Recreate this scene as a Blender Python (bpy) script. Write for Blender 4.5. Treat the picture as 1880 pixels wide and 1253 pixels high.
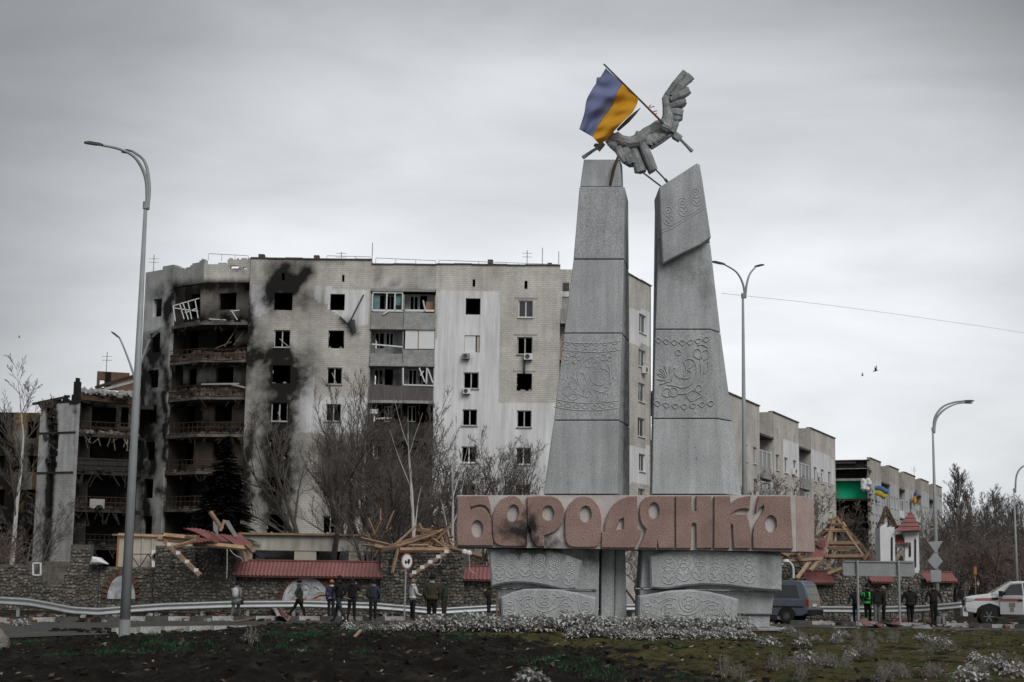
import bpy, math, random
import numpy as np
from mathutils import Vector, Matrix, noise as mnoise
from mathutils.geometry import tessellate_polygon
random.seed(7); rng = np.random.default_rng(7)
for o in list(bpy.data.objects): bpy.data.objects.remove(o)
S = bpy.context.scene; C = S.collection
R_ = math.radians
# ------------------------------------------------------------------ camera
CAMZ = 1.7; FPX = 2900.0; PITCH = math.atan(441.5/2900.0); ROLL = R_(0.8)
cam_d = bpy.data.cameras.new('Camera'); cam = bpy.data.objects.new('camera', cam_d); C.objects.link(cam)
cam_d.sensor_width = 36; cam_d.lens = FPX/1880*36; cam_d.clip_end = 3000; cam_d.clip_start = .2
CR = Matrix.Rotation(math.pi/2+PITCH, 3, 'X') @ Matrix.Rotation(ROLL, 3, 'Z')
cam.matrix_world = Matrix.Translation((0, 0, CAMZ)) @ CR.to_4x4()
cam_d.dof.use_dof = True; cam_d.dof.focus_distance = 47.5; cam_d.dof.aperture_fstop = 2.0
S.camera = cam
# ------------------------------------------------------------------ world: overcast sky
SUN_EL, SUN_AZ = R_(42), R_(30)          # azimuth from +Y towards +X; the light comes from behind the camera
w = bpy.data.worlds.new('World'); S.world = w; w.use_nodes = True
nt = w.node_tree; N = nt.nodes; L = nt.links; N.clear()
def nd(tree, t, **k):
    n = tree.nodes.new(t)
    for a, v in k.items():
        if a.startswith('i_'): n.inputs[a[2:].replace('_', ' ')].default_value = v
        else: setattr(n, a, v)
    return n
tc = nd(nt, 'ShaderNodeTexCoord')
sky = nd(nt, 'ShaderNodeTexSky', sky_type='NISHITA', sun_disc=False, sun_elevation=SUN_EL, sun_rotation=(math.pi-SUN_AZ) % (2*math.pi), air_density=1.0, dust_density=4.0)
mp = nd(nt, 'ShaderNodeMapping'); mp.inputs['Scale'].default_value = (1.0, 1.0, 3.6); mp.inputs['Rotation'].default_value = (0, R_(-9), R_(20))
L.new(tc.outputs['Generated'], mp.inputs['Vector'])
nz = nd(nt, 'ShaderNodeTexNoise'); nz.inputs['Scale'].default_value = 3.4; nz.inputs['Detail'].default_value = 7; nz.inputs['Roughness'].default_value = .52; nz.inputs['Distortion'].default_value = .35
L.new(mp.outputs[0], nz.inputs['Vector'])
sp = nd(nt, 'ShaderNodeSeparateXYZ'); L.new(tc.outputs['Generated'], sp.inputs[0])
elev = nd(nt, 'ShaderNodeMapRange', interpolation_type='SMOOTHSTEP'); elev.inputs['From Min'].default_value = 0.05; elev.inputs['From Max'].default_value = .46
elev.inputs['To Min'].default_value = .56; elev.inputs['To Max'].default_value = .28; L.new(sp.outputs['Z'], elev.inputs['Value'])
dirv = Vector((math.sin(R_(2.5))*math.cos(R_(9)), math.cos(R_(2.5))*math.cos(R_(9)), math.sin(R_(9))))
dt = nd(nt, 'ShaderNodeVectorMath', operation='DOT_PRODUCT'); dt.inputs[1].default_value = dirv; L.new(tc.outputs['Generated'], dt.inputs[0])
lobe = nd(nt, 'ShaderNodeMapRange', interpolation_type='SMOOTHSTEP'); lobe.inputs['From Min'].default_value = math.cos(R_(23)); lobe.inputs['From Max'].default_value = math.cos(R_(2))
lobe.inputs['To Min'].default_value = .62; lobe.inputs['To Max'].default_value = 1.34; L.new(dt.outputs['Value'], lobe.inputs['Value'])
cl = nd(nt, 'ShaderNodeMapRange'); cl.inputs['From Min'].default_value = .3; cl.inputs['From Max'].default_value = .7; cl.inputs['To Min'].default_value = .8; cl.inputs['To Max'].default_value = 1.2
L.new(nz.outputs['Fac'], cl.inputs['Value'])
m1 = nd(nt, 'ShaderNodeMath', operation='MULTIPLY'); L.new(elev.outputs[0], m1.inputs[0]); L.new(lobe.outputs[0], m1.inputs[1])
m2 = nd(nt, 'ShaderNodeMath', operation='MULTIPLY'); L.new(m1.outputs[0], m2.inputs[0]); L.new(cl.outputs[0], m2.inputs[1])
m3 = nd(nt, 'ShaderNodeMath', operation='MULTIPLY'); L.new(m2.outputs[0], m3.inputs[0]); m3.inputs[1].default_value = 10.0
tint = nd(nt, 'ShaderNodeMix', data_type='RGBA', blend_type='MULTIPLY'); tint.inputs[0].default_value = 1; tint.inputs['B'].default_value = (.965, .995, 1.03, 1)
L.new(m3.outputs[0], tint.inputs['A'])
mixs = nd(nt, 'ShaderNodeMix', data_type='RGBA'); mixs.inputs[0].default_value = .96; L.new(sky.outputs[0], mixs.inputs['A']); L.new(tint.outputs['Result'], mixs.inputs['B'])
bg = nd(nt, 'ShaderNodeBackground'); bg.inputs['Strength'].default_value = .1; L.new(mixs.outputs['Result'], bg.inputs['Color'])
wo = nd(nt, 'ShaderNodeOutputWorld'); L.new(bg.outputs[0], wo.inputs[0])
# ------------------------------------------------------------------ sun behind thick cloud
sd = bpy.data.lights.new('Sun', 'SUN'); sd.energy = 1.5; sd.angle = R_(38); sd.color = (1, .985, .96)
so = bpy.data.objects.new('sun', sd); C.objects.link(so)
sdir = Vector((math.sin(SUN_AZ)*math.cos(SUN_EL), -math.cos(SUN_AZ)*math.cos(SUN_EL), math.sin(SUN_EL)))
so.rotation_euler = sdir.to_track_quat('Z', 'Y').to_euler(); so.location = (-40, -30, 60)
S.view_settings.view_transform = 'Standard'; S.view_settings.look = 'None'; S.view_settings.gamma = 1; S.view_settings.exposure = 0.45
S.view_settings.use_curve_mapping = False
S.render.engine = 'CYCLES'; S.cycles.max_bounces = 5; S.cycles.diffuse_bounces = 3; S.cycles.glossy_bounces = 2; S.cycles.transparent_max_bounces = 6
# ------------------------------------------------------------------ pixel rays (only directions; depth comes from what a thing stands on)
def ray(px, py): return CR @ Vector(((px-940)/FPX, -(py-626.5)/FPX, -1))
def P(px, py, Y):
    d = ray(px, py); t = Y/d.y; return Vector((d.x*t, Y, CAMZ+d.z*t))
def G(px, py, z=0.0):
    d = ray(px, py); t = (z-CAMZ)/d.z; return Vector((d.x*t, d.y*t, z))
def COL(px, Y, z=0.0):
    a = P(px, 600, Y); b = P(px, 1000, Y); k = (z-a.z)/(b.z-a.z); return a.lerp(b, k)
CRT = np.array(CR.transposed())
def proj(pts):
    q = (np.asarray(pts, float)-np.array([0, 0, CAMZ])) @ CRT.T
    return np.stack([940+FPX*q[:, 0]/-q[:, 2], 626.5-FPX*q[:, 1]/-q[:, 2]], 1)
# ------------------------------------------------------------------ mesh helpers
class MB:
    def __init__(s): s.v = []; s.f = []; s.m = []; s.cur = 0
    def add(s, vs, fs):
        b = len(s.v); s.v += [tuple(v) for v in vs]
        for f in fs: s.f.append(tuple(b+i for i in f)); s.m.append(s.cur)
    def box(s, c, size, M=None, taper=1.0):
        x, y, z = size[0]/2, size[1]/2, size[2]/2; c = Vector(c)
        vs = [Vector((sx*x*(taper if sz > 0 else 1), sy*y*(taper if sz > 0 else 1), sz*z)) for sz in (-1, 1) for sy in (-1, 1) for sx in (-1, 1)]
        if M is not None: vs = [M @ v for v in vs]
        s.add([v+c for v in vs], [(0, 2, 3, 1), (4, 5, 7, 6), (0, 1, 5, 4), (2, 6, 7, 3), (0, 4, 6, 2), (1, 3, 7, 5)])
    def bar(s, a, b, w, h=None, roll=0):
        a = Vector(a); b = Vector(b); h = h or w; d = b-a
        q = d.to_track_quat('Z', 'Y').to_matrix() @ Matrix.Rotation(roll, 3, 'Z')
        s.box((a+b)/2, (w, h, d.length), q)
    def tube(s, pts, rad, n=8, closed=False, caps=True, flat=1.0, up=None):
        pts = [Vector(p) for p in pts]; k = len(pts)
        if not hasattr(rad, '__len__'): rad = [rad]*k
        prev = None; vs = []
        for i, p in enumerate(pts):
            if closed: d = pts[(i+1) % k]-pts[i-1]
            else: d = pts[min(i+1, k-1)]-pts[max(i-1, 0)]
            d.normalize()
            if prev is None:
                a = Vector(up) if up else (Vector((0, 0, 1)) if abs(d.z) < .9 else Vector((0, 1, 0)))
                u = d.cross(a); u.normalize()
            else:
                u = prev-d*prev.dot(d)
                u = u.normalized() if u.length > 1e-6 else prev
            prev = u; v = d.cross(u)
            for j in range(n):
                t = 2*math.pi*j/n; vs.append(p+(u*math.cos(t)+v*math.sin(t)*flat)*rad[i])
        fs = []
        for i in range(k if closed else k-1):
            i2 = (i+1) % k
            for j in range(n): fs.append((i*n+j, i*n+(j+1) % n, i2*n+(j+1) % n, i2*n+j))
        if caps and not closed: fs += [tuple(range(n))[::-1], tuple(range((k-1)*n, k*n))]
        s.add(vs, fs)
    def lathe(s, prof, c, n=16, axis='Z'):
        vs = []; c = Vector(c)
        for r, z in prof:
            for j in range(n):
                t = 2*math.pi*j/n; p = (r*math.cos(t), r*math.sin(t), z)
                if axis == 'Y': p = (p[0], p[2], p[1])
                if axis == 'X': p = (p[2], p[0], p[1])
                vs.append(c+Vector(p))
        k = len(prof); fs = [(i*n+j, i*n+(j+1) % n, (i+1)*n+(j+1) % n, (i+1)*n+j) for i in range(k-1) for j in range(n)]
        fs += [tuple(range(n))[::-1], tuple(range((k-1)*n, k*n))]
        s.add(vs, fs)
    def poly(s, outer, holes=(), y0=0.0, y1=1.0, bevel=0.0, back=True):
        """extrude an (x,z) outline from y0 (front, toward the camera) to y1; bevelled front edge"""
        loops = []
        for i, l in enumerate([outer]+list(holes)):
            l = [Vector((p[0], p[1])) for p in l]
            ar = sum(a.x*b.y-b.x*a.y for a, b in zip(l, l[1:]+l[:1]))
            if (ar > 0) != (i == 0): l = l[::-1]
            loops.append(l)
        def off(l, d):
            out = []; n = len(l)
            for i in range(n):
                e1 = (l[i]-l[i-1]).normalized() if (l[i]-l[i-1]).length > 1e-9 else Vector((1, 0)); e2 = (l[(i+1) % n]-l[i]); e2 = e2.normalized() if e2.length > 1e-9 else e1
                nn = Vector((-(e1.y+e2.y), e1.x+e2.x)); L_ = nn.length
                nn = nn/L_ if L_ > 1e-6 else Vector((-e1.y, e1.x))
                c = max(.4, nn.dot(Vector((-e1.y, e1.x)))); out.append(l[i]+nn*d/c)
            return out
        fr = [off(l, bevel) for l in loops] if bevel else loops
        tri = tessellate_polygon([[Vector((p.x, p.y, 0)) for p in l] for l in fr])
        flat = [p for l in fr for p in l]
        s.add([(p.x, y0, p.y) for p in flat], [t if (flat[t[1]]-flat[t[0]]).cross(flat[t[2]]-flat[t[0]]) > 0 else t[::-1] for t in tri])
        for l, f in zip(loops, fr):
            n = len(l)
            if bevel:
                s.add([(p.x, y0, p.y) for p in f]+[(p.x, y0+bevel, p.y) for p in l], [(i, i+n, (i+1) % n+n, (i+1) % n) for i in range(n)])
            s.add([(p.x, y0+bevel, p.y) for p in l]+[(p.x, y1, p.y) for p in l], [(i, i+n, (i+1) % n+n, (i+1) % n) for i in range(n)])
        if back:
            flat = [p for l in loops for p in l]
            tri = tessellate_polygon([[Vector((p.x, p.y, 0)) for p in l] for l in loops])
            s.add([(p.x, y1, p.y) for p in flat], [t[::-1] if (flat[t[1]]-flat[t[0]]).cross(flat[t[2]]-flat[t[0]]) > 0 else t for t in tri])
    def mesh(s, name, smooth=False):
        me = bpy.data.meshes.new(name); me.from_pydata(s.v, [], s.f)
        if any(s.m): me.polygons.foreach_set('material_index', s.m)
        if smooth: me.polygons.foreach_set('use_smooth', [True]*len(s.f))
        me.update(); return me
def thing(name, label, cat, loc=(0, 0, 0), group=None, rotz=0):
    o = bpy.data.objects.new(name, None); C.objects.link(o); o.location = loc; o.rotation_euler = (0, 0, rotz); o.empty_display_size = .3
    o['label'] = label; o['category'] = cat; o['kind'] = 'thing'
    if group: o['group'] = group
    return o
def link(name, me, mats, parent=None, M=None, label=None, cat=None, group=None, kind=None, local=False):
    o = bpy.data.objects.new(name, me); C.objects.link(o)
    for m in (mats if isinstance(mats, (list, tuple)) else [mats]):
        if len(me.materials) < (len(mats) if isinstance(mats, (list, tuple)) else 1): me.materials.append(m)
    if parent:
        o.parent = parent
        if not local:
            base = Matrix.Identity(4); p = parent
            while p: base = p.matrix_basis @ base; p = p.parent
            o.matrix_basis = base.inverted() @ (M or Matrix.Identity(4))
        elif M: o.matrix_basis = M
    elif M: o.matrix_basis = M
    if label: o['label'] = label
    if cat: o['category'] = cat; o['kind'] = 'thing'
    if group: o['group'] = group
    if kind: o['kind'] = kind
    return o
def obj(name, mb, mats, parent=None, smooth=False, **k): return link(name, mb.mesh(name, smooth), mats, parent, **k)
def copy_tree(o, parent=None):
    c = o.copy(); C.objects.link(c); c.parent = parent
    for ch in o.children: copy_tree(ch, c)
    return c
def np_mesh(name, v, f):
    me = bpy.data.meshes.new(name); me.from_pydata(np.asarray(v).tolist(), [], np.asarray(f).tolist()); me.update(); return me
# value noise for shapes
def vnoise(x, y, seed=0):
    x = np.asarray(x, float); y = np.asarray(y, float); xi = np.floor(x).astype(np.int64); yi = np.floor(y).astype(np.int64); fx = x-xi; fy = y-yi
    fx = fx*fx*(3-2*fx); fy = fy*fy*(3-2*fy)
    def h(a, b):
        n = (a*374761393+b*668265263+seed*1442695041) & 0xffffffff; n = ((n ^ (n >> 13))*1274126177) & 0xffffffff
        return ((n ^ (n >> 16)) & 0xffff)/65535.0
    return (h(xi, yi)*(1-fx)+h(xi+1, yi)*fx)*(1-fy)+(h(xi, yi+1)*(1-fx)+h(xi+1, yi+1)*fx)*fy
def fbm(x, y, seed=0, oct=4):
    s = 0; a = .5; n = 0
    for i in range(oct): s = s+a*vnoise(np.asarray(x)*2**i, np.asarray(y)*2**i, seed+i); n += a; a *= .5
    return s/n
# ------------------------------------------------------------------ materials
def pmat(name, c1, c2=None, scale=4.0, rough=.85, bump=0.0, bscale=60, metal=0.0, spec=.3, soot=(), grain=0.0, gscale=150, stretch=None, c3=None, obj_rand=0.0, trans=None):
    m = bpy.data.materials.new(name); m.use_nodes = True; t = m.node_tree; b = t.nodes['Principled BSDF']; l = t.links
    b.inputs['Roughness'].default_value = rough; b.inputs['Metallic'].default_value = metal; b.inputs['Specular IOR Level'].default_value = spec
    c2 = c2 or tuple(x*.8 for x in c1); co = nd(t, 'ShaderNodeTexCoord'); vec = co.outputs['Object']
    if stretch:
        mpp = nd(t, 'ShaderNodeMapping'); mpp.inputs['Scale'].default_value = stretch; l.new(vec, mpp.inputs[0]); vec = mpp.outputs[0]
    n = nd(t, 'ShaderNodeTexNoise'); n.inputs['Scale'].default_value = scale; n.inputs['Detail'].default_value = 8; n.inputs['Roughness'].default_value = .6; l.new(vec, n.inputs['Vector'])
    r = nd(t, 'ShaderNodeValToRGB'); r.color_ramp.elements[0].position = .32; r.color_ramp.elements[1].position = .68
    r.color_ramp.elements[0].color = (*c1, 1); r.color_ramp.elements[1].color = (*c2, 1)
    if c3: e = r.color_ramp.elements.new(.8); e.color = (*c3, 1)
    l.new(n.outputs['Fac'], r.inputs[0]); col = r.outputs[0]
    if grain:
        g = nd(t, 'ShaderNodeTexNoise'); g.inputs['Scale'].default_value = gscale; g.inputs['Detail'].default_value = 3; l.new(co.outputs['Object'], g.inputs['Vector'])
        mr = nd(t, 'ShaderNodeMapRange'); mr.inputs['From Min'].default_value = .35; mr.inputs['From Max'].default_value = .65; mr.inputs['To Min'].default_value = 1-grain; mr.inputs['To Max'].default_value = 1+grain; l.new(g.outputs['Fac'], mr.inputs['Value'])
        mx = nd(t, 'ShaderNodeMix', data_type='RGBA', blend_type='MULTIPLY'); mx.inputs[0].default_value = 1; l.new(col, mx.inputs['A']); l.new(mr.outputs[0], mx.inputs['B']); col = mx.outputs['Result']
    for (ctr, rad, st) in soot:  # dark patches: burn marks, stains, and shade painted on the left pillar's side
        sb = nd(t, 'ShaderNodeVectorMath', operation='SUBTRACT'); sb.inputs[1].default_value = ctr; l.new(co.outputs['Object'], sb.inputs[0])
        dv = nd(t, 'ShaderNodeVectorMath', operation='DIVIDE'); dv.inputs[1].default_value = rad; l.new(sb.outputs[0], dv.inputs[0])
        ln = nd(t, 'ShaderNodeVectorMath', operation='LENGTH'); l.new(dv.outputs[0], ln.inputs[0])
        na = nd(t, 'ShaderNodeTexNoise'); na.inputs['Scale'].default_value = 5; na.inputs['Detail'].default_value = 6; l.new(co.outputs['Object'], na.inputs['Vector'])
        ad = nd(t, 'ShaderNodeMath', operation='MULTIPLY_ADD'); ad.inputs[1].default_value = 1.6; l.new(na.outputs['Fac'], ad.inputs[0]); l.new(ln.outputs['Value'], ad.inputs[2])
        mr = nd(t, 'ShaderNodeMapRange'); mr.inputs['From Min'].default_value = 1.0; mr.inputs['From Max'].default_value = 1.9; mr.inputs['To Min'].default_value = st; mr.inputs['To Max'].default_value = 0; l.new(ad.outputs[0], mr.inputs['Value'])
        mx = nd(t, 'ShaderNodeMix', data_type='RGBA'); mx.inputs['B'].default_value = (.008, .008, .008, 1); l.new(mr.outputs[0], mx.inputs[0]); l.new(col, mx.inputs['A']); col = mx.outputs['Result']
    if obj_rand:
        oi = nd(t, 'ShaderNodeObjectInfo'); mr = nd(t, 'ShaderNodeMapRange'); mr.inputs['To Min'].default_value = 1-obj_rand; mr.inputs['To Max'].default_value = 1+obj_rand; l.new(oi.outputs['Random'], mr.inputs['Value'])
        mx = nd(t, 'ShaderNodeMix', data_type='RGBA', blend_type='MULTIPLY'); mx.inputs[0].default_value = 1; l.new(col, mx.inputs['A']); l.new(mr.outputs[0], mx.inputs['B']); col = mx.outputs['Result']
    l.new(col, b.inputs['Base Color'])
    if bump:
        n2 = nd(t, 'ShaderNodeTexNoise'); n2.inputs['Scale'].default_value = bscale; n2.inputs['Detail'].default_value = 6; l.new(vec, n2.inputs['Vector'])
        bp = nd(t, 'ShaderNodeBump'); bp.inputs['Strength'].default_value = bump; bp.inputs['Distance'].default_value = .03; l.new(n2.outputs['Fac'], bp.inputs['Height']); l.new(bp.outputs[0], b.inputs['Normal'])
    if trans:
        tr = nd(t, 'ShaderNodeBsdfTranslucent'); l.new(col, tr.inputs['Color']); ms = nd(t, 'ShaderNodeMixShader'); ms.inputs[0].default_value = trans
        l.new(b.outputs[0], ms.inputs[1]); l.new(tr.outputs[0], ms.inputs[2]); l.new(ms.outputs[0], t.nodes['Material Output'].inputs[0])
    return m
def wallmat(name, b1, b2, mortar, plaster=(.52, .53, .54), bw=.32, bh=.15, soot_col=(.0065, .0064, .0062)):
    """brick courses, plaster zones (mask G), soot (mask R) and burnt reddish brick (mask B), all from a per-vertex stain map"""
    m = bpy.data.materials.new(name); m.use_nodes = True; t = m.node_tree; b = t.nodes['Principled BSDF']; l = t.links
    b.inputs['Roughness'].default_value = .92; b.inputs['Specular IOR Level'].default_value = .15
    co = nd(t, 'ShaderNodeTexCoord'); se = nd(t, 'ShaderNodeSeparateXYZ'); l.new(co.outputs['Object'], se.inputs[0])
    cb = nd(t, 'ShaderNodeCombineXYZ'); ad = nd(t, 'ShaderNodeMath', operation='ADD'); l.new(se.outputs['X'], ad.inputs[0]); l.new(se.outputs['Y'], ad.inputs[1]); l.new(ad.outputs[0], cb.inputs[0]); l.new(se.outputs['Z'], cb.inputs[1])
    br = nd(t, 'ShaderNodeTexBrick'); br.inputs['Scale'].default_value = 1; br.inputs['Brick Width'].default_value = bw; br.inputs['Row Height'].default_value = bh; br.inputs['Mortar Size'].default_value = .012
    br.inputs['Color1'].default_value = (*b1, 1); br.inputs['Color2'].default_value = (*b2, 1); br.inputs['Mortar'].default_value = (*mortar, 1); br.inputs['Bias'].default_value = -.1; l.new(cb.outputs[0], br.inputs['Vector'])
    at = nd(t, 'ShaderNodeAttribute', attribute_name='mask'); sm = nd(t, 'ShaderNodeSeparateColor'); l.new(at.outputs['Color'], sm.inputs[0])
    def noise(sc, det=8, stretch=None):
        n = nd(t, 'ShaderNodeTexNoise'); n.inputs['Scale'].default_value = sc; n.inputs['Detail'].default_value = det; n.inputs['Roughness'].default_value = .62
        if stretch:
            mm = nd(t, 'ShaderNodeMapping'); mm.inputs['Scale'].default_value = stretch; l.new(co.outputs['Object'], mm.inputs[0]); l.new(mm.outputs[0], n.inputs['Vector'])
        else: l.new(co.outputs['Object'], n.inputs['Vector'])
        return n.outputs['Fac']
    def mix(fac, a, bb, mode='MIX'):
        x = nd(t, 'ShaderNodeMix', data_type='RGBA', blend_type=mode)
        if isinstance(fac, float): x.inputs[0].default_value = fac
        else: l.new(fac, x.inputs[0])
        for s_, v in (('A', a), ('B', bb)):
            if isinstance(v, tuple): x.inputs[s_].default_value = (*v, 1)
            else: l.new(v, x.inputs[s_])
        return x.outputs['Result']
    def maprange(v, a, bb, c=0.0, d=1.0):
        x = nd(t, 'ShaderNodeMapRange'); x.inputs['From Min'].default_value = a; x.inputs['From Max'].default_value = bb; x.inputs['To Min'].default_value = c; x.inputs['To Max'].default_value = d; l.new(v, x.inputs['Value']); return x.outputs[0]
    def math2(op, a, bb, c=None):
        x = nd(t, 'ShaderNodeMath', operation=op)
        for i, v in enumerate((a, bb, c)):
            if v is None: continue
            if isinstance(v, (int, float)): x.inputs[i].default_value = v
            else: l.new(v, x.inputs[i])
        return x.outputs[0]
    big = noise(.35); streak = noise(1.0, 6, (2.2, 2.2, .18)); fine = noise(9)
    brick = mix(1.0, br.outputs['Color'], maprange(big, .3, .7, .72, 1.22), 'MULTIPLY')
    brick = mix(sm.outputs['Blue'], brick, mix(noise(3), (.30, .17, .11), (.16, .12, .10)))
    pl = mix(1.0, mix(noise(1.3), plaster, tuple(x*.86 for x in plaster)), maprange(streak, .25, .75, .80, 1.1), 'MULTIPLY')
    pfac = maprange(math2('ADD', sm.outputs['Green'], maprange(fine, .25, .75, -.22, .22)), .42, .56)
    col = mix(pfac, brick, pl)
    col = mix(1.0, col, maprange(streak, .3, .75, .84, 1.08), 'MULTIPLY')
    sf = math2('ADD', sm.outputs['Red'], math2('MULTIPLY', maprange(noise(1.6), .25, .75, -.38, .38), math2('MULTIPLY', sm.outputs['Red'], maprange(sm.outputs['Red'], .6, 1.0, 1.0, .35))))
    col = mix(maprange(sf, .03, .84, 0.0, .985), col, mix(fine, soot_col, tuple(x*2.4 for x in soot_col)))
    pit = maprange(noise(5.0, 2), .70, .74); col = mix(math2('MULTIPLY', pit, maprange(sm.outputs['Green'], .0, 1.0, .55, .35)), col, (.07, .068, .065))
    l.new(col, b.inputs['Base Color'])
    bp = nd(t, 'ShaderNodeBump'); bp.inputs['Strength'].default_value = .55; bp.inputs['Distance'].default_value = .02
    hh = math2('SUBTRACT', math2('MULTIPLY', fine, .5), math2('MULTIPLY', br.outputs['Fac'], math2('SUBTRACT', 1.0, pfac))); l.new(hh, bp.inputs['Height']); l.new(bp.outputs[0], b.inputs['Normal'])
    return m
MT = {}
MT['granite'] = pmat('grey_granite', (.32, .335, .345), (.40, .415, .425), 1.1, .75, .25, 45, grain=.30, gscale=38, obj_rand=.07, soot=[(tuple(P(975, 1012, 47.3)), (1.15, 3, .42), .8), (tuple(P(1085, 1022, 47.3)), (.55, 3, .4), .6), (tuple(P(1255, 492, 47.3)), (.75, 3, .55), .4), (tuple(P(1410, 1030, 47.3)), (.4, 3, .9), .4), (tuple(P(1151, 560, 48.4)), (.17, 1.05, 5.5), .62), (tuple(P(1150, 800, 48.4)), (.26, 1.05, 3), .5), (tuple(P(1300, 520, 47.3)), (.3, 3, .9), .35)])  # tall narrow blobs: shade on left pillar's side painted in, with its streaky stain
def streaks(m, lo=.80, hi=1.1, sc=(2.6, 2.6, .22)):
    t = m.node_tree; b = t.nodes['Principled BSDF']; src = b.inputs['Base Color'].links[0].from_socket; co = nd(t, 'ShaderNodeTexCoord'); mp_ = nd(t, 'ShaderNodeMapping'); mp_.inputs['Scale'].default_value = sc; t.links.new(co.outputs['Object'], mp_.inputs[0])
    n = nd(t, 'ShaderNodeTexNoise'); n.inputs['Scale'].default_value = 1.3; n.inputs['Detail'].default_value = 9; n.inputs['Roughness'].default_value = .68; t.links.new(mp_.outputs[0], n.inputs['Vector'])
    r = nd(t, 'ShaderNodeMapRange'); r.inputs['From Min'].default_value = .34; r.inputs['From Max'].default_value = .62; r.inputs['To Min'].default_value = lo; r.inputs['To Max'].default_value = hi; t.links.new(n.outputs['Fac'], r.inputs['Value'])
    x = nd(t, 'ShaderNodeMix', data_type='RGBA', blend_type='MULTIPLY'); x.inputs[0].default_value = 1; t.links.new(src, x.inputs['A']); t.links.new(r.outputs[0], x.inputs['B'])
    p = nd(t, 'ShaderNodeTexNoise'); p.inputs['Scale'].default_value = 6; p.inputs['Detail'].default_value = 2; t.links.new(co.outputs['Object'], p.inputs['Vector']); pr = nd(t, 'ShaderNodeMapRange'); pr.inputs['From Min'].default_value = .71; pr.inputs['From Max'].default_value = .75; pr.inputs['To Max'].default_value = .6; t.links.new(p.outputs['Fac'], pr.inputs['Value'])
    y = nd(t, 'ShaderNodeMix', data_type='RGBA'); y.inputs['B'].default_value = (.09, .09, .09, 1); t.links.new(pr.outputs[0], y.inputs[0]); t.links.new(x.outputs['Result'], y.inputs['A']); t.links.new(y.outputs['Result'], b.inputs['Base Color'])
streaks(MT['granite'])
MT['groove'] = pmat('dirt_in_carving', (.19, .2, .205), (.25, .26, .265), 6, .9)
MT['ridge'] = pmat('carved_granite_ridge', (.42, .43, .44), (.50, .51, .52), 3, .8, grain=.2, gscale=50)
MT['redgranite'] = pmat('red_granite', (.22, .142, .122), (.31, .21, .184), 1.5, .6, .3, 40, grain=.42, gscale=34, soot=[(tuple(P(950, 975, 47)), (.75, 2, .38), .95), (tuple(P(972, 968, 47)), (.36, 2, .6), 1.0), (tuple(P(975, 1003, 47)), (.45, 2, .35), .9)])
MT['paleg'] = pmat('polished_pale_granite', (.40, .37, .362), (.52, .485, .478), 2.0, .55, .1, 40, grain=.12, gscale=40, soot=[(tuple(P(972, 970, 47)), (.4, 2, .6), 1.0), (tuple(P(1010, 1000, 47)), (.5, 2, .35), .8)])
MT['palered'] = pmat('pale_red_granite', (.33, .24, .22), (.42, .32, .30), 2.5, .5, .1, 40, grain=.2, gscale=36)
MT['steel'] = pmat('galvanised_steel', (.34, .36, .37), (.42, .44, .45), 3, .5, metal=.55, spec=.4)
MT['pole'] = pmat('grey_painted_steel', (.24, .255, .26), (.30, .315, .32), 2, .5, spec=.4)
MT['darkmetal'] = pmat('dark_metal', (.05, .052, .055), (.08, .082, .085), 5, .55, metal=.3)
MT['aluminium'] = pmat('weathered_aluminium', (.22, .23, .232), (.28, .29, .292), 2.5, .58, metal=.2, bump=.1, bscale=9, spec=.4)
MT['wood'] = pmat('fresh_timber', (.20, .125, .08), (.33, .225, .15), 3, .85, stretch=(1, 1, 1), grain=.2, gscale=30, obj_rand=.35)
MT['oldwood'] = pmat('scorched_timber', (.06, .042, .032), (.12, .08, .055), 3, .9, obj_rand=.4)
MT['rooftile'] = pmat('red_metal_tile', (.17, .066, .062), (.23, .092, .088), 1.2, .55, spec=.35, grain=.15, gscale=14)
MT['rust'] = pmat('rusty_edge', (.10, .04, .03), (.05, .03, .025), 3, .8)
MT['stone'] = pmat('rubble_stone', (.10, .096, .088), (.19, .182, .168), 2.2, .95, .5, 25, grain=.35, gscale=9)
_t = MT['stone'].node_tree; _b = _t.nodes['Principled BSDF']; _src = _b.inputs['Base Color'].links[0].from_socket
_g = nd(_t, 'ShaderNodeNewGeometry'); _r = nd(_t, 'ShaderNodeValToRGB'); _e = _r.color_ramp.elements; _e[0].color = (.55, .54, .53, 1); _e[1].color = (1.6, 1.5, 1.38, 1); _n = _e.new(.6); _n.color = (1.0, .95, .88, 1)
_t.links.new(_g.outputs['Random Per Island'], _r.inputs[0]); _x = nd(_t, 'ShaderNodeMix', data_type='RGBA', blend_type='MULTIPLY'); _x.inputs[0].default_value = 1; _t.links.new(_src, _x.inputs['A']); _t.links.new(_r.outputs[0], _x.inputs['B']); _t.links.new(_x.outputs['Result'], _b.inputs['Base Color'])
MT['mortar'] = pmat('dark_mortar', (.085, .082, .077), (.12, .115, .107), 4, .95)
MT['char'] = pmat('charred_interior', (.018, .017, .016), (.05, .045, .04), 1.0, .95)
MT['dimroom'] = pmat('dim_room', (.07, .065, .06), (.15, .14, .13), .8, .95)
MT['white'] = pmat('white_frame', (.62, .63, .64), (.72, .73, .74), 2, .5)
MT['whitewash'] = pmat('white_painted_wall', (.60, .61, .62), (.70, .71, .72), .8, .9)
MT['board'] = pmat('white_board', (.66, .67, .68), (.72, .73, .74), 1, .8)
MT['glass'] = pmat('dark_window_glass', (.02, .022, .024), (.035, .037, .04), 1, .08, spec=.9)
MT['concrete'] = pmat('weathered_concrete', (.24, .24, .235), (.36, .36, .35), 1.4, .95, .3, 14, grain=.15, gscale=8)
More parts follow.
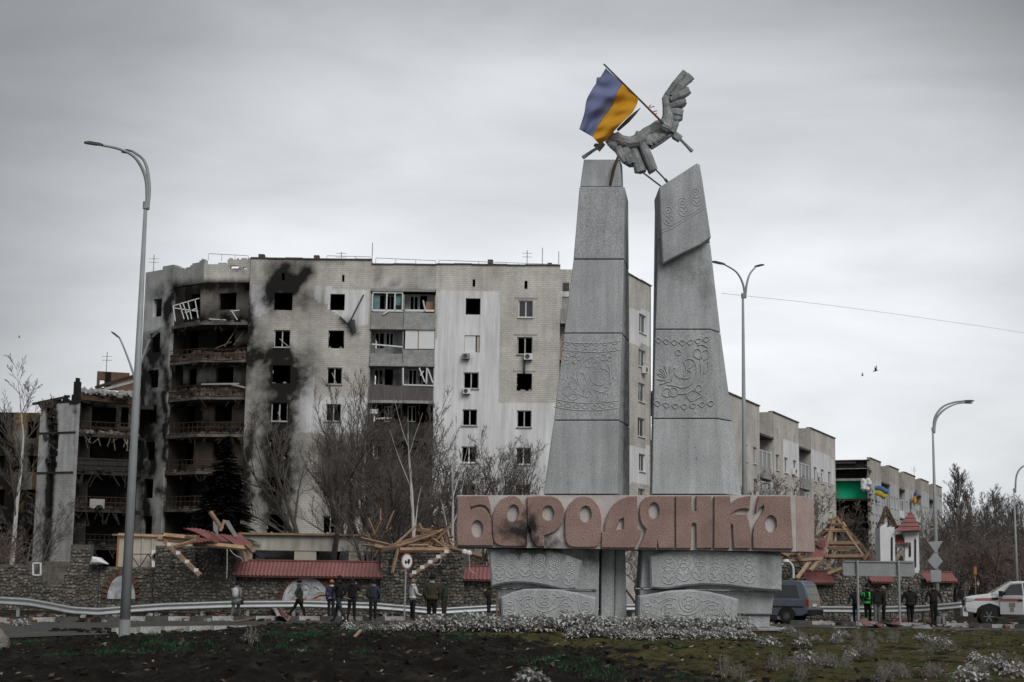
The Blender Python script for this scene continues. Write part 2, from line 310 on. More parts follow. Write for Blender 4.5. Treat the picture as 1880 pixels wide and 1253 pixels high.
MT['burntconc'] = pmat('burnt_concrete', (.012, .0115, .011), (.05, .044, .039), 1.5, .95, .4, 10, c3=(.15, .115, .09))
MT['scorched'] = pmat('scorched_slab', (.05, .047, .044), (.17, .16, .15), 1.3, .95, .4, 10, c3=(.26, .235, .21))
MT['dirtyframe'] = pmat('dirty_white_frame', (.36, .36, .355), (.52, .52, .515), 4, .7)
MT['rustrail'] = pmat('burnt_railing', (.025, .017, .013), (.10, .055, .035), 4, .85)
MT['beige'] = pmat('beige_render', (.40, .36, .30), (.50, .46, .40), .9, .92, .2, 12)
MT['bark'] = pmat('dark_bark', (.06, .054, .049), (.11, .10, .09), 5, .95)
MT['twig'] = pmat('twigs', (.085, .075, .069), (.135, .12, .111), 1, .95)
MT['twigred'] = pmat('reddish_twigs', (.13, .098, .088), (.19, .148, .136), 1, .95)
MT['birch'] = pmat('birch_bark', (.42, .41, .39), (.50, .49, .47), 3, .85, stretch=(1, 1, 4), c3=(.08, .08, .08))
MT['needle'] = pmat('spruce_needles', (.012, .017, .014), (.024, .032, .026), 3, .8)
MT['silver'] = pmat('silver_felted_leaf', (.36, .365, .365), (.58, .58, .575), 6, .95, obj_rand=.2, trans=.15)
MT['silverdark'] = pmat('grey_frosted_leaf', (.15, .15, .15), (.28, .28, .275), 6, .95, obj_rand=.3, trans=.12)
MT['silverdead'] = pmat('withered_leaf', (.17, .15, .125), (.27, .25, .22), 6, .95, trans=.1)
MT['black'] = pmat('black_rubber', (.012, .012, .012), (.02, .02, .02), 5, .75)
MT['ceram'] = pmat('white_insulator', (.6, .6, .6), (.7, .7, .7), 4, .4)
MT['roofdark'] = pmat('dark_roof_edge', (.06, .05, .05), (.11, .085, .08), 2, .85)
# ================================================================== GROUND, ROAD
CX, CY, RI, RO, RR = 10.0, 35.0, 25.0, 36.0, 41.5
def hz(x, y):
    x = np.asarray(x, float); y = np.asarray(y, float); d = np.hypot(x-CX, y-CY)
    k = np.clip((RI-.3-d)/7.0, 0, 1); k = k*k*(3-2*k)
    z = -.02+k*.33
    z = z+k*(.16*(fbm(x*.45, y*.45, 3)-.5))
    dirt = np.clip(1.25-np.abs((x+3.5)/8.5), 0, 1)*np.clip((44-y)/9, 0, 1)      # churned soil, in front and to the left
    z = z+np.clip(k*4, 0, 1)*(dirt*(.62*(fbm(x*.8, y*.8, 11, 5)-.55)+.24*(fbm(x*3.1, y*3.1, 15, 3)-.5))+.11*(fbm(x*3, y*3, 21, 3)-.5))
    flat = np.clip((1.7-np.hypot((x-4.0)/8.0, (y-48.2)/2.6))*3, 0, 1)              # level bed the monument stands on
    z = z*(1-flat)+flat*(.34+.03*(fbm(x*2, y*2, 5)-.5))
    ver = np.clip((d-RO-.4)/3, 0, 1); z = z+ver*.16*(fbm(x*.7, y*.7, 31)-.35)*np.clip((95-y)/20, 0, 1)
    return z
def hz1(x, y): return float(hz(np.array([x]), np.array([y]))[0])
fx = np.arange(-20, 24, .13); fy = np.arange(15, 61, .13)
xs = np.concatenate([[-900, -500, -300, -180, -110, -75, -52, -38, -28, -23], fx, [26, 30, 36, 46, 62, 90, 140, 220, 380, 900]])
ys = np.concatenate([[-60, -20, -5, 3, 8, 11, 13], fy, np.arange(61.3, 90, .6), [94, 100, 110, 130, 170, 240, 400, 800, 1600]])
XX, YY = np.meshgrid(xs, ys); ZZ = hz(XX, YY)
V = np.stack([XX.ravel(), YY.ravel(), ZZ.ravel()], 1); nx = len(xs)
ii, jj = np.meshgrid(np.arange(nx-1), np.arange(len(ys)-1)); a = (jj*nx+ii).ravel(); F = np.stack([a, a+1, a+nx+1, a+nx], 1)
gm = bpy.data.materials.new('soil_and_moss'); gm.use_nodes = True; t = gm.node_tree; b = t.nodes['Principled BSDF']; b.inputs['Roughness'].default_value = .95; b.inputs['Specular IOR Level'].default_value = .12
co = nd(t, 'ShaderNodeTexCoord')
def gnoise(sc, det=6, rgh=.6):
    n = nd(t, 'ShaderNodeTexNoise'); n.inputs['Scale'].default_value = sc; n.inputs['Detail'].default_value = det; n.inputs['Roughness'].default_value = rgh; t.links.new(co.outputs['Object'], n.inputs['Vector']); return n.outputs['Fac']
def gramp(v, pts):
    r = nd(t, 'ShaderNodeValToRGB'); e = r.color_ramp.elements
    while len(e) < len(pts): e.new(.5)
    for k, (p, c) in enumerate(pts): e[k].position = p; e[k].color = (*c, 1)
    t.links.new(v, r.inputs[0]); return r.outputs[0]
soil = gramp(gnoise(2.2, 10, .7), [(.3, (.004, .0037, .0033)), (.52, (.013, .0112, .0095)), (.66, (.034, .0285, .0235)), (.78, (.06, .052, .044))])
moss = gramp(gnoise(2.6, 10, .72), [(.33, (.012, .011, .008)), (.45, (.045, .046, .017)), (.56, (.095, .078, .03)), (.66, (.05, .052, .02)), (.76, (.025, .07, .027))])
atg = nd(t, 'ShaderNodeAttribute', attribute_name='mask'); sg = nd(t, 'ShaderNodeSeparateColor'); t.links.new(atg.outputs['Color'], sg.inputs[0])
ms = nd(t, 'ShaderNodeMath', operation='ADD'); t.links.new(sg.outputs[1], ms.inputs[0])
mr = nd(t, 'ShaderNodeMapRange'); mr.inputs['From Min'].default_value = .3; mr.inputs['From Max'].default_value = .7; mr.inputs['To Min'].default_value = -.45; mr.inputs['To Max'].default_value = .45; t.links.new(gnoise(1.1, 9, .65), mr.inputs[0]); t.links.new(mr.outputs[0], ms.inputs[1])
mf = nd(t, 'ShaderNodeMapRange'); mf.inputs['From Min'].default_value = .4; mf.inputs['From Max'].default_value = .62; t.links.new(ms.outputs[0], mf.inputs[0])
mx = nd(t, 'ShaderNodeMix', data_type='RGBA'); t.links.new(mf.outputs[0], mx.inputs[0]); t.links.new(soil, mx.inputs['A']); t.links.new(moss, mx.inputs['B'])
t.links.new(mx.outputs['Result'], b.inputs['Base Color'])
bp = nd(t, 'ShaderNodeBump'); bp.inputs['Strength'].default_value = .9; bp.inputs['Distance'].default_value = .06; t.links.new(gnoise(14, 8, .7), bp.inputs['Height']); t.links.new(bp.outputs[0], b.inputs['Normal'])
me = np_mesh('ground', V, F)
def mossiness(x, y):
    # the turned soil lies in the lower left; moss and short grass cover the rest
    band = np.clip((y-41-.0*x)/5, 0, 1)*np.clip((50.5-y)/2, 0, 1)*.34
    right = np.clip((x+1.0+(y-34)*.22)/3.0, 0, 1)
    return np.clip(np.maximum(band, right*.66), 0, 1)*np.clip((RI-np.hypot(x-CX, y-CY))/1.5, 0, 1)
col = np.zeros((len(V), 4), np.float32); col[:, 3] = 1; col[:, 1] = mossiness(V[:, 0], V[:, 1])
out_ = np.hypot(V[:, 0]-CX, V[:, 1]-CY) > RO+.5; col[out_, 1] = .38
ca = me.color_attributes.new('mask', 'FLOAT_COLOR', 'POINT'); ca.data.foreach_set('color', col.ravel())
me.polygons.foreach_set('use_smooth', [True]*len(F))
link('ground', me, gm, kind='structure')
def ring(name, r0, r1, z, mat, n=240, a0=-.6, a1=math.pi+.6):
    A = np.linspace(a0, a1, n); v = []; f = []
    for k, a_ in enumerate(A):
        for r in (r0, r1): v.append((CX+r*math.cos(a_), CY+r*math.sin(a_), z))
        if k: f.append((2*k-2, 2*k-1, 2*k+1, 2*k))
    return link(name, np_mesh(name, v, f), mat, kind='structure')
MT['asphalt'] = pmat('muddy_asphalt', (.035, .034, .033), (.075, .072, .068), .9, .7, .3, 30, grain=.25, gscale=20, spec=.35)
ring('road', RI, RO, .004, MT['asphalt'])
# kerb stones, painted in turns
MT['kwhite'] = pmat('worn_white_paint', (.50, .50, .49), (.22, .215, .21), 3.2, .85, grain=.3, gscale=14)
MT['kblack'] = pmat('dark_kerb', (.05, .05, .05), (.10, .098, .095), 3, .9)
def kerb(name, r, w, h, L_, a0, a1, pick):
    k = obj(name, (lambda m: (m.box((CX, CY+r, .01), (.3, .3, .02)), m)[1])(MB()), MT['kblack'], kind='structure')
    n = int(abs(a1-a0)*r/L_); mb = MB(); mb.box((0, 0, 0), (L_-.02, w, h)); mesh = {}
    for key in ('kwhite', 'kblack'):
        m_ = mb.mesh('kerb_stone'); m_.materials.append(MT[key]); mesh[key] = m_
    for i in range(n):
        a_ = a0+(a1-a0)*(i+.5)/n; zz = .05+random.uniform(-.015, .015)
        M = Matrix.Translation((CX+r*math.cos(a_), CY+r*math.sin(a_), zz)) @ Matrix.Rotation(a_-math.pi/2+random.uniform(-.01, .01), 4, 'Z')
        c = pick(i, a_)
        if c: link('kerb_stone', mesh[c], [], k, M=M)
kerb('inner_kerb', RI+.02, .18, .26, 1.0, R_(55), R_(150), lambda i, a_: None if random.random() < .08 else ('kwhite' if a_ > R_(100) else ('kwhite' if i % 4 == 0 else 'kblack')))
kerb('outer_kerb', RO+.1, .18, .24, .95, R_(48), R_(150), lambda i, a_: None if random.random() < .1 else ('kwhite' if i % 2 else 'kblack'))
# ------------------------------------------------------------------ guard rails (W-beam on posts), bent where the photo shows it sagging
def on_circle(px, R, z=.6):
    lo, hi = 30.0, 120.0
    for _ in range(40):
        mid = (lo+hi)/2; p = COL(px, mid, z)
        if math.hypot(p.x-CX, p.y-CY) < R or mid < CY: lo = mid
        else: hi = mid
    return (lo+hi)/2
WB = [(-.155, 0), (-.13, -.07), (-.08, -.08), (-.04, -.015), (0, 0), (.04, -.015), (.08, -.08), (.13, -.07), (.155, 0)]
def rail(label, pts, R=RR):
    xs_ = [p[0] for p in pts]; ys_ = [p[1] for p in pts]; path = []
    for px in np.arange(xs_[0], xs_[-1]+1, 14):
        py = float(np.interp(px, xs_, ys_)); Y = on_circle(px, R); path.append(P(px, py, Y)-Vector((0, 0, .155)))
    root = thing('guard_rail', label, 'guard rail', (path[len(path)//2].x, path[len(path)//2].y, 0), 'steel guard rails round the junction')
    v = []; f = []; k = len(WB)
    for i, p in enumerate(path):
        d = (path[min(i+1, len(path)-1)]-path[max(i-1, 0)]); d.z = 0; d.normalize(); nrm = Vector((d.y, -d.x, 0))
        for (dz, dn) in WB: v.append(p+nrm*(-dn)+Vector((0, 0, dz)))
        if i: f += [((i-1)*k+j, (i-1)*k+j+1, i*k+j+1, i*k+j) for j in range(k-1)]
    m = MB(); m.add(v, f); o = obj('rail_beam', m, MT['steel'], root, smooth=True)
    sol = o.modifiers.new('thick', 'SOLIDIFY'); sol.thickness = .012
    acc = 0
    for i in range(1, len(path)):
        acc += (path[i]-path[i-1]).length
        if acc > 2.0:
            acc = 0; p = path[i]; d = (p-path[i-1]); d.z = 0; d.normalize(); nrm = Vector((-d.y, d.x, 0)); q = p+nrm*.14; z0 = hz1(q.x, q.y)-.05
            m = MB(); m.box((q.x, q.y, (z0+p.z+.05)/2), (.12, .1, p.z+.05-z0)); m.box((p.x+nrm.x*.06, p.y+nrm.y*.06, p.z), (.1, .1, .2)); obj('post', m, MT['steel'], root)
rail('long dented guard rail sagging in front of the stone wall at left', [(-60, 1093), (0, 1096), (50, 1099), (90, 1106), (130, 1114), (180, 1117), (240, 1112), (300, 1108), (420, 1104), (560, 1103), (690, 1107), (760, 1113), (800, 1117), (850, 1114), (920, 1110)])
rail('guard rail seen through the gap between the monument feet', [(1080, 1110), (1240, 1109), (1400, 1110)])
rail('guard rail behind the standing group at right, rising towards the pickup', [(1480, 1113), (1600, 1114), (1690, 1112), (1750, 1107), (1785, 1103)])
# ================================================================== MONUMENT
YM = 47.0
def PL(pts, Y): return [(lambda p: (p.x, p.z))(P(x, y, Y)) for x, y in pts]
def oval(cx, cy, rx, ry, n=22, rot=0): return [(cx+rx*math.cos(t_)*math.cos(rot)-ry*math.sin(t_)*math.sin(rot), cy+rx*math.cos(t_)*math.sin(rot)+ry*math.sin(t_)*math.cos(rot)) for t_ in [2*math.pi*i/n for i in range(n)]]
def spline(pts, n=6, closed=False):
    out = []; k = len(pts); P_ = [Vector(p) for p in pts]
    for i in range(k if closed else k-1):
        p0, p1, p2, p3 = (P_[(i-1) % k] if closed or i else P_[i]), P_[i], P_[(i+1) % k], (P_[(i+2) % k] if closed or i+2 < k else P_[(i+1) % k])
        for j in range(n):
            s = j/n; out.append(tuple(.5*((2*p1)+(p2-p0)*s+(2*p0-5*p1+4*p2-p3)*s*s+(3*p1-p0-3*p2+p3)*s**3)))
    if not closed: out.append(tuple(P_[-1]))
    return out
base = COL(1150, 48.2, .34)
mon = thing('monument', 'tall twin-pillar grey granite monument with a red granite lettered slab', 'monument', (base.x, base.y, .34))
def block(name, pts, Y, depth, mat='granite', bevel=.03, parent=mon, holes=(), label=None):
    m = MB(); m.poly(PL(pts, Y), [PL(h, Y) for h in holes], Y, Y+depth, bevel); return obj(name, m, MT[mat], parent, label=label)
def Zc(x0, y0, s): return lambda L_: [(x0+x/s, y0+y/s) for x, y in L_]
ZL, ZR = Zc(830, 890, 5.371), Zc(1150, 890, 5.371); Zp, Zq = Zc(880, 1000, 6.714), Zc(1160, 1000, 6.483)
# slab core: pale cut stone with an angled right end
p = [P(839, 909.5, YM+.13), P(1458, 909.5, YM+.13), P(1458, 1013, YM+.13), P(839, 1004.5, YM+.13)]
def slabcore():
    m = MB(); zt, zb = p[0].z, p[3].z; zb2 = p[2].z; zt2 = p[1].z; e1 = P(1458, 960, YM+.13).x; e2 = P(1494, 960, YM+1.2).x; x0 = p[0].x
    v = [(x0, YM+.13, zb), (e1, YM+.13, zb2), (e2, YM+1.2, zb2+.01), (e2, YM+2.6, zb2+.01), (x0, YM+2.6, zb), (x0, YM+.13, zt), (e1, YM+.13, zt2), (e2, YM+1.2, zt2-.01), (e2, YM+2.6, zt2-.01), (x0, YM+2.6, zt)]
    m.add(v, [(0, 1, 6, 5), (1, 2, 7, 6), (2, 3, 8, 7), (3, 4, 9, 8), (4, 0, 5, 9), (5, 6, 7, 8, 9), (4, 3, 2, 1, 0)])
    return m, e1, e2, zb2, zt2
m, e1, e2, zb2, zt2 = slabcore()
slab = obj('name_slab', m, MT['paleg'], mon, label='long red and pale granite slab carved with the town name')
m = MB(); a1 = Vector((e1+.06, YM+.13+.10, 0)); a2 = Vector((e2-.01, YM+1.18, 0)); nn = Vector(((a2-a1).y, -(a2-a1).x, 0)).normalized()*.02
m.add([a1+nn+Vector((0, 0, zb2+.01)), a2+nn+Vector((0, 0, zb2+.02)), a2+nn+Vector((0, 0, zt2-.10)), a2+nn-(a2-a1)*.12+Vector((0, 0, zt2-.03)), a1+nn+Vector((0, 0, zt2-.01)), a1-nn+Vector((0, 0, zb2+.01)), a2-nn+Vector((0, 0, zb2+.02)), a2-nn+Vector((0, 0, zt2-.1)), a2-nn-(a2-a1)*.12+Vector((0, 0, zt2-.03)), a1-nn+Vector((0, 0, zt2-.01))], [(0, 1, 2, 3, 4), (9, 8, 7, 6, 5), (0, 5, 6, 1), (1, 6, 7, 2), (2, 7, 8, 3), (3, 8, 9, 4), (4, 9, 5, 0)])
obj('end_panel', m, MT['palered'], slab)
LET = [
 (ZL([(56, 112), (200, 112), (353, 112), (372, 175), (385, 240), (392, 300), (388, 400), (390, 500), (405, 560), (405, 606), (225, 604), (52, 602), (44, 520), (44, 400), (52, 250)]), [ZL(oval(247, 437, 57, 82)), ZL([(178, 208), (192, 226), (235, 208), (280, 201), (325, 212), (362, 250), (383, 330), (362, 285), (325, 238), (280, 220), (230, 226), (186, 250)])]),
 (ZL(spline([(580, 112), (480, 150), (412, 260), (398, 380), (402, 510), (428, 580), (500, 606), (600, 608), (700, 610), (738, 606), (738, 480), (738, 330), (724, 240), (690, 170), (640, 122)], 4, True)), [ZL(oval(600, 283, 57, 84, rot=.18))]),
 (ZL([(741, 120), (860, 113), (985, 114), (1040, 135), (1080, 180), (1105, 240), (1109, 300), (1094, 370), (1060, 425), (1005, 470), (908, 505), (909, 560), (912, 612), (832, 612), (798, 575), (780, 520), (772, 440), (742, 400)]), [ZL(oval(947, 282, 57, 73))]),
 (ZL(spline([(1295, 114), (1220, 135), (1160, 190), (1122, 265), (1113, 350), (1113, 470), (1122, 550), (1150, 600), (1210, 618), (1300, 619), (1390, 619), (1440, 600), (1464, 550), (1470, 450), (1474, 330), (1455, 240), (1420, 180), (1370, 132)], 3, True)), [ZL(oval(1316, 292, 57, 80))]),
 (ZL([(1474, 470), (1500, 466), (1512, 370), (1540, 280), (1590, 200), (1650, 150), (1730, 118), (1824, 114), (1828, 270), (1832, 430), (1872, 452), (1858, 520), (1826, 580), (1808, 626), (1640, 625), (1474, 623)]), [ZL([(1690, 330), (1690, 440), (1608, 446), (1634, 410), (1650, 350)])]),
 (ZR([(472, 112), (360, 112), (250, 113), (190, 125), (150, 165), (130, 230), (128, 290), (138, 350), (158, 400), (196, 440), (178, 500), (150, 560), (118, 626), (210, 627), (300, 628), (308, 550), (318, 628), (400, 628), (472, 628)]), [ZR(oval(272, 258, 52, 80))]),
 (ZR([(486, 112), (570, 112), (644, 112), (645, 240), (668, 268), (688, 262), (688, 112), (770, 112), (838, 114), (842, 370), (844, 630), (690, 630), (688, 392), (665, 378), (642, 392), (640, 630), (488, 629)]), []),
 (ZR([(866, 114), (1022, 112), (1030, 185), (1060, 160), (1110, 130), (1190, 113), (1228, 112), (1220, 180), (1216, 250), (1180, 240), (1130, 240), (1080, 256), (1032, 294), (1110, 293), (1186, 293), (1205, 350), (1222, 430), (1226, 530), (1226, 632), (1060, 631), (1052, 500), (1048, 400), (1032, 388), (1024, 500), (1020, 631), (864, 630)]), []),
 (ZR([(1304, 112), (1460, 112), (1618, 112), (1626, 300), (1645, 636), (1450, 634), (1250, 632), (1248, 500), (1256, 420), (1285, 360), (1330, 300), (1358, 232), (1352, 204), (1318, 232), (1276, 285), (1278, 220)]), [ZR(oval(1426, 388, 57, 82))])]
names = ['first carved letter, with a crescent cut and an oval hollow', 'scorched and chipped second letter', 'third carved letter, scorched at its foot', None, 'letter with a small wedge-shaped hollow', None, 'letter with two upright slots', 'letter with a curved hook groove', 'last carved letter with an oval hollow']
for (o_, h_), lb in zip(LET, names): block('letter', o_, YM, .135, 'redgranite', .02, slab, h_, lb)
# pillars: tapering blocks with a splayed right side
def seg(name, rows, Y, mat='granite', dY=.95, depth=2.0, gap=.012, parent=mon):
    (ya, la, fa, sa), (yb, lb_, fb, sb_) = rows          # top row, bottom row: py, left, front right, splay right
    out = []
    for (py, l_, f_, s_), dz in ((rows[1], gap), (rows[0], -gap)):
        A = P(l_, py, Y); B = P(f_, py, Y); z = A.z+dz; Sx = P(s_, py, Y+dY)
        out += [(A.x, Y, z), (B.x, Y, P(f_, py, Y).z+dz), (Sx.x, Y+dY, z), (Sx.x-.25, Y+depth, z), (A.x+.12, Y+depth, z)]
    m = MB(); m.add(out, [(0, 1, 6, 5), (1, 2, 7, 6), (2, 3, 8, 7), (3, 4, 9, 8), (4, 0, 5, 9), (5, 6, 7, 8, 9), (4, 3, 2, 1, 0)])
    o = obj(name, m, MT[mat], parent); bv = o.modifiers.new('edge', 'BEVEL'); bv.width = .025; bv.segments = 2; return o
LP = [(908, 998, 1133, 1156), (772, 1017, 1136, 1156), (612, 1036, 1142, 1155.5), (476, 1053, 1145, 1154.5), (343, 1064, 1147, 1153.5)]
pl_ = thing('pillar', '', '', (P(1070, 908, 48).x, 48, P(1070, 908, 48).z)); del pl_['label']; del pl_['category']; del pl_['kind']
pl_['label'] = 'left pillar of the monument'
pl_.parent = mon; pl_.matrix_basis = mon.matrix_basis.inverted() @ pl_.matrix_basis
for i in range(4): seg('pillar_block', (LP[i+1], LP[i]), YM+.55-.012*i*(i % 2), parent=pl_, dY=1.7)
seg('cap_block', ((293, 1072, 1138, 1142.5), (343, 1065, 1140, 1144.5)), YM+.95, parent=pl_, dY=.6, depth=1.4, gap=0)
RP = [(908, 1197, 1330, 1361), (769, 1199.5, 1318, 1345), (605, 1203.5, 1303.5, 1323), (440, 1209, 1291, 1304), (352, 1211, 1284, 1294)]
pr_ = thing('pillar', 'right pillar of the monument', '', (P(1270, 908, 48).x, 48, P(1270, 908, 48).z)); del pr_['category']; del pr_['kind']
pr_.parent = mon; pr_.matrix_basis = mon.matrix_basis.inverted() @ pr_.matrix_basis
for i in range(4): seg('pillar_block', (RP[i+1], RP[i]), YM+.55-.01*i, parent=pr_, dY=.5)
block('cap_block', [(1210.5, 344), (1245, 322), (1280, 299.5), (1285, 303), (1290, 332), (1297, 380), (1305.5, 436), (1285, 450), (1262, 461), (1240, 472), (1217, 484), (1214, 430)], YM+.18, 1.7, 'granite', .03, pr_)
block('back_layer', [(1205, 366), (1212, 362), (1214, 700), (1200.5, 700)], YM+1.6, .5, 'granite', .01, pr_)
# feet
block('pedestal_core', [(900, 1002), (1101, 1007), (1097, 1084), (903, 1080)], YM+.62, 1.7)
block('pedestal_core', [(912, 1081.5), (1099, 1085.5), (1098, 1152), (918, 1146)], YM+.72, 1.6)
block('carved_panel', Zp([(112, 55), (500, 52), (840, 60), (1060, 120), (1278, 205), (1240, 380), (1196, 548), (1020, 556), (860, 520), (700, 490), (560, 476), (420, 474), (300, 483), (146, 526), (130, 300)]), YM+.34, 1.2, bevel=.05)
block('carved_panel', Zp([(262, 652), (400, 590), (550, 548), (750, 545), (960, 552), (1200, 592), (1442, 655), (1430, 830), (1415, 1002), (1260, 990), (1080, 962), (900, 920), (760, 910), (640, 918), (540, 950), (276, 962), (268, 800)]), YM+.30, 1.2, bevel=.05)
block('shaft', [(1104, 1005), (1129, 1005), (1127, 1147), (1103, 1146)], YM+1.15, 1.2)
block('shaft', [(1129.5, 1005), (1148, 1005), (1151, 1147), (1127.5, 1147)], YM+1.32, 1.2)
block('pedestal_core', Zq([(135, 40), (1780, 60), (1700, 551), (1600, 550), (104, 520)]), YM+.66, 1.8)
block('pedestal_core', Zq([(100, 532), (1700, 562), (1662, 836), (1262, 832), (1250, 990), (90, 980)]), YM+.74, 1.7)
block('carved_panel', Zq([(214, 142), (340, 104), (480, 76), (800, 57), (1150, 72), (1600, 108), (1790, 128), (1784, 552), (1600, 546), (1400, 524), (1120, 490), (850, 480), (620, 496), (430, 532), (222, 520), (218, 300)]), YM+.32, 1.3, bevel=.05)
block('carved_panel', Zq([(80, 612), (220, 590), (470, 546), (700, 537), (920, 562), (1110, 605), (1272, 652), (1255, 820), (1243, 1000), (660, 990), (78, 975)]), YM+.28, 1.3, bevel=.05)
block('foot', Zq([(1262, 838), (1642, 838), (1640, 990), (1262, 1000)]), YM+.86, 1.4)
block('plinth', Zq([(1150, 1004), (1820, 996), (1830, 1032), (1150, 1040)]), YM+.1, 2.4, 'concrete', .02)
block('plinth', [(905, 1147), (1152, 1149), (1152, 1158), (905, 1158)], YM+.45, 2.0, 'concrete', .02)
# ------------------------------------------------------------------ carved lines: raised rims with dirt beside them
def lines(paths, Y, rad=.020, parent=mon, name='carving', both=True):
    rad *= .62
    m = MB()
    for pts, closed in paths:
        q = [P(x, y, Y) for x, y in pts]; m.cur = 0
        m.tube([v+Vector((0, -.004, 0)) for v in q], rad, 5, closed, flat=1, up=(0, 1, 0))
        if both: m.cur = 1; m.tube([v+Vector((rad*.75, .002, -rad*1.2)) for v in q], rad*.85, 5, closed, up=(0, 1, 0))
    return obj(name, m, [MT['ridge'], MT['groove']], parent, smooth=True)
def circ(cx, cy, r, ry=None): return (oval(cx, cy, r, ry or r, 20), True)
def flower(cx, cy, r, petals=4, ph=.78):
    o = [circ(cx, cy, r), circ(cx, cy, r*.32)]
    for k in range(petals):
        t_ = ph+2*math.pi*k/petals; o.append(([(cx+r*.35*math.cos(t_), cy+r*.35*math.sin(t_)), (cx+r*.62*math.cos(t_+.2), cy+r*.62*math.sin(t_+.2)), (cx+r*.95*math.cos(t_), cy+r*.95*math.sin(t_))], False))
    return o
def bud(cx, cy, r):
    return [(spline([(cx, cy-r*.55), (cx-r*.5, cy-r), (cx-r, cy-r*.3), (cx-r*.8, cy+r*.6), (cx, cy+r), (cx+r*.8, cy+r*.6), (cx+r, cy-r*.3), (cx+r*.5, cy-r)], 4, True), True), (spline([(cx-r*.75, cy-.1*r), (cx-r*.3, cy+.05*r), (cx, cy+r*.55), (cx+r*.3, cy+.05*r), (cx+r*.75, cy-.1*r)], 4), False)]
for k, (cx, cy, bx, by) in enumerate([(240, 205, 245, 365), (400, 185, 400, 335), (572, 175, 567, 315), (745, 185, 738, 330), (925, 215, 912, 365), (1113, 275, 1105, 425)]):
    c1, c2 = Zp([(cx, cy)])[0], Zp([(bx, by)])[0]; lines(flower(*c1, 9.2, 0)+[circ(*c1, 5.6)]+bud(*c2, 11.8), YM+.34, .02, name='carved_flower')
for k, (cx, cy, bx, by) in enumerate([(437, 237, 437, 387), (622, 200, 615, 350), (807, 183, 803, 337), (1000, 190, 995, 345), (1200, 200, 1193, 358), (1400, 215, 1398, 378)]):
    c1, c2 = Zq([(cx, cy)])[0], Zq([(bx, by)])[0]; lines(flower(*c1, 11.2)+bud(*c2, 13.2), YM+.32, .02, name='carved_flower')
for k, (cx, cy) in enumerate([(368, 770), (585, 785), (810, 680), (1070, 780), (1315, 770)]):
    c1 = Zp([(cx, cy)])[0]; lines(flower(*c1, 9.4), YM+.30, .02, name='carved_flower')
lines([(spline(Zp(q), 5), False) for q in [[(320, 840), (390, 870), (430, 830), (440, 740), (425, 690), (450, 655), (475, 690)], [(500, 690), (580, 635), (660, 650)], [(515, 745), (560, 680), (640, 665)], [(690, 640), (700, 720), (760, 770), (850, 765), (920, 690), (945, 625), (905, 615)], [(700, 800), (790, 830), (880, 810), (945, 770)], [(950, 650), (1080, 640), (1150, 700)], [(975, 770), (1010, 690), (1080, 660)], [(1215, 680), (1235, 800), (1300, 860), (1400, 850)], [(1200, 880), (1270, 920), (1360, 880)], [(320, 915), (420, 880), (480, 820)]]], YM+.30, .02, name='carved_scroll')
for k, (cx, cy, r_) in enumerate([(180, 755, 9.5), (437, 780, 12), (677, 690, 11.5), (945, 795, 12.5)]):
    c1 = Zq([(cx, cy)])[0]; lines(flower(*c1, r_), YM+.28, .02, name='carved_flower')
lines([(spline(Zq(q), 5), False) for q in [[(150, 920), (240, 900), (290, 800), (310, 690), (270, 660)], [(310, 700), (420, 640), (530, 650)], [(345, 770), (380, 690), (470, 650)], [(570, 630), (560, 680), (600, 770), (680, 800), (760, 750), (800, 660), (770, 640)], [(540, 820), (650, 840), (760, 810), (800, 770)], [(820, 680), (930, 665), (1040, 710)], [(840, 790), (870, 710), (950, 680)], [(1085, 670), (1100, 780), (1170, 880)], [(1000, 890), (1060, 870), (1120, 920)]]], YM+.28, .02, name='carved_scroll')
YL = YM+.536
Za, Zb = Zc(1010, 600, 6.265), Zc(1190, 590, 6.265)
def wave(pts, n, amp, step=1):
    o = []
    for k in range(n):
        u0, u1 = k/n, (k+.8)/n
        def at(u):
            x = pts[0][0]+(pts[-1][0]-pts[0][0])*u; return x, float(np.interp(x, [q[0] for q in pts], [q[1] for q in pts]))
        a_, b_ = at(u0), at(u1); mid = at((u0+u1)/2); o.append((spline([a_, (mid[0], mid[1]+amp), b_], 5), False))
    return o
tp = Za([(150, 178), (400, 190), (600, 188), (808, 160)]); bt = Za([(135, 270), (400, 290), (600, 290), (805, 268)])
lines([(spline(tp, 4), False), (spline(bt, 4), False)]+wave(tp, 6, 5.5)+wave(bt, 6, -6.5), YL, .018, pl_, 'carved_band')
tp = Za([(62, 838), (280, 870), (520, 880), (786, 850)]); bt = Za([(45, 922), (280, 958), (520, 962), (784, 935)]); mdl = Za([(60, 885), (280, 915), (520, 922), (770, 893)])
lines([(spline(tp, 4), False), (spline(bt, 4), False)]+wave(mdl, 7, 4)+wave(mdl, 7, -4), YL, .018, pl_, 'carved_band')
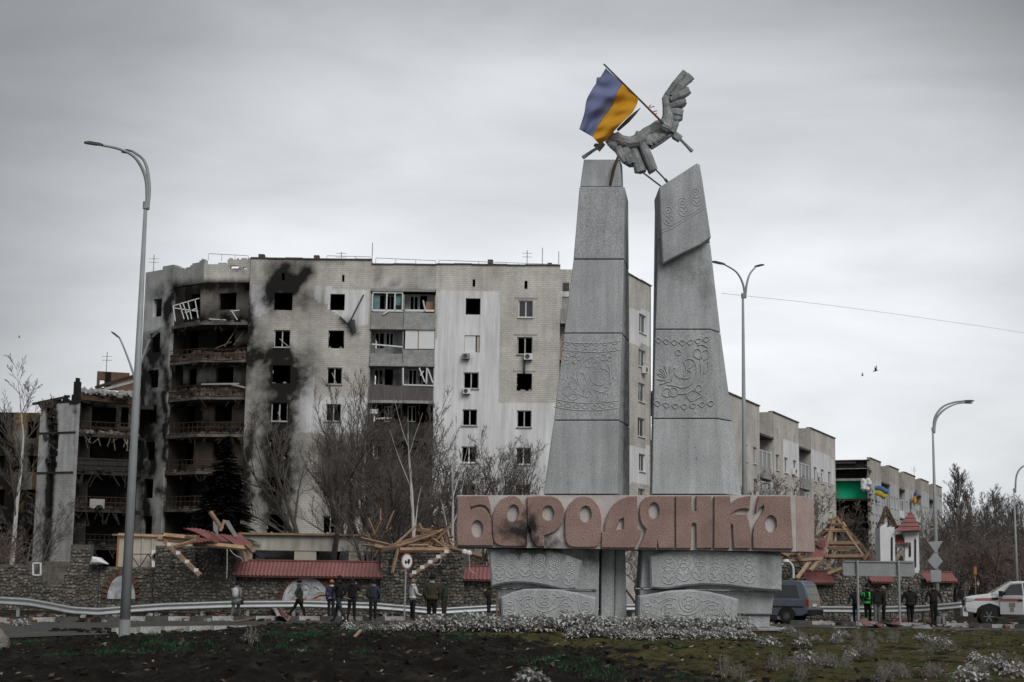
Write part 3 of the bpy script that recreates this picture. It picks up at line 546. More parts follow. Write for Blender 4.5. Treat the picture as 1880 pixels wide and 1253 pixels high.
lines([(spline(Za(q), 5), c_) for q, c_ in [([(540, 400), (480, 350), (400, 390), (330, 480), (310, 570), (345, 680), (385, 735), (410, 690)], False), ([(540, 400), (490, 420), (455, 490), (460, 590), (520, 660), (590, 670), (635, 635)], False), ([(400, 430), (430, 470), (480, 440)], False), ([(340, 530), (390, 550), (420, 640), (400, 710)], False), ([(580, 480), (640, 495), (690, 560), (690, 660)], False), ([(655, 420), (690, 500), (690, 600)], False), ([(200, 590), (205, 480), (250, 405), (290, 430)], False), ([(240, 575), (300, 620), (305, 690), (260, 720), (225, 650)], False), ([(235, 710), (330, 780), (450, 815)], False), ([(500, 715), (590, 755), (680, 710), (620, 695)], False), ([(600, 770), (670, 775), (640, 850), (560, 860)], False), ([(450, 740), (500, 800), (470, 865)], False), ([(545, 800), (570, 840), (540, 865)], False)]]+[circ(*Za([(200, 740)])[0], 9), circ(*Za([(258, 805)])[0], 9, 6), circ(*Za([(612, 350)])[0], 6)]+[circ(*Za([(612+75*math.cos(a_), 350+55*math.sin(a_))])[0], 4.5) for a_ in (3.6, 4.7, 5.8, .3)]+[circ(*Za([(255+75*math.cos(a_), 370+60*math.sin(a_))])[0], 4.2) for a_ in (2.6, 3.3, 4.0, 4.7, 5.4, 6.1)], YL, .017, pl_, 'carved_bird')
tp = Zb([(80, 205), (250, 235), (450, 240), (600, 215), (720, 190)]); bt = Zb([(65, 930), (250, 965), (450, 975), (620, 950), (780, 930)])
lines(wave(tp, 7, 6)+wave(tp, 7, -3.5), YL-.008, .018, pr_, 'carved_band'); lines(wave(bt, 7, 6)+wave(bt, 7, -3.5), YL-.008, .018, pr_, 'carved_band')
lines([(spline(Zb(q), 5), False) for q in [[(400, 470), (450, 435), (520, 450), (555, 530), (545, 640), (490, 720), (400, 765), (310, 745), (215, 730)], [(400, 470), (435, 520), (430, 600), (375, 655), (320, 620), (295, 580)], [(400, 660), (470, 650), (498, 590), (450, 560)], [(470, 545), (540, 490)], [(600, 480), (605, 620), (540, 760), (430, 830), (330, 835)], [(590, 440), (530, 400), (525, 340), (570, 320), (610, 360), (590, 440)], [(620, 430), (610, 370), (650, 330), (695, 350), (690, 410), (640, 448)], [(565, 280), (620, 268), (680, 300)], [(690, 460), (690, 540), (640, 600), (660, 520)], [(440, 850), (500, 790), (620, 855), (560, 890), (490, 918), (440, 850)]]]+[circ(*Zb([(290, 815)])[0], 8), circ(*Zb([(215, 820)])[0], 8), circ(*Zb([(580, 770)])[0], 6), circ(*Zb([(345, 360)])[0], 5)]+[(spline(Zb([(230, 680), (230+130*math.cos(a_)*.6, 640+115*math.sin(a_)), (230+130*math.cos(a_), 640+115*math.sin(a_)), (260, 690)]), 4), False) for a_ in (2.4, 2.9, 3.4, 3.9, 4.4, 4.9, 5.4)], YL-.008, .018, pr_, 'carved_bird')
for (cx, cy), (bx, by) in (((1226, 388), (1228, 405)), ((1252.5, 372), (1255, 388)), ((1276, 355), (1279, 369))): lines(flower(cx, cy, 8.2, 0)+[circ(cx, cy, 4.2)]+bud(bx, by, 9), YM+.18, .018, pr_, 'carved_flower')
lines([(spline([(1213, 423), (1240, 411), (1270, 392), (1295, 376)], 4), False), (spline([(1213, 428), (1240, 416), (1270, 397), (1296, 381)], 4), False)], YM+.18, .015, pr_, 'carved_line')
# ================================================================== BIRD SCULPTURE
Zs = lambda x, y, dy=0: P(1040+x/5.012, 100+y/5.012, YM+1.0+dy)
K = 1/5.012*(YM+1)/FPX
MT['bronze'] = pmat('grey_bird_metal', (.15, .155, .16), (.29, .30, .305), 3, .6, .3, 12, grain=.2, gscale=14, metal=0)
bird = thing('bird_sculpture', 'grey sculpted stork with one raised wing perched over the monument pillars', 'sculpture', Zs(650, 900))
def limb(name, pts, rads, dys=None, flat=.55, n=10, parent=bird, mat='bronze', label=None):
    dys = dys or [0]*len(pts); m = MB()
    m.tube([Zs(x, y, d) for (x, y), d in zip(pts, dys)], [r*K for r in rads], n, flat=flat, up=(0, 1, 0)); return obj(name, m, MT[mat], parent, smooth=False, label=label)
limb('body', [(400, 780), (480, 790), (580, 815), (660, 800), (705, 760), (740, 720), (800, 680)], [35, 55, 62, 70, 62, 55, 45], flat=.9)
limb('wing', [(690, 770), (760, 720), (850, 670), (925, 640), (940, 570), (925, 490), (912, 410), (935, 350)], [48, 55, 70, 72, 62, 45, 38, 25], [0, 0, -.08, -.1, -.05, 0, 0, 0], flat=.7)
limb('shoulder', [(845, 660), (890, 660), (935, 680), (970, 640)], [20, 52, 48, 15], [-.15, -.2, -.2, -.1], flat=.8)
for pts, r in (([(925, 370), (1000, 270), (1090, 155)], (26, 30, 24)), ([(975, 385), (1060, 290), (1155, 205)], (30, 36, 34)), ([(960, 420), (1040, 375), (1130, 330)], (28, 36, 40)), ([(950, 480), (1020, 455), (1098, 432)], (26, 32, 30)), ([(945, 530), (1010, 530), (1072, 545)], (34, 42, 40)), ([(950, 590), (1000, 590), (1052, 585)], (30, 30, 25)), ([(1010, 590), (1000, 650), (975, 715)], (34, 34, 25)), ([(925, 680), (880, 740), (830, 780)], (36, 38, 34)), ([(830, 700), (820, 760), (790, 810)], (40, 42, 40)), ([(760, 730), (760, 790), (750, 830)], (42, 46, 44)), ([(690, 760), (650, 730), (640, 770)], (40, 30, 30))):
    limb('feather', pts, r, [-.05, -.12, -.1], flat=.45, n=6)
for nm, o_, y0_, y1_ in (('wing_plate', [(640, 775), (655, 705), (740, 680), (840, 645), (895, 570), (912, 480), (900, 380), (935, 335), (1010, 240), (1085, 152), (1130, 165), (1168, 210), (1165, 232), (1085, 288), (1128, 296), (1136, 358), (1075, 398), (1104, 405), (1104, 456), (1050, 500), (1078, 515), (1072, 590), (1030, 612), (1018, 660), (982, 722), (870, 795), (790, 850), (742, 845), (700, 800)], .05, .24), ('wing_plate', [(362, 790), (420, 730), (475, 705), (560, 765), (640, 785), (715, 820), (760, 900), (832, 1035), (820, 1062), (766, 1092), (738, 1030), (735, 1068), (690, 1086), (632, 1078), (622, 1022), (585, 1025), (520, 985), (480, 935), (452, 885), (405, 845)], .05, .24)):
    m = MB(); m.poly([(lambda v: (v.x, v.z))(Zs(x, y)) for x, y in o_], [], YM+1.0+y0_, YM+1.0+y1_, .03); obj(nm, m, MT['bronze'], bird)
m = MB(); m.poly([(lambda v: (v.x, v.z))(Zs(x, y)) for x, y in [(765, 850), (870, 780), (975, 710), (1030, 620), (1045, 600), (1010, 720), (880, 815), (785, 873)]], [], YM+.95, YM+1.12, .02); obj('wing_edge', m, MT['bronze'], bird)
for pts, r in (([(470, 850), (510, 930), (545, 985)], (40, 42, 40)), ([(540, 860), (565, 950), (590, 1005)], (44, 46, 40)), ([(440, 800), (430, 840), (420, 860)], (40, 38, 30)), ([(380, 790), (400, 820), (440, 870)], (30, 30, 20)), ([(450, 740), (520, 800), (600, 840)], (36, 46, 30))):
    limb('feather', pts, r, [-.05, -.1, -.08], flat=.45, n=6)
limb('tail_feather', [(610, 850), (650, 960), (688, 1078)], (36, 52, 56), flat=.45, n=8); limb('tail_feather', [(700, 820), (750, 940), (800, 1066)], (40, 46, 44), [-.1, -.12, -.1], flat=.5, n=8)
limb('wing', [(420, 790), (360, 680), (330, 540), (318, 400), (308, 290), (305, 215)], [45, 55, 55, 48, 40, 28], [0, .1, .2, .25, .25, .25], label='far wing, mostly hidden behind the flag')
limb('beak', [(470, 700), (560, 615), (630, 545), (680, 496)], [14, 20, 14, 3], [-.1]*4, flat=.6, mat='darkmetal')
limb('leg', [(1040, 775), (1100, 835), (1158, 895)], [14, 15, 20], flat=1); limb('leg_collar', [(955, 705), (1000, 750), (1050, 785)], [10, 44, 38], flat=.5, n=6)
limb('leg', [(330, 835), (240, 890), (150, 952)], [14, 15, 20], flat=1); limb('leg_collar', [(255, 830), (300, 860), (345, 820)], [14, 42, 20], [.05]*3, flat=.4, n=6)
limb('strut', [(705, 1090), (870, 1215)], [8, 8], flat=1, mat='darkmetal'); limb('strut', [(820, 1060), (925, 1170)], [8, 8], flat=1, mat='darkmetal'); limb('strut', [(480, 930), (440, 1040), (402, 1205)], [12, 14, 14], [0, -.2, -.35], flat=1, mat='oldwood'); limb('joint', [(908, 1150), (930, 1178)], [14, 14], flat=1, mat='darkmetal')
# flag tied to the bird
MT['fblue'] = pmat('flag_blue_cloth', (.27, .31, .52), (.33, .37, .58), 2, .9, trans=.5); MT['fyellow'] = pmat('flag_yellow_cloth', (.82, .45, .035), (.88, .52, .06), 2, .9, trans=.5)
flag = thing('flag', 'blue and yellow national flag tied to the bird sculpture', 'flag', Zs(650, 430, -.4))
m = MB(); m.tube([Zs(343, 90, -.45), Zs(620, 365, -.45), Zs(895, 640, -.3)], [8*K, 9*K, 11*K], 8); obj('pole', m, MT['oldwood'], flag)
m = MB()
for a_, b_ in (((740, 480), (830, 570)), ((750, 500), (775, 465)), ((790, 530), (835, 520)), ((770, 490), (810, 480)), ((800, 555), (835, 545))): m.tube([Zs(*a_, -.5), Zs(*b_, -.5)], 5*K, 5)
obj('ribbon', m, pmat('red_ribbon', (.35, .09, .05), None, 3), flag)
# cloth surface between hoist (along the pole) and fly edge
H0 = spline([(362, 128), (400, 165), (445, 205), (517, 272)], 8); H1 = spline([(517, 272), (560, 305), (600, 350), (662, 408)], 8)
top_ = spline([(362, 128), (300, 230), (245, 310), (185, 420), (165, 540), (118, 690)], 8); midl = spline([(517, 272), (470, 345), (440, 430), (395, 510), (320, 600), (280, 680), (240, 760)], 7)
botl = spline([(662, 408), (645, 470), (600, 545), (520, 620), (440, 705), (365, 790), (300, 825)], 7)
def band(name, A, B, mat, ph):
    n = 40; k = 14; vs = []
    def samp(L_, u): x = u*(len(L_)-1); i = min(int(x), len(L_)-2); f_ = x-i; return (L_[i][0]*(1-f_)+L_[i+1][0]*f_, L_[i][1]*(1-f_)+L_[i+1][1]*f_)
    for i in range(n+1):
        u = i/n; a_, b_ = samp(A, u), samp(B, u)
        for j in range(k+1):
            v = j/k; x, y = a_[0]*(1-v)+b_[0]*v, a_[1]*(1-v)+b_[1]*v; vv = v+ph
            dy = -.45+.11*min(1, u*3)*math.sin(vv*4.6+u*5.5)+.07*min(1, u*3)*math.sin(vv*9+u*9+1)+.04*min(1, u*4)*math.sin(u*22+vv*6)
            vs.append(Zs(x, y, dy))
    m = MB(); m.add(vs, [(i*(k+1)+j, i*(k+1)+j+1, (i+1)*(k+1)+j+1, (i+1)*(k+1)+j) for i in range(n) for j in range(k)])
    o = obj(name, m, MT[mat], flag, smooth=True); s_ = o.modifiers.new('thick', 'SOLIDIFY'); s_.thickness = .004
band('blue_band', top_, midl, 'fblue', 0); band('yellow_band', midl, botl, 'fyellow', 1)
# ================================================================== WALL BUILDING KIT
class Frame:
    """a vertical wall plane: origin on the ground, local x along the wall, local y into the building"""
    def __init__(s, a, b):
        s.o = Vector((a.x, a.y, 0)); d = Vector((b.x-a.x, b.y-a.y, 0)); s.w = d.length; s.u = d.normalized(); s.n = Vector((-s.u.y, s.u.x, 0))
        s.M = Matrix(((s.u.x, s.n.x, 0, s.o.x), (s.u.y, s.n.y, 0, s.o.y), (0, 0, 1, 0), (0, 0, 0, 1)))
    def loc(s, px, py, dep=0.0):
        d = ray(px, py); o = s.o+s.n*dep; t = (o-Vector((0, 0, CAMZ))).dot(s.n)/d.dot(s.n); q = Vector((0, 0, CAMZ))+d*t; return (q-s.o).dot(s.u), q.z
    def box(s, x0, y0, x1, y1, dep=0.0):
        c = [s.loc(x, y, dep) for x in (x0, x1) for y in (y0, y1)]; us = sorted(c_[0] for c_ in c); zs = sorted(c_[1] for c_ in c)
        return ((us[0]+us[1])/2, (zs[0]+zs[1])/2, (us[2]+us[3])/2, (zs[2]+zs[3])/2)
    def W(s, u, z, dep=0.0): return s.o+s.u*u+s.n*dep+Vector((0, 0, z))
def fr(pxa, Ya, pxb, Yb, z=13.0): return Frame(COL(pxa, Ya, z), COL(pxb, Yb, z))
def blobs(L_):
    A = np.array(L_, float)
    def f(p):
        s = np.zeros(len(p)); wx = (fbm(p[:, 0]*.035, p[:, 1]*.03, 51, 5)-.5)*34; wy = (fbm(p[:, 0]*.035, p[:, 1]*.03, 57, 5)-.5)*46; p = np.stack([p[:, 0]+wx, p[:, 1]+wy], 1)
        for x, y, sx, sy, k in A: s = np.maximum(s, k*np.exp(-((p[:, 0]-x)/sx)**2-((p[:, 1]-y)/sy)**2)); 
        return s*(.72+.5*fbm(p[:, 0]*.09, p[:, 1]*.03, 61, 4))
    return f
def inpoly(p, poly):
    x, y = p[:, 0], p[:, 1]; r = np.zeros(len(p), bool); n = len(poly)
    for i in range(n):
        (x1, y1), (x2, y2) = poly[i], poly[(i+1) % n]
        c = ((y1 > y) != (y2 > y)) & (x < (x2-x1)*(y-y1)/(y2-y1+1e-12)+x1); r ^= c
    return r
def mkwall(name, parent, F_, u0, u1, z0, z1, holes=(), mat=None, thick=.35, res=.32, soot=None, plaster=(), burnt=None, top=None, dep=0.0, label=None, back=False, cut=None):
    us = np.unique(np.round(np.concatenate([np.linspace(u0, u1, max(2, int((u1-u0)/res)+1)), [h for q in holes for h in (q[0], q[2]) if u0 < h < u1]]), 3))
    zs = np.unique(np.round(np.concatenate([np.linspace(z0, z1, max(2, int((z1-z0)/res)+1)), [h for q in holes for h in (q[1], q[3]) if z0 < h < z1]]), 3))
    us = us[np.concatenate([[True], np.diff(us) > .012])]; zs = zs[np.concatenate([[True], np.diff(zs) > .012])]
    uc = (us[1:]+us[:-1])/2; zc = (zs[1:]+zs[:-1])/2; UC, ZC = np.meshgrid(uc, zc); solid = np.ones_like(UC, bool)
    for h in holes: solid &= ~((UC > h[0]) & (UC < h[2]) & (ZC > h[1]) & (ZC < h[3]))
    if top is not None: solid &= ZC < top(UC)
    if cut is not None:
        q = np.array(F_.o)[None, :]+UC.ravel()[:, None]*np.array(F_.u)[None]; q[:, 2] += ZC.ravel(); solid &= ~cut(proj(q)).reshape(UC.shape)
    U, Z = np.meshgrid(us, zs); nu = len(us); V0 = np.stack([U.ravel(), np.full(U.size, dep), Z.ravel()], 1); V1 = V0.copy(); V1[:, 1] += thick; nv = len(V0)
    jj, ii = np.nonzero(solid); a = jj*nu+ii; faces = [np.stack([a, a+1, a+nu+1, a+nu], 1)]
    pad = np.pad(solid, 1)
    for dj, di, e in ((0, -1, lambda a: (a+nu, a+nu+nv, a+nv, a)), (0, 1, lambda a: (a+1, a+1+nv, a+1+nu+nv, a+1+nu)), (-1, 0, lambda a: (a, a+nv, a+1+nv, a+1)), (1, 0, lambda a: (a+nu+1, a+nu+1+nv, a+nu+nv, a+nu))):
        nb = pad[1+dj:pad.shape[0]-1+dj, 1+di:pad.shape[1]-1+di]; j, i = np.nonzero(solid & ~nb); faces.append(np.stack(e(j*nu+i), 1))
    if back: faces.append(np.stack([a+nv, a+nu+nv, a+nu+1+nv, a+1+nv], 1))
    Vv = np.concatenate([V0, V1]); Fc = np.concatenate(faces); used = np.unique(Fc); rm = np.zeros(len(Vv), int); rm[used] = np.arange(len(used)); Vv = Vv[used]; Fc = rm[Fc]
    me = np_mesh(name, Vv, Fc)
    Wd = np.array(F_.o)[None, :]+Vv[:, :1]*np.array(F_.u)[None]+Vv[:, 1:2]*np.array(F_.n)[None]; Wd[:, 2] += Vv[:, 2]; pp = proj(Wd)
    c = np.zeros((len(Vv), 4), np.float32); c[:, 3] = 1
    if soot is not None: c[:, 0] = np.clip(soot(pp), 0, 1)
    for pl in plaster: c[inpoly(pp, pl), 1] = 1
    if burnt is not None: c[:, 2] = np.clip(burnt(pp), 0, 1)
    at = me.color_attributes.new('mask', 'FLOAT_COLOR', 'POINT'); at.data.foreach_set('color', c.ravel())
    return link(name, me, mat, parent, M=F_.M, label=label)
def lbox(name, parent, F_, b, d0, d1, mat, bevel=0, label=None):
    """box in wall coordinates: b=(u0,z0,u1,z1), from depth d0 to d1"""
    m = MB(); m.box(((b[0]+b[2])/2, (d0+d1)/2, (b[1]+b[3])/2), (b[2]-b[0], d1-d0, b[3]-b[1])); return obj(name, m, mat, parent, M=F_.M, label=label)
def window(parent, F_, h, kind='bare', dep=0.0, sill=True):
    u0, z0, u1, z1 = h; t = .07; d0, d1 = dep+.14, dep+.2; um = (u0+u1)/2; m = MB()
    if kind == 'bare':
        for k in range(random.randint(4, 8)):
            e = random.random(); sz = random.uniform(.04, .16)
            if e < .6: m.box((random.uniform(u0+.05, u1-.05), dep+random.uniform(.1, .3), z0+sz*.4), (sz*1.6, sz, sz), Matrix.Rotation(random.random(), 3, 'Y'))
            else: m.box((random.choice((u0+.03, u1-.03)), dep+.16, random.uniform(z0+.2, z1-.2)), (.06, .07, random.uniform(.2, .6)))
        return obj('frame_remnant', m, MT['burntconc'] if random.random() < .6 else MT['concrete'], parent, M=F_.M, kind='stuff')
    if kind == 'board':
        w_ = lbox('window_board', parent, F_, (u0+.02, z0+.02, u0+(u1-u0)*.72, z1-.02), dep+.08, dep+.11, MT['board']); lbox('window_board', parent, F_, (u0+(u1-u0)*.8, z0+.05, u1-.03, z1-.03), dep+.09, dep+.12, MT['beige']); return
    bars = [(u0, z0, u0+t, z1), (u1-t, z0, u1, z1), (u0+t, z0, u1-t, z0+t), (u0+t, z1-t, u1-t, z1), (um-.04, z0+t, um+.04, z1-t)]
    if kind == 'broken': bars = [b_ for k, b_ in enumerate(bars) if k in random.sample(range(5), 4) or k == 4]
    for b_ in bars: m.box(((b_[0]+b_[2])/2, (d0+d1)/2, (b_[1]+b_[3])/2), (b_[2]-b_[0], d1-d0, b_[3]-b_[1]))
    if kind == 'broken':
        for _ in range(random.choice((0, 0, 1, 1))): m.bar((random.uniform(u0+.1, u1-.1), d0, z0+.08), (random.uniform(u0+.1, u1-.1), d0-.15, random.uniform(z0+.5, z1-.1)), .04)
    wn = obj('window', m, MT['white'] if kind in ('glazed', 'frame') else MT['dirtyframe'], parent, M=F_.M)
    if kind == 'glazed':
        for s_ in ((u0+t, um-.04), (um+.04, u1-t)): lbox('pane', wn, F_, (s_[0], z0+t, s_[1], z1-t), dep+.165, dep+.175, MT['glass'])
    elif kind == 'half': lbox('pane', wn, F_, (u0+t, z0+t, um-.04, z1-t), dep+.165, dep+.175, MT['glass'])
    if sill: lbox('sill', parent, F_, (u0-.06, z0-.07, u1+.06, z0-.005), dep-.1, dep+.14, MT['white'] if kind != 'broken' else MT['concrete'])
BW = wallmat('silicate_brick', (.62, .595, .545), (.54, .52, .48), (.36, .35, .335), plaster=(.78, .785, .795))
BG = wallmat('grey_brick', (.52, .515, .50), (.44, .435, .42), (.29, .286, .28), plaster=(.68, .69, .70))
BL = wallmat('light_block', (.58, .575, .565), (.52, .517, .51), (.38, .377, .37), plaster=(.72, .725, .735))
BB = wallmat('burnt_block', (.50, .46, .41), (.42, .385, .34), (.25, .235, .22), plaster=(.55, .53, .50))
def roof_edge(parent, F_, u0, u1, z, dep=0.0, top=None):
    m = MB(); n = max(1, int((u1-u0)/1.3)); e = np.linspace(u0, u1, n+1)
    for a_, b_ in zip(e[:-1], e[1:]):
        zz = z+random.uniform(-.02, .02); m.box(((a_+b_)/2, dep+.17, zz+.03), (b_-a_, .52, .08+random.uniform(0, .03)))
    return obj('parapet_capping', m, MT['roofdark'], parent, M=F_.M)
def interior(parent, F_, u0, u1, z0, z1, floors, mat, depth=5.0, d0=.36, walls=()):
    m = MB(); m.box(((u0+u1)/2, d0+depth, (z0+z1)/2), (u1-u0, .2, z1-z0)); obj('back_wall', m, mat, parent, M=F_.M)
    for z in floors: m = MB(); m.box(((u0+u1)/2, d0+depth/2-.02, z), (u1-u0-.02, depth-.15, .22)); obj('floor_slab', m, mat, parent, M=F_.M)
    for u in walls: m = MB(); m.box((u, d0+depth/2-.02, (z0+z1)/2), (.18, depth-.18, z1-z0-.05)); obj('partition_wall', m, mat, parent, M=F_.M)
def antenna(parent, p, h, arms=True):
    m = MB(); m.tube([p, p+Vector((0, 0, h))], .025, 4)
    if arms:
        for k in range(2): m.tube([p+Vector((-.4, 0, h*.8-k*.3)), p+Vector((.4, 0, h*.8-k*.3))], .015, 4)
    obj('antenna', m, MT['darkmetal'], parent)
# ================================================================== BURNT APARTMENT BLOCK
YB = 121.0
FA = fr(448, YB, 674, YB); FL = fr(674, YB, 795, YB); FB = fr(795, YB, 1026, YB)
apt = thing('apartment_block', 'burnt nine-storey brick apartment block with smashed windows and sooty balconies', 'building', tuple(COL(700, YB+4, 0)))
ROWS = [0, 67.5, 135, 202.5, 270, 338, 406]
def zat(F_, px, py): return F_.loc(px, py)[1]
# --- section A
ztop = zat(FA, 570, 476)
colL = [(503, 538, 537, 570), (503, 606, 533, 638), (500, 671, 533, 704), (498, 740, 528, 774), (495, 808, 527, 842), (491, 877, 524, 910), (490, 945, 521, 981)]
colR = [(606, 540, 633, 570), (603, 607, 632, 640), (600, 675, 628, 706), (598, 742, 626, 774), (597, 810, 626, 842), (594, 880, 622, 912), (592, 948, 620, 980)]
hA = [FA.box(*c) for c in colL+colR]; vA = [FA.box(517, 502, 523, 515), FA.box(628, 505, 632.5, 518)]
sA = blobs([(520, 515, 38, 48, 1.1), (550, 505, 26, 30, .9), (498, 540, 28, 46, 1.0), (562, 550, 34, 40, .6), (500, 655, 75, 24, 1.0), (520, 692, 54, 48, 1.1), (465, 640, 28, 36, .7), (512, 765, 42, 70, .95), (505, 835, 40, 66, 1.15), (505, 890, 40, 66, 1.15), (502, 945, 30, 52, 1.1), (548, 850, 30, 66, .6), (610, 830, 42, 42, .85), (606, 885, 28, 62, .75), (604, 952, 20, 32, .6), (645, 600, 18, 16, .7), (650, 830, 36, 32, .6), (470, 760, 14, 60, .6), (455, 850, 12, 110, .9), (560, 478, 70, 12, .5), (640, 480, 46, 10, .45), (452, 620, 14, 130, .95), (450, 900, 16, 120, 1.0), (575, 640, 30, 14, .35)])
def sA_(p): return np.maximum(sA(p)*1.08, .09)
plA = [[(460, 522), (484, 521), (493, 545), (503, 562), (492, 575), (468, 582), (458, 570)], [(578, 528), (590, 526), (590, 552), (580, 560)], [(596, 528), (680, 531), (678, 601), (640, 600), (618, 575), (600, 566)], [(575, 660), (574, 732), (675, 733), (671, 797), (536, 797), (545, 740), (560, 690)]]
mkwall('wall', apt, FA, 0, FA.w, 0, ztop, hA+vA, BW, soot=sA_, plaster=plA, res=.28, burnt=blobs([(520, 700, 30, 30, .5), (525, 545, 60, 35, .25), (620, 840, 30, 30, .4)]))
roof_edge(apt, FA, 0, FA.w, ztop)
kA = ['bare', 'broken', 'bare', 'broken', 'bare', 'bare', 'bare', 'bare', 'bare', 'broken', 'broken', 'bare', 'bare', 'broken']
for h, k in zip(hA, kA): window(apt, FA, h, k)
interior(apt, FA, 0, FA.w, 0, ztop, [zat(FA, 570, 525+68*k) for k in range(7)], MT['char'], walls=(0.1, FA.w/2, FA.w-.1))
m = MB(); m.box((FA.w/2, 6, ztop-.4), (FA.w, 11.5, .3)); obj('roof_slab', m, MT['burntconc'], apt, M=FA.M)
def chimney(F_, px, py0, py1, wpx):
    b_ = F_.box(px-wpx/2, py0, px+wpx/2, py1); lbox('chimney', apt, F_, (b_[0], b_[1]-.2, b_[2], b_[3]), 1.0, 1.6, MT['roofdark'])
chimney(FA, 476, 462, 473, 11); chimney(FA, 578, 464, 475, 10)
m = MB()
for a_, b_ in (((640, 596), (668, 542)), ((640, 596), (624, 582))): m.tube([FA.W(*FA.loc(*a_), -.05), FA.W(*FA.loc(*b_), -.12)], .06, 5)
m.tube([FA.W(*FA.loc(645, 590), -.1), FA.W(*FA.loc(652, 612), -.3)], [.3, .12], 5); obj('torn_cable_bracket', m, MT['darkmetal'], apt)
# --- loggias between A and B
zl = zat(FL, 740, 486)
mkwall('wall', apt, FL, 0, FL.w, zat(FL, 740, 531), zl, [], BW, soot=lambda p: np.maximum(blobs([(690, 505, 14, 30, .4), (740, 530, 60, 8, .5)])(p), .1), plaster=[[(700, 517), (712, 515), (720, 528), (700, 529)], [(727, 519), (742, 516), (745, 529), (725, 529)]])
roof_edge(apt, FL, 0, FL.w, zl)
hb = []; F2 = FL
for r in range(7):
    y = 543+67.6*r
    for (x0, x1) in ((689, 706), (709, 724), (752, 768), (771, 784)): hb.append(FL.box(x0-r*1.3, y, x1-r*1.3, y+29, 1.3))
mkwall('balcony_back_wall', apt, FL, 0, FL.w, 0, zat(FL, 740, 535), hb, BW, dep=1.3, thick=.25, res=.4, plaster=[[(660, 500), (810, 500), (810, 690), (660, 690)]], soot=lambda p: np.where(p[:, 1] > 735, .85, .25+.2*(p[:, 0] < 735)))
for k, h in enumerate(hb):
    if k % 3: window(apt, FL, h, random.choice(['frame', 'broken', 'frame']), dep=1.3, sill=False)
interior(apt, FL, 0, FL.w, 0, zl, [zat(FL, 740, 603+67.6*k) for k in range(6)], MT['char'], d0=1.6)
ub = FL.loc(740, 620)[0]
PARA = [('rail', 'concrete'), ('brick', 'concrete'), ('brown', 'brown'), ('burnt', 'burnt'), ('burnt', 'burnt'), ('burnt', 'burnt'), ('concrete', 'concrete')]
MT['brown'] = pmat('brown_stained_cladding', (.085, .075, .078), (.14, .125, .125), 1.5, .9, stretch=(6, 6, .6))
MT['ribbed'] = pmat('grey_ribbed_cladding', (.20, .20, .19), (.33, .325, .31), 2.2, .9, stretch=(9, 9, .5))
pm = {'rail': 'ribbed', 'concrete': 'concrete', 'brick': 'concrete', 'brown': 'brown', 'burnt': 'burntconc'}
for r in range(7):
    ys = 602+67.6*r; zs = zat(FL, 740, ys)
    lbox('balcony_slab', apt, FL, (.05, zs-.16, FL.w-.05, zs+.05), -.18, 1.3, MT['concrete'] if r < 3 else MT['burntconc'])
    for s_, (a_, b_) in enumerate(((.08, ub-.04), (ub+.04, FL.w-.08))):
        hgt = 1.1 if not (r == 1 and s_ == 0) else .75
        lbox('parapet_panel', apt, FL, (a_, zs+.06, b_, zs+.06+hgt), -.1, -.03, MT[pm[PARA[r][s_]]])
    lbox('divider', apt, FL, (ub-.035, zs+.05, ub+.035, zs+2.6), -.02, 1.28, MT['concrete'] if r < 3 else MT['burntconc'])
    for u_ in (.04, FL.w-.04): lbox('divider', apt, FL, (u_-.035, zs+.05, u_+.035, zs+2.6), -.02, 1.28, MT['concrete'] if r < 3 else MT['burntconc'])
def lw(x0, y0, x1, y1, mat='white', d=-.06, th=.06, name='balcony_frame'): b_ = FL.box(x0, y0, x1, y1); return lbox(name, apt, FL, b_, d, d+th, MT[mat])
for x in (684, 710, 725, 739): lw(x-1, 539, x+1.2, 571)
lw(684, 536, 740, 539); lw(684, 569, 740, 572.5); lw(744, 569, 797, 572.5); lw(682, 532, 799, 536, 'concrete', -.15, .3)
MT['teal'] = pmat('teal_balcony_panel', (.10, .19, .19), (.16, .26, .26), 3, .6)
lw(686, 541, 697, 568, 'teal', .2); lw(726, 541, 737, 560, 'teal', .2)
m = MB(); m.bar(FL.W(*FL.loc(777, 552), -.02), FL.W(*FL.loc(781, 572), -.1), .08); obj('loose_frame', m, MT['white'], apt); m = MB(); m.bar(FL.W(*FL.loc(704, 578), -.2), FL.W(*FL.loc(714, 572), -.2), .1); obj('loose_frame', m, MT['white'], apt)
b_ = FL.box(781, 552, 797, 570); lbox('wardrobe', apt, FL, b_, .5, .9, MT['wood'])
lw(744, 607, 767, 641, 'board'); lw(769, 607, 797, 641, 'board'); lw(767, 607, 769, 641, 'wood', -.05)
m = MB(); m.bar(FL.W(*FL.loc(683, 633), -.15), FL.W(*FL.loc(739, 638), -.15), .16, .1); obj('loose_frame', m, MT['white'], apt)
m = MB()
for a_, b_ in (((770, 676), (780, 702)), ((784, 676), (783, 705)), ((786, 678), (795, 704)), ((740, 676), (740, 706)), ((740, 707), (797, 709)), ((772, 690), (778, 682))): m.bar(FL.W(*FL.loc(*a_), -.1), FL.W(*FL.loc(*b_), -.14), .09)
obj('smashed_glazing_frame', m, MT['white'], apt)
m = MB(); m.bar(FL.W(*FL.loc(690, 770), -.3), FL.W(*FL.loc(722, 768), -.3), .1); obj('loose_panel', m, MT['white'], apt); m = MB(); m.box(FL.W(*FL.loc(688, 757), -.4), (.6, .2, .35)); obj('loose_panel', m, MT['white'], apt)
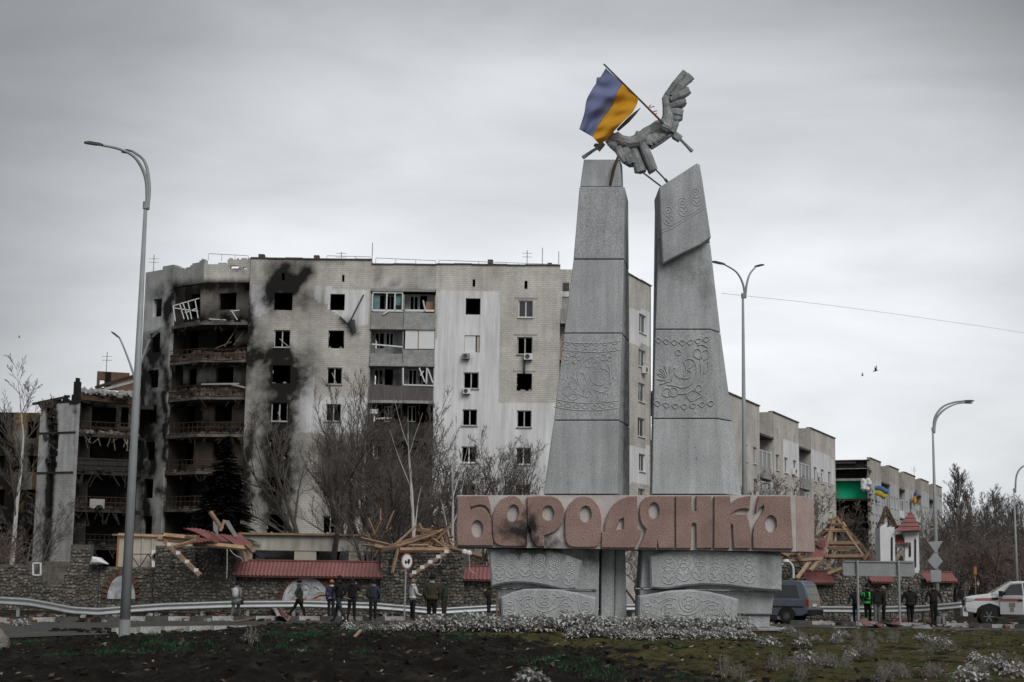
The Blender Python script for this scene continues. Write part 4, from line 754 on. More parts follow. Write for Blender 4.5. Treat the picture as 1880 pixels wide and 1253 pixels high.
# --- section B
zb_ = zat(FB, 910, 487)
cB1 = [(855, 548, 882, 578), (853, 616, 881, 647), (851, 684, 879, 714), (849, 752, 876, 782), (847, 820, 875, 850), (845, 888, 873, 918), (843, 956, 871, 986)]
cB2 = [(952, 552, 979, 583), (950, 619, 978, 651), (949, 686, 977, 718), (949, 754, 976, 785), (947, 822, 975, 853), (946, 890, 973, 920), (945, 958, 972, 988)]
hB = [FB.box(*c) for c in cB1+cB2]; vB = [FB.box(867.5, 513, 872.5, 527), FB.box(963, 516, 968.5, 531)]
sB = blobs([(962, 640, 22, 18, .35), (965, 690, 10, 30, .3), (830, 690, 25, 25, .12), (868, 668, 10, 10, .2), (950, 860, 40, 40, .35), (860, 880, 40, 60, .25)])
plB = [[(803, 533), (921, 537), (915, 742), (1030, 742), (1030, 1010), (780, 1010), (795, 700)]]
mkwall('wall', apt, FB, 0, FB.w, 0, zb_, hB+vB, BW, soot=lambda p: np.maximum(sB(p), .03+.1*(p[:, 1] > 860)), plaster=plB, res=.32)
roof_edge(apt, FB, 0, FB.w, zb_)
kB = ['bare', 'board', 'broken', 'broken', 'frame', 'frame', 'frame', 'glazed', 'broken', 'bare', 'broken', 'frame', 'broken', 'frame']
for h, k in zip(hB, kB): window(apt, FB, h, k)
for c in cB2[:3]: b_ = FB.box(c[0]-7, c[1]-5, c[2]+8, c[1]-2); lbox('lintel', apt, FB, b_, -.012, .1, MT['concrete'])
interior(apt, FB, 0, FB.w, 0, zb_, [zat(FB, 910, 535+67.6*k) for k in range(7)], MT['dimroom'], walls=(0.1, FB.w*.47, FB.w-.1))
m = MB(); m.box((FB.w/2-3, 6.7, zb_-.5), (FB.w+5, 12, .3)); obj('roof_slab', m, MT['burntconc'], apt, M=FB.M)
chimney(FB, 900, 472, 482, 10); chimney(FB, 1010, 478, 487, 8)
m = MB(); m.tube([FB.W(*FB.loc(963, 660), -.05), FB.W(*FB.loc(962, 686), -.05)], .09, 6); obj('drain_hose', m, MT['darkmetal'], apt)
# roof railing and antennas
m = MB()
for a_, b_ in (((383, 466), (456, 470)), ((690, 474), (800, 479)), ((806, 478), (1025, 486)), ((600, 470), (680, 472))):
    q = [P(a_[0]+(b_[0]-a_[0])*k/6, a_[1]+(b_[1]-a_[1])*k/6, YB+1) for k in range(7)]; m.tube(q, .022, 4)
    for v in q[::2]: m.tube([v, v-Vector((0, 0, .55))], .018, 4)
    obj('roof_railing', m, MT['steel'], apt); m = MB()
pass
for px, py, h, Y in ((684, 446, 1.6, YB+2), (627, 463, .6, YB+2), (968, 460, 1.2, YB+3), (996, 455, 1.5, YB+3), (1026, 462, 1.2, YB+3), (283, 468, 1.7, YB+6)):
    q = P(px, py, Y); antenna(apt, q-Vector((0, 0, h)), h, px in (627, 968, 283))
# --- right-hand end: recess and turned bay
FC = Frame(COL(1026, 122.6, 13), COL(1105, 122.6, 13))
mkwall('wall', apt, FC, 0, FC.w, 0, zat(FC, 1040, 495), [FC.box(1032, y, 1050, y+30) for y in (545, 612, 680, 748)], BW, plaster=[[(1020, 540), (1110, 540), (1110, 575), (1020, 575)]], res=.5)
interior(apt, FC, 0, FC.w, 0, 20, [], MT['dimroom'])
for k, y in enumerate((545, 612, 680, 748, 815)):
    z = zat(FC, 1040, y+50); lbox('balcony_slab', apt, FC, (0, z-.15, FC.w, z+.05), -1.2, 0, MT['concrete']); lbox('parapet_panel', apt, FC, (0, z+.06, FC.w, z+1.0), -1.2, -1.12, MT['wood'] if k in (1,) else MT['ribbed'])
lbox('satellite_dish', apt, FC, FC.box(1032, 525, 1044, 540), -1.3, -1.1, MT['darkmetal'])
dirS = Vector((.393, .92, 0)).normalized(); e = COL(1195, 128, 13); FD = Frame(e-dirS*7, e)
zc0 = zat(FD, 1180, 518)
cD = [(1173, 578, 1186, 612), (1172, 643, 1185, 674), (1172, 704, 1184, 738), (1171, 768, 1184, 802), (1173, 834, 1185, 866), (1172, 898, 1184, 925)]
hD = [FD.box(*c) for c in cD]
mkwall('wall', apt, FD, 0, FD.w, 0, zc0, hD, BW, plaster=[[(1100, 556), (1200, 575), (1200, 640), (1100, 615)], [(1100, 815), (1200, 822), (1200, 890), (1100, 890)]], res=.4, soot=lambda p: np.full(len(p), .05))
for h in hD: window(apt, FD, h, 'glazed')
interior(apt, FD, 0, FD.w, 0, zc0, [], MT['dimroom'], depth=2); roof_edge(apt, FD, 0, FD.w, zc0)
m = MB(); m.box((FD.w/2, 2, zc0-.4), (FD.w, 3, .3)); obj('roof_slab', m, MT['burntconc'], apt, M=FD.M)
FE = Frame(COL(1195, 128, 13), COL(1195, 128, 13)+Vector((-.92, .393, 0))*12); mkwall('end_wall', apt, FE, 0, 12, 0, zc0, [], BW, res=2)
# --- corner section with burnt balconies
E0, E1, E2, E3 = [Vector((q.x, q.y, 0)) for q in (COL(253, 126.0, 13), COL(304, 123.8, 13), COL(362, 121.4, 13), COL(447.5, 121.1, 13))]
FK = Frame(E0, E1)
cK = [(281, 549, 297, 582), (274, 612, 294, 648), (272, 680, 291, 712), (268, 745, 287, 777), (266, 812, 284, 845), (263, 880, 281, 915), (261, 948, 279, 985)]
hK = [FK.box(*c) for c in cK]; ztk = lambda U: np.interp(U, [0, FK.w], [zat(FK, 268, 499), zat(FK, 319, 488)])
mkwall('wall', apt, FK, 0, FK.w, 0, zat(FK, 319, 486), hK, BL, top=ztk, res=.25, soot=lambda p: np.maximum(blobs([(286, 650, 18, 42, 1.1), (276, 700, 19, 36, 1.1), (266, 780, 15, 55, 1.1), (272, 830, 15, 70, 1.1), (268, 920, 13, 80, 1.1), (303, 800, 9, 240, 1.1), (286, 540, 22, 26, .6), (312, 560, 12, 60, 1.1), (258, 780, 12, 190, 1.1), (280, 760, 24, 130, .8)])(p), .18), plaster=[[(255, 545), (316, 528), (313, 598), (255, 612)]], label='pale brick corner wall with soot above each window')
interior(apt, FK, .1, FK.w-.05, 0, zat(FK, 268, 499)-.3, [], MT['char'], depth=1.3, walls=(.2, FK.w-.15))
FR = Frame(Vector((E1.x, E1.y+1.4, 0)), Vector((E3.x, E3.y+1.6, 0)))
hR = []; 
for r in range(7):
    y = 538+68.2*r; dx = -2.6*r
    hR += [FR.box(401+dx, y, 434+dx, y+31), FR.box(324+dx, y+3, 341+dx, y+46), FR.box(350+dx, y+3, 366+dx, y+44)]
mkwall('balcony_back_wall', apt, FR, 0, FR.w, 0, zat(FR, 390, 515), hR, BB, res=.22, thick=.3, soot=lambda p: np.clip(.95-.85*np.exp(-((p[:, 1]-556)/20)**2)*(p[:, 0] > 368)-.62*np.exp(-((p[:, 1]-690)/17)**2)-.45*np.exp(-((p[:, 1]-622)/14)**2)*(p[:, 0] > 420)-.72*np.exp(-((p[:, 1]-836)/24)**2)*(p[:, 0] > 345)-.55*np.exp(-((p[:, 1]-762)/18)**2)*(p[:, 0] > 370)+.5*(fbm(p[:, 0]*.07, p[:, 1]*.07, 9)-.5)+.3*(p[:, 1] > 862)-.04, .06, 1), plaster=[[(330, 665), (440, 665), (440, 705), (330, 705)]], burnt=lambda p: .55*(p[:, 1] > 640))
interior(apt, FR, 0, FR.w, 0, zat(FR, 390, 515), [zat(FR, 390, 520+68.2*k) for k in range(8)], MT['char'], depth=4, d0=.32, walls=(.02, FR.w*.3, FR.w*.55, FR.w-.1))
m = MB(); 
for k in range(7): pass
# side cheek of the recess and front parapet on top
FS = Frame(E3+Vector((0, 1.6, 0)), E3+Vector((0, .0, 0))); 
zt1, zt2_ = P(319, 488, E1.y).z, P(380, 474, E2.y).z
F1 = Frame(E1, E2); F3 = Frame(E2, E3); zbK = zat(F3, 410, 519)
mkwall('parapet_wall', apt, F1, 0, F1.w, zat(F1, 345, 524), zat(F1, 375, 472), [], BG, top=lambda U: np.interp(U, [0, F1.w*.15, F1.w*.4, F1.w*.5, F1.w], [zat(F1, 319, 488), zat(F1, 328, 488), zat(F1, 338, 494), zat(F1, 345, 488), zat(F1, 378, 474)])-.25*(fbm(U*3, U*0, 2)-.3), res=.12, soot=lambda p: np.clip((p[:, 1]-505)/25, .1, .8), back=True)
mkwall('parapet_wall', apt, F3, 0, F3.w, zbK, zat(F3, 420, 474), [F3.box(423, 488, 438, 493), F3.box(446, 491, 453, 494)], BW, top=lambda U: zat(F3, 420, 480)+.35*(U > 1.8)*(U < 5.5)-.2+.3*(fbm(U*2.5, U*0+3, 8)-.4), res=.12, soot=lambda p: np.maximum(np.clip((p[:, 1]-508)/14, .08, .85), blobs([(435, 495, 18, 5, .5)])(p)), back=True)
rl = random.Random(3)
for r in range(7):
    ys = 586+68.6*r; zs = P(405-2.6*r, ys+5, 121.2).z
    m = MB(); pts = [Vector((E1.x, E1.y+1.7, 0)), E1+Vector((0, .1, 0)), E2+Vector((0, .05, 0)), E3+Vector((-.02, .05, 0)), Vector((E3.x-.02, E3.y+1.8, 0))]
    vs = [Vector((q.x, q.y, zs+dz)) for dz in (-.22, 0) for q in pts]; n = 5
    m.add(vs, [tuple(range(n))[::-1], tuple(range(n, 2*n))]+[(i, (i+1) % n, (i+1) % n+n, i+n) for i in range(n)]); obj('balcony_slab', m, MT['scorched'], apt)
    # rubble left along the slab edge and burnt railings
    m = MB()
    for k in range(46):
        a_, b_ = (E1, E2) if rl.random() < .35 else (E2, E3); q = a_.lerp(b_, rl.random()); s_ = rl.uniform(.05, .2); m.box((q.x, q.y+rl.uniform(.1, .7), zs+s_*.4), (s_*1.5, s_, s_*1.3), Matrix.Rotation(rl.random()*3, 3, 'Z'))
    obj('rubble', m, MT['scorched'], apt, kind='stuff')
    m = MB()
    for k in range(14):
        a_, b_ = (E1, E2) if rl.random() < .35 else (E2, E3); q = a_.lerp(b_, rl.random())+Vector((0, rl.uniform(-.05, .4), zs-.2)); m.bar(q, q+Vector((rl.uniform(-.5, .5), rl.uniform(-.1, .2), -rl.uniform(.15, .7))), rl.uniform(.03, .1), .05)
    obj('hanging_debris', m, MT['burntconc'], apt, kind='stuff')
    if r >= 1:
        m = MB(); sag = rl.uniform(0, .25)
        for zz in (.95, .55, .12): m.tube([E1+Vector((0, .12, zs+zz)), E2+Vector((0, .05, zs+zz-sag*.5)), E2.lerp(E3, .5)+Vector((0, .02, zs+zz-sag)), E3+Vector((0, .05, zs+zz-.05))], .03, 4)
        for k in range(18):
            q = (E1.lerp(E2, k/7) if k < 7 else E2.lerp(E3, (k-7)/11)); m.tube([q+Vector((0, .07, zs)), q+Vector((rl.uniform(-.05, .05), .07, zs+.9))], .02, 4)
        obj('burnt_railing', m, MT['rustrail'], apt)
    if r in (1, 2):
        for a_, b_, hh in ((E1, E2, 1.0), (E2, E3, 1.0)):
            fq = Frame(a_+Vector((0, .16, 0)), b_+Vector((0, .16, 0))); mkwall('parapet_panel', apt, fq, .1, fq.w-.05, zs+.03, zs+hh*(.98 if r == 1 else .85), [], BB, thick=.08, res=.1, top=lambda U: zs+.95-.55*fbm(U*1.7, U*0+r, 5), cut=lambda p: fbm(p[:, 0]*.11, p[:, 1]*.16, 77+r) > .66, soot=lambda p: np.clip(.42+.9*(fbm(p[:, 0]*.06, p[:, 1]*.08, 19+r)-.4), .1, 1), burnt=lambda p: np.full(len(p), .75), back=True)
    if r == 2:
        fq = Frame(E2+Vector((0, .08, 0)), E3+Vector((0, .08, 0))); m = MB(); m.bar(fq.W(.2, zs+.95, -.05), fq.W(fq.w-.5, zs+1.0, -.1), .12); m.bar(fq.W(fq.w*.7, zs+.95, -.1), fq.W(fq.w, zs+.7, -.1), .12); obj('loose_handrail', m, MT['concrete'], apt)
# fallen white balcony frame on the top floor
m = MB(); A_ = lambda x, y, d=0: P(x, y, 121.9+d)
for a_, b_ in (((318, 562), (366, 548)), ((320, 566), (364, 572)), ((330, 558), (338, 586)), ((345, 554), (352, 586)), ((358, 550), (364, 585)), ((318, 562), (322, 590)), ((340, 575), (362, 566)), ((336, 557), (346, 587))): m.bar(A_(*a_), A_(*b_), .1, .06)
obj('fallen_balcony_frame', m, MT['white'], apt); m = MB()
for a_, b_ in (((425, 570), (436, 588)), ((423, 572), (440, 570)), ((384, 586), (415, 588))): m.bar(A_(*a_), A_(*b_), .1, .06)
obj('fallen_balcony_frame', m, MT['white'], apt)
m = MB()
for a_, b_ in (((412, 637), (430, 610)), ((428, 634), (445, 620)), ((433, 628), (450, 606)), ((395, 640), (425, 628))): m.bar(P(*a_, 121.6), P(*b_, 122), .07)
obj('charred_pole', m, MT['oldwood'], apt)
# roof over corner and rear mass so that no sky shows through
m = MB(); v = [E1+Vector((.2, 1.8, 0)), E3+Vector((0, 2.0, 0)), E3+Vector((0, 9, 0)), E0+Vector((3, 9, 0)), E0+Vector((.4, .6, 0))]; zz = P(380, 490, 121).z-.6
n = 5; m.add([q+Vector((0, 0, d-q.z)) for d in (zz-.2, zz) for q in v], [tuple(range(n))[::-1], tuple(range(n, 2*n))]+[(i, (i+1) % n, (i+1) % n+n, i+n) for i in range(n)]); obj('roof_slab', m, MT['burntconc'], apt)
# ------------------------------------------------------------------ air conditioners hung on the facade
def aircon(F_, px, py, wpx, label, dark=False):
    u, z = F_.loc(px, py); ww = wpx/24*1.0; p0 = F_.W(u, z-.28, -.3); r_ = thing('air_conditioner', label, 'air conditioner', tuple(p0), 'air conditioners on the facade')
    m = MB(); m.box((u, -.22, z), (ww, .32, ww*.72)); obj('casing', m, MT['concrete'] if dark else MT['white'], r_, M=F_.M)
    m = MB(); m.lathe([(ww*.28, -.012), (ww*.28, .012), (ww*.1, .014)], (u-ww*.12, -.39, z), 14, 'Y'); obj('fan_grille', m, MT['darkmetal'], r_, M=F_.M)
    m = MB(); m.box((u-ww*.35, -.2, z-ww*.42), (.05, .4, .06)); m.box((u+ww*.35, -.2, z-ww*.42), (.05, .4, .06)); obj('bracket', m, MT['darkmetal'], r_, M=F_.M)
aircon(FB, 856, 655, 14, 'darker air conditioner under the boarded white window', True)  # casing takes the concrete grey instead of white
aircon(FB, 857, 719, 14, 'white air conditioner under a smashed window on the plastered bay')
aircon(FB, 970, 656, 16, 'white air conditioner hanging on the bare brick bay')
# ================================================================== COLLAPSED LEFT WING
wing = thing('ruined_wing', 'collapsed blackened five-storey wing with open burnt floors at the left', 'building', tuple(COL(150, 121, 0)))
W0, W1 = COL(66, 119.5, 8), COL(133, 118.0, 8); FW = Frame(W0, W1); ztw = zat(FW, 140, 694)
def sl(y): return np.interp(y, [740, 800, 860, 1030], [98, 100, 96, 90])
holesW = []
mkwall('wall', wing, FW, 0, FW.w, 1.0, ztw, [], BL, res=.14, top=lambda U: np.interp(U, [0, FW.w*.3, FW.w*.45, FW.w*.86, FW.w*.9, FW.w*.95, FW.w], [zat(FW, 70, 742), zat(FW, 90, 735), zat(FW, 105, 730), zat(FW, 128, 724), zat(FW, 133, 697), zat(FW, 136, 692), zat(FW, 140, 705)])-1.3*(fbm(U*2.2, U*0, 4)-.3)*(U < FW.w*.84), soot=lambda p: np.maximum(1.15*np.exp(-((p[:, 0]-np.interp(p[:, 1], [720, 800, 860, 1030], [92, 97, 94, 84]))/np.interp(p[:, 1], [720, 820, 1030], [14, 11, 9]))**2), np.maximum(.34+.65*(p[:, 1] < 742)+.3*np.exp(-((p[:, 0]-137)/4)**2)*(p[:, 1] < 760), .25+.0*p[:, 1])), plaster=[[(60, 738), (138, 720), (133, 868), (60, 872)]], back=True, cut=lambda p: np.abs(p[:, 0]-np.interp(p[:, 1], [720, 800, 860, 1030], [92, 99, 95, 85])) < np.interp(p[:, 1], [720, 760, 850, 870, 1030], [9, 8, 8, 5, 5])+4*(fbm(p[:, 0]*.15, p[:, 1]*.15, 5)-.5)*(p[:, 1] < 870), label='pale end wall split by a black breach')
m = MB(); m.box((FW.w/2, 1.6, ztw/2-1), (FW.w, .2, ztw-2)); obj('room_back_wall', m, MT['char'], wing, M=FW.M)
m = MB(); r2 = random.Random(5)
for k in range(40):
    y = r2.uniform(735, 850); x = np.interp(y, [720, 800, 860, 1030], [92, 98, 94, 86])+r2.gauss(0, 6); s_ = r2.uniform(.08, .3); q = P(x, y, r2.uniform(118.8, 119.4)); m.box(q, (s_, .12, s_*r2.uniform(1, 3)), Matrix.Rotation(r2.random()*3, 3, 'Y') @ Matrix.Rotation(r2.random(), 3, 'X'))
obj('charred_debris', m, MT['burntconc'], wing, kind='stuff')
for y in (795, 868): u_ = FW.loc(100, y)[1]; lbox('slab_edge', wing, FW, (0, u_-.08, FW.w, u_+.06), -.05, .1, MT['burntconc'])
FW2 = Frame(COL(134, 121.5, 8), COL(250, 122.5, 8)); hw = []
for r in range(4):
    y = 748+69*r; hw += [FW2.box(165-3*r, y, 213-3*r, y+36), FW2.box(222-3*r, y, 236-3*r, y+36)]
mkwall('balcony_back_wall', wing, FW2, 0, FW2.w, 0, zat(FW2, 190, 722), hw, BB, res=.25, soot=lambda p: np.clip(.92-.3*(p[:, 1] < 790)-.15*(np.abs(p[:, 1]-905) < 22)+.1+.3*(fbm(p[:, 0]*.05, p[:, 1]*.05, 2)-.5), .3, 1))
interior(wing, FW2, 0, FW2.w, 0, zat(FW2, 190, 722), [zat(FW2, 190, 795+69*k) for k in range(4)], MT['char'], depth=4)
r3 = random.Random(8)
for r in range(4):
    z = P(190, 797+69*r, 119).z; a_, b_ = COL(134, 118.4, 8), COL(247, 120.3, 8); m = MB()
    vs = [Vector((q.x, q.y, z+dz)) for dz in (-.24, 0) for q in (a_, b_, b_+Vector((0, 2.4, 0)), a_+Vector((0, 3.4, 0)))]
    m.add(vs, [(3, 2, 1, 0), (4, 5, 6, 7), (0, 1, 5, 4), (1, 2, 6, 5), (2, 3, 7, 6), (3, 0, 4, 7)]); obj('balcony_slab', m, MT['burntconc'], wing)
    m = MB()
    for zz in (.9, .5, .1): m.tube([a_+Vector((.2, .1, z+zz-a_.z)), b_+Vector((0, .1, z+zz-b_.z))], .025, 4)
    for k in range(14): q = a_.lerp(b_, k/13); m.tube([Vector((q.x, q.y+.1, z)), Vector((q.x, q.y+.1, z+.9))], .016, 4)
    obj('burnt_railing', m, MT['rustrail'] if r in (0, 2) else MT['char'], wing)
    m = MB()
    for k in range(50):
        q = a_.lerp(b_, r3.random()); s_ = r3.uniform(.06, .3); m.box(Vector((q.x, q.y+r3.uniform(-.05, .8), z+s_*.4)), (s_*1.6, s_, s_), Matrix.Rotation(r3.random()*3, 3, (r3.random(), r3.random(), 1)))
    for k in range(16): q = a_.lerp(b_, r3.random()); q = Vector((q.x, q.y+.1, z-.2)); m.bar(q, q+Vector((r3.uniform(-.6, .6), 0, -r3.uniform(.2, 1.0))), r3.uniform(.04, .14), .06)
    obj('charred_debris', m, MT['burntconc'] if r else MT['stone'], wing, kind='stuff')
    if r == 1: q = Frame(a_, b_); lbox('parapet_panel', wing, q, (.05, z, q.w, z+1.0), .12, .2, MT['char'])
    if r == 2: q = Frame(a_, b_); lbox('parapet_panel', wing, q, (q.w*.28, z+.05, q.w*.52, z+.75), .0, .05, MT['concrete'])
# broken roof: leaning slabs, rubble, brick lift box
m = MB(); m.bar(P(146, 730, 118.6), P(250, 741, 120.4), .5, .35); obj('roof_beam', m, MT['rustrail'], wing)
m = MB()
for k in range(150):
    x = r3.uniform(146, 246); y = 722-5*r3.random()+.06*(x-146); q = P(x, y, r3.uniform(118.8, 121)); s_ = r3.uniform(.12, .4); m.box(q, (s_*1.3, s_, s_*.8), Matrix.Rotation(r3.random()*3, 3, (r3.random(), r3.random(), 1)))
obj('rubble', m, MT['concrete'], wing, kind='stuff')
for a_, b_, w_ in (((175, 712), (248, 690), .5), ((190, 716), (250, 700), .8), ((70, 740), (128, 728), .3), ((60, 742), (112, 735), .35)): m = MB(); m.bar(P(*a_, 120.5), P(*b_, 121.5), w_, .2); obj('fallen_slab', m, MT['burntconc'] if a_[0] < 180 else MT['concrete'], wing)
FX = Frame(COL(176, 123, 15), COL(247, 124, 15)); mkwall('lift_house', wing, FX, 0, FX.w, zat(FX, 200, 716), zat(FX, 200, 680), [FX.box(183, 698, 192, 712)], wallmat('red_brown_brick', (.23, .13, .085), (.16, .10, .07), (.12, .10, .08)), res=.12, top=lambda U: zat(FX, 200, 682)-.2*(fbm(U*4, U*0, 2)-.3)-.35*(U > FX.w*.85), soot=lambda p: np.where(np.abs(p[:, 0]-198) < 5, .9, .2), back=True)
q = P(197, 647, 122.5); antenna(wing, q-Vector((0, 0, 1.7)), 1.7)
m = MB(); m.box((FW2.w/2-1, 5.5, zat(FW2, 190, 722)-.9), (FW2.w+4, 9, .3)); obj('roof_slab', m, MT['burntconc'], wing, M=FW2.M)
FV = Frame(COL(133, 118.0, 8)+Vector((-.02, .45, 0)), COL(133, 118, 8)+Vector((.3, 4, 0))); mkwall('side_wall', wing, FV, 0, 3.5, 1, zat(FW, 136, 735), [], BB, res=.5, soot=lambda p: np.full(len(p), .9), back=True)
mkwall('plinth_wall', wing, FW, -.3, FW.w+.6, 0, zat(FW, 100, 1031), [], BB, dep=-.25, soot=lambda p: np.full(len(p), .5))
# --- far-left ruin with torn-open coloured rooms
ruin = thing('torn_building', 'torn-open ruin with orange and cream room walls behind the leftmost tree', 'building', tuple(COL(20, 128, 0)))
FQ = Frame(COL(-70, 127, 8), COL(66, 127, 8))
mkwall('wall', ruin, FQ, 0, FQ.w, 0, zat(FQ, 30, 752), [FQ.box(-40+30*k, 775+62*r, -22+30*k, 805+62*r) for k in range(4) for r in range(4) if k != 2 or r % 2], wallmat('torn_room_walls', (.33, .19, .08), (.40, .33, .22), (.2, .15, .1), plaster=(.42, .40, .35)), res=.25, soot=lambda p: np.clip(1.3*fbm(p[:, 0]*.05, p[:, 1]*.03, 13)-.12+.5*(p[:, 0] < 25)+.4*(p[:, 1] > 900), .1, 1), plaster=[[(30, 790), (62, 790), (60, 920), (25, 920)]], top=lambda U: zat(FQ, 30, 754)-.4*fbm(U*2, U*0, 3), back=True)
interior(ruin, FQ, 0, FQ.w, 0, zat(FQ, 30, 760), [zat(FQ, 30, 760+66*k) for k in range(4)], MT['char'])
m = MB()
for k in range(30):
    x = r3.uniform(-20, 62); y = r3.uniform(870, 1030); q = P(x, y, r3.uniform(121, 125)); m.bar(q, q+Vector((r3.uniform(-2, 2), 0, r3.uniform(-1.2, 1.5))), r3.uniform(.08, .3), .15)
obj('fallen_timber', m, MT['burntconc'], ruin, kind='stuff')
# ================================================================== RECEDING APARTMENT ROW (one line, two buildings)
L0 = Vector((25.9, 150, 0))
def sline(px, py, off=0.0):
    """distance along the street line where the ray through (px,py) meets the facade plane"""
    return FN.loc(px, py, off)
FN = Frame(L0, L0+dirS*10)
row = thing('apartment_row', 'pale five-storey apartment block with three brick parapets behind the right pillar', 'building', tuple(L0+dirS*4))
MT['bayglass'] = pmat('glazed_balcony', (.12, .13, .14), (.22, .23, .24), 3, .3, spec=.6)
def bay_block(parent, s0, s1, zt, floors, wx, plaster=(), brick=BW, parap=2.6, kinds='frame', side=True, base=0.0):
    H_ = []
    for r, zf in enumerate(floors):
        for (a_, b_) in wx: H_.append((s0+(s1-s0)*a_, zf, s0+(s1-s0)*b_, zf+1.45))
    vents = [(s0+(s1-s0)*(a_+b_)/2-.13, zt-parap+.2, s0+(s1-s0)*(a_+b_)/2+.13, zt-parap+1.2) for a_, b_ in wx]
    mkwall('wall', parent, FN, s0, s1, base, zt, H_+vents, brick, thick=.35, res=.6, plaster=plaster, soot=lambda p: .1*fbm(p[:, 0]*.05, p[:, 1]*.05, 6))
    for h in H_: window(parent, FN, h, 'glazed')
    m = MB(); m.box(((s0+s1)/2, .15, zt+.04), (s1-s0, .5, .1)); obj('parapet_capping', m, MT['roofdark'], parent, M=FN.M)
    if side:
        f2 = Frame(FN.W(s0, 0, 1.9), FN.W(s0, 0, 0)); mkwall('side_wall', parent, f2, 0, 1.9, base, zt, [], brick, thick=.3, res=.6, soot=lambda p: np.full(len(p), .12))
    m = MB(); m.box(((s0+s1)/2, 6.2, zt-.5), (s1-s0, 9, .25)); obj('roof_slab', m, MT['roofdark'], parent, M=FN.M)
def loggia_bay(parent, s0, s1, zt, floors, dep=1.5, cols=3):
    H_ = [(s0+.4, zf-.3, s1-.4, zf+1.3) for zf in floors]
    mkwall('recessed_wall', parent, FN, s0, s1, 0, zt, H_, BW, dep=dep, thick=.3, res=.8, plaster=[[(1000, 600), (1900, 600), (1900, 1010), (1000, 1010)]])
    for zf in floors:
        lbox('balcony_slab', parent, FN, (s0, zf-1.05, s1, zf-.9), .1, dep, MT['concrete']); lbox('parapet_panel', parent, FN, (s0, zf-.9, s1, zf), .12, .2, random.choice([MT['ribbed'], MT['concrete'], MT['whitewash']]))
        m = MB(); n = cols
        for k in range(n+1): m.box((s0+.1+(s1-s0-.2)*k/n, .18, zf+.7), (.1, .08, 1.4))
        m.box(((s0+s1)/2, .18, zf+1.42), (s1-s0, .1, .08)); g_ = obj('balcony_glazing', m, MT['white'], parent, M=FN.M)
        if random.random() < .75:
            for k in range(n): lbox('pane', g_, FN, (s0+.16+(s1-s0-.2)*k/n, zf+.02, s0+.04+(s1-s0-.2)*(k+1)/n, zf+1.38), .19, .2, MT['bayglass'])
    lbox('balcony_roof', parent, FN, (s0, zt-.1, s1, zt+.1), -.1, dep+.3, MT['roofdark'])
    m = MB(); m.box(((s0+s1)/2, 6.5, zt-.45), (s1-s0, 9, .25)); obj('roof_slab', m, MT['roofdark'], parent, M=FN.M)
ztr = sline(1440, 766)[1]
def S_(px, py): return sline(px, py)[0]
fl = [ztr-5.3-2.8*k for k in range(5)]
a0, a1 = S_(1300, 705), S_(1394, 743); b0, b1 = S_(1418, 757), S_(1466, 776); c0, c1 = S_(1487, 787), S_(1533, 805)
plw = [[(1437, 800), (1540, 850), (1540, 895), (1437, 868)]]
bay_block(row, a0, a1, ztr, fl, [(.25, .32), (.66, .74), (.86, .93)]); loggia_bay(row, a1, b0, ztr-2.5, fl)
bay_block(row, b0, b1, ztr, fl, [(.1, .24), (.42, .56), (.76, .9)], plw); loggia_bay(row, b1, c0, ztr-2.4, fl)
bay_block(row, c0, c1, ztr, fl, [(.12, .24), (.4, .52), (.68, .8)], plw)
interior(row, FN, a0, c1, 0, ztr-3, [], MT['dimroom'], depth=9, d0=1.9)
f2 = Frame(FN.W(c1, 0, 0), FN.W(c1, 0, 12)); mkwall('end_wall', row, f2, 0, 12, 0, ztr, [], BW, res=2)
# --- the cut-open block with a green room
cut = thing('cut_apartment_row', 'apartment row with its end torn off, showing a bright green room', 'building', tuple(L0+dirS*55))
zt3 = sline(1606, 845)[1]; g0 = S_(1597, 841)
fl3 = [zt3-5.3-2.8*k for k in range(5)]
bl = [(S_(1597, 841), S_(1617, 848)), (S_(1632, 853), S_(1650, 864)), (S_(1660, 868), S_(1680, 877)), (S_(1690, 879), S_(1705, 886)), (S_(1714, 890), S_(1729, 897))]
pl3 = [[(1600, 880), (1740, 915), (1740, 1010), (1600, 1010)]]
for k, (s0, s1) in enumerate(bl):
    bay_block(cut, s0, s1, zt3, fl3, [(.12, .26), (.42, .56), (.72, .86)], pl3, wallmat('tan_brick', (.50, .46, .41), (.44, .405, .36), (.31, .29, .27)) if k == 0 else bpy.data.materials['tan_brick'], side=k > 0)
    if k < 4: loggia_bay(cut, s1, bl[k+1][0], zt3-2.5, fl3)
interior(cut, FN, g0+.3, bl[-1][1], 0, zt3-3, [], MT['dimroom'], depth=9, d0=1.9)
# open end: floors, green back wall, orange door, dark attic
MT['greenwall'] = pmat('bright_green_wall', (.006, .50, .24), (.01, .56, .28), 1, .85)
MT['orangew'] = pmat('orange_wood', (.36, .17, .06), (.30, .14, .05), 2, .8)
wd = (FN.W(g0, 0, 0)-P(1541, 900, FN.W(g0, 0, 0).y+3)).length
E = Frame(FN.W(g0, 0, 12.5), FN.W(g0, 0, 0)) if False else Frame(FN.W(g0, 0, 11.0), FN.W(g0, 0, 0.0))
Ew = E.w
def zE(y): return E.loc(1570, y)[1]
lbox('attic_wall', cut, E, (0, zE(860), Ew-.3, zE(846)), .3, .6, MT['burntconc']); lbox('attic_back', cut, E, (0, zE(878), Ew-.3, zE(858)), 2.6, 2.8, MT['char'])
for y0, mat_ in ((881, 'concrete'), (918, 'burntconc'), (959, 'burntconc'), (1000, 'burntconc')): lbox('floor_slab', cut, E, (0, zE(y0)-.14, Ew-.02, zE(y0)+.14), -.15, 6, MT[mat_])
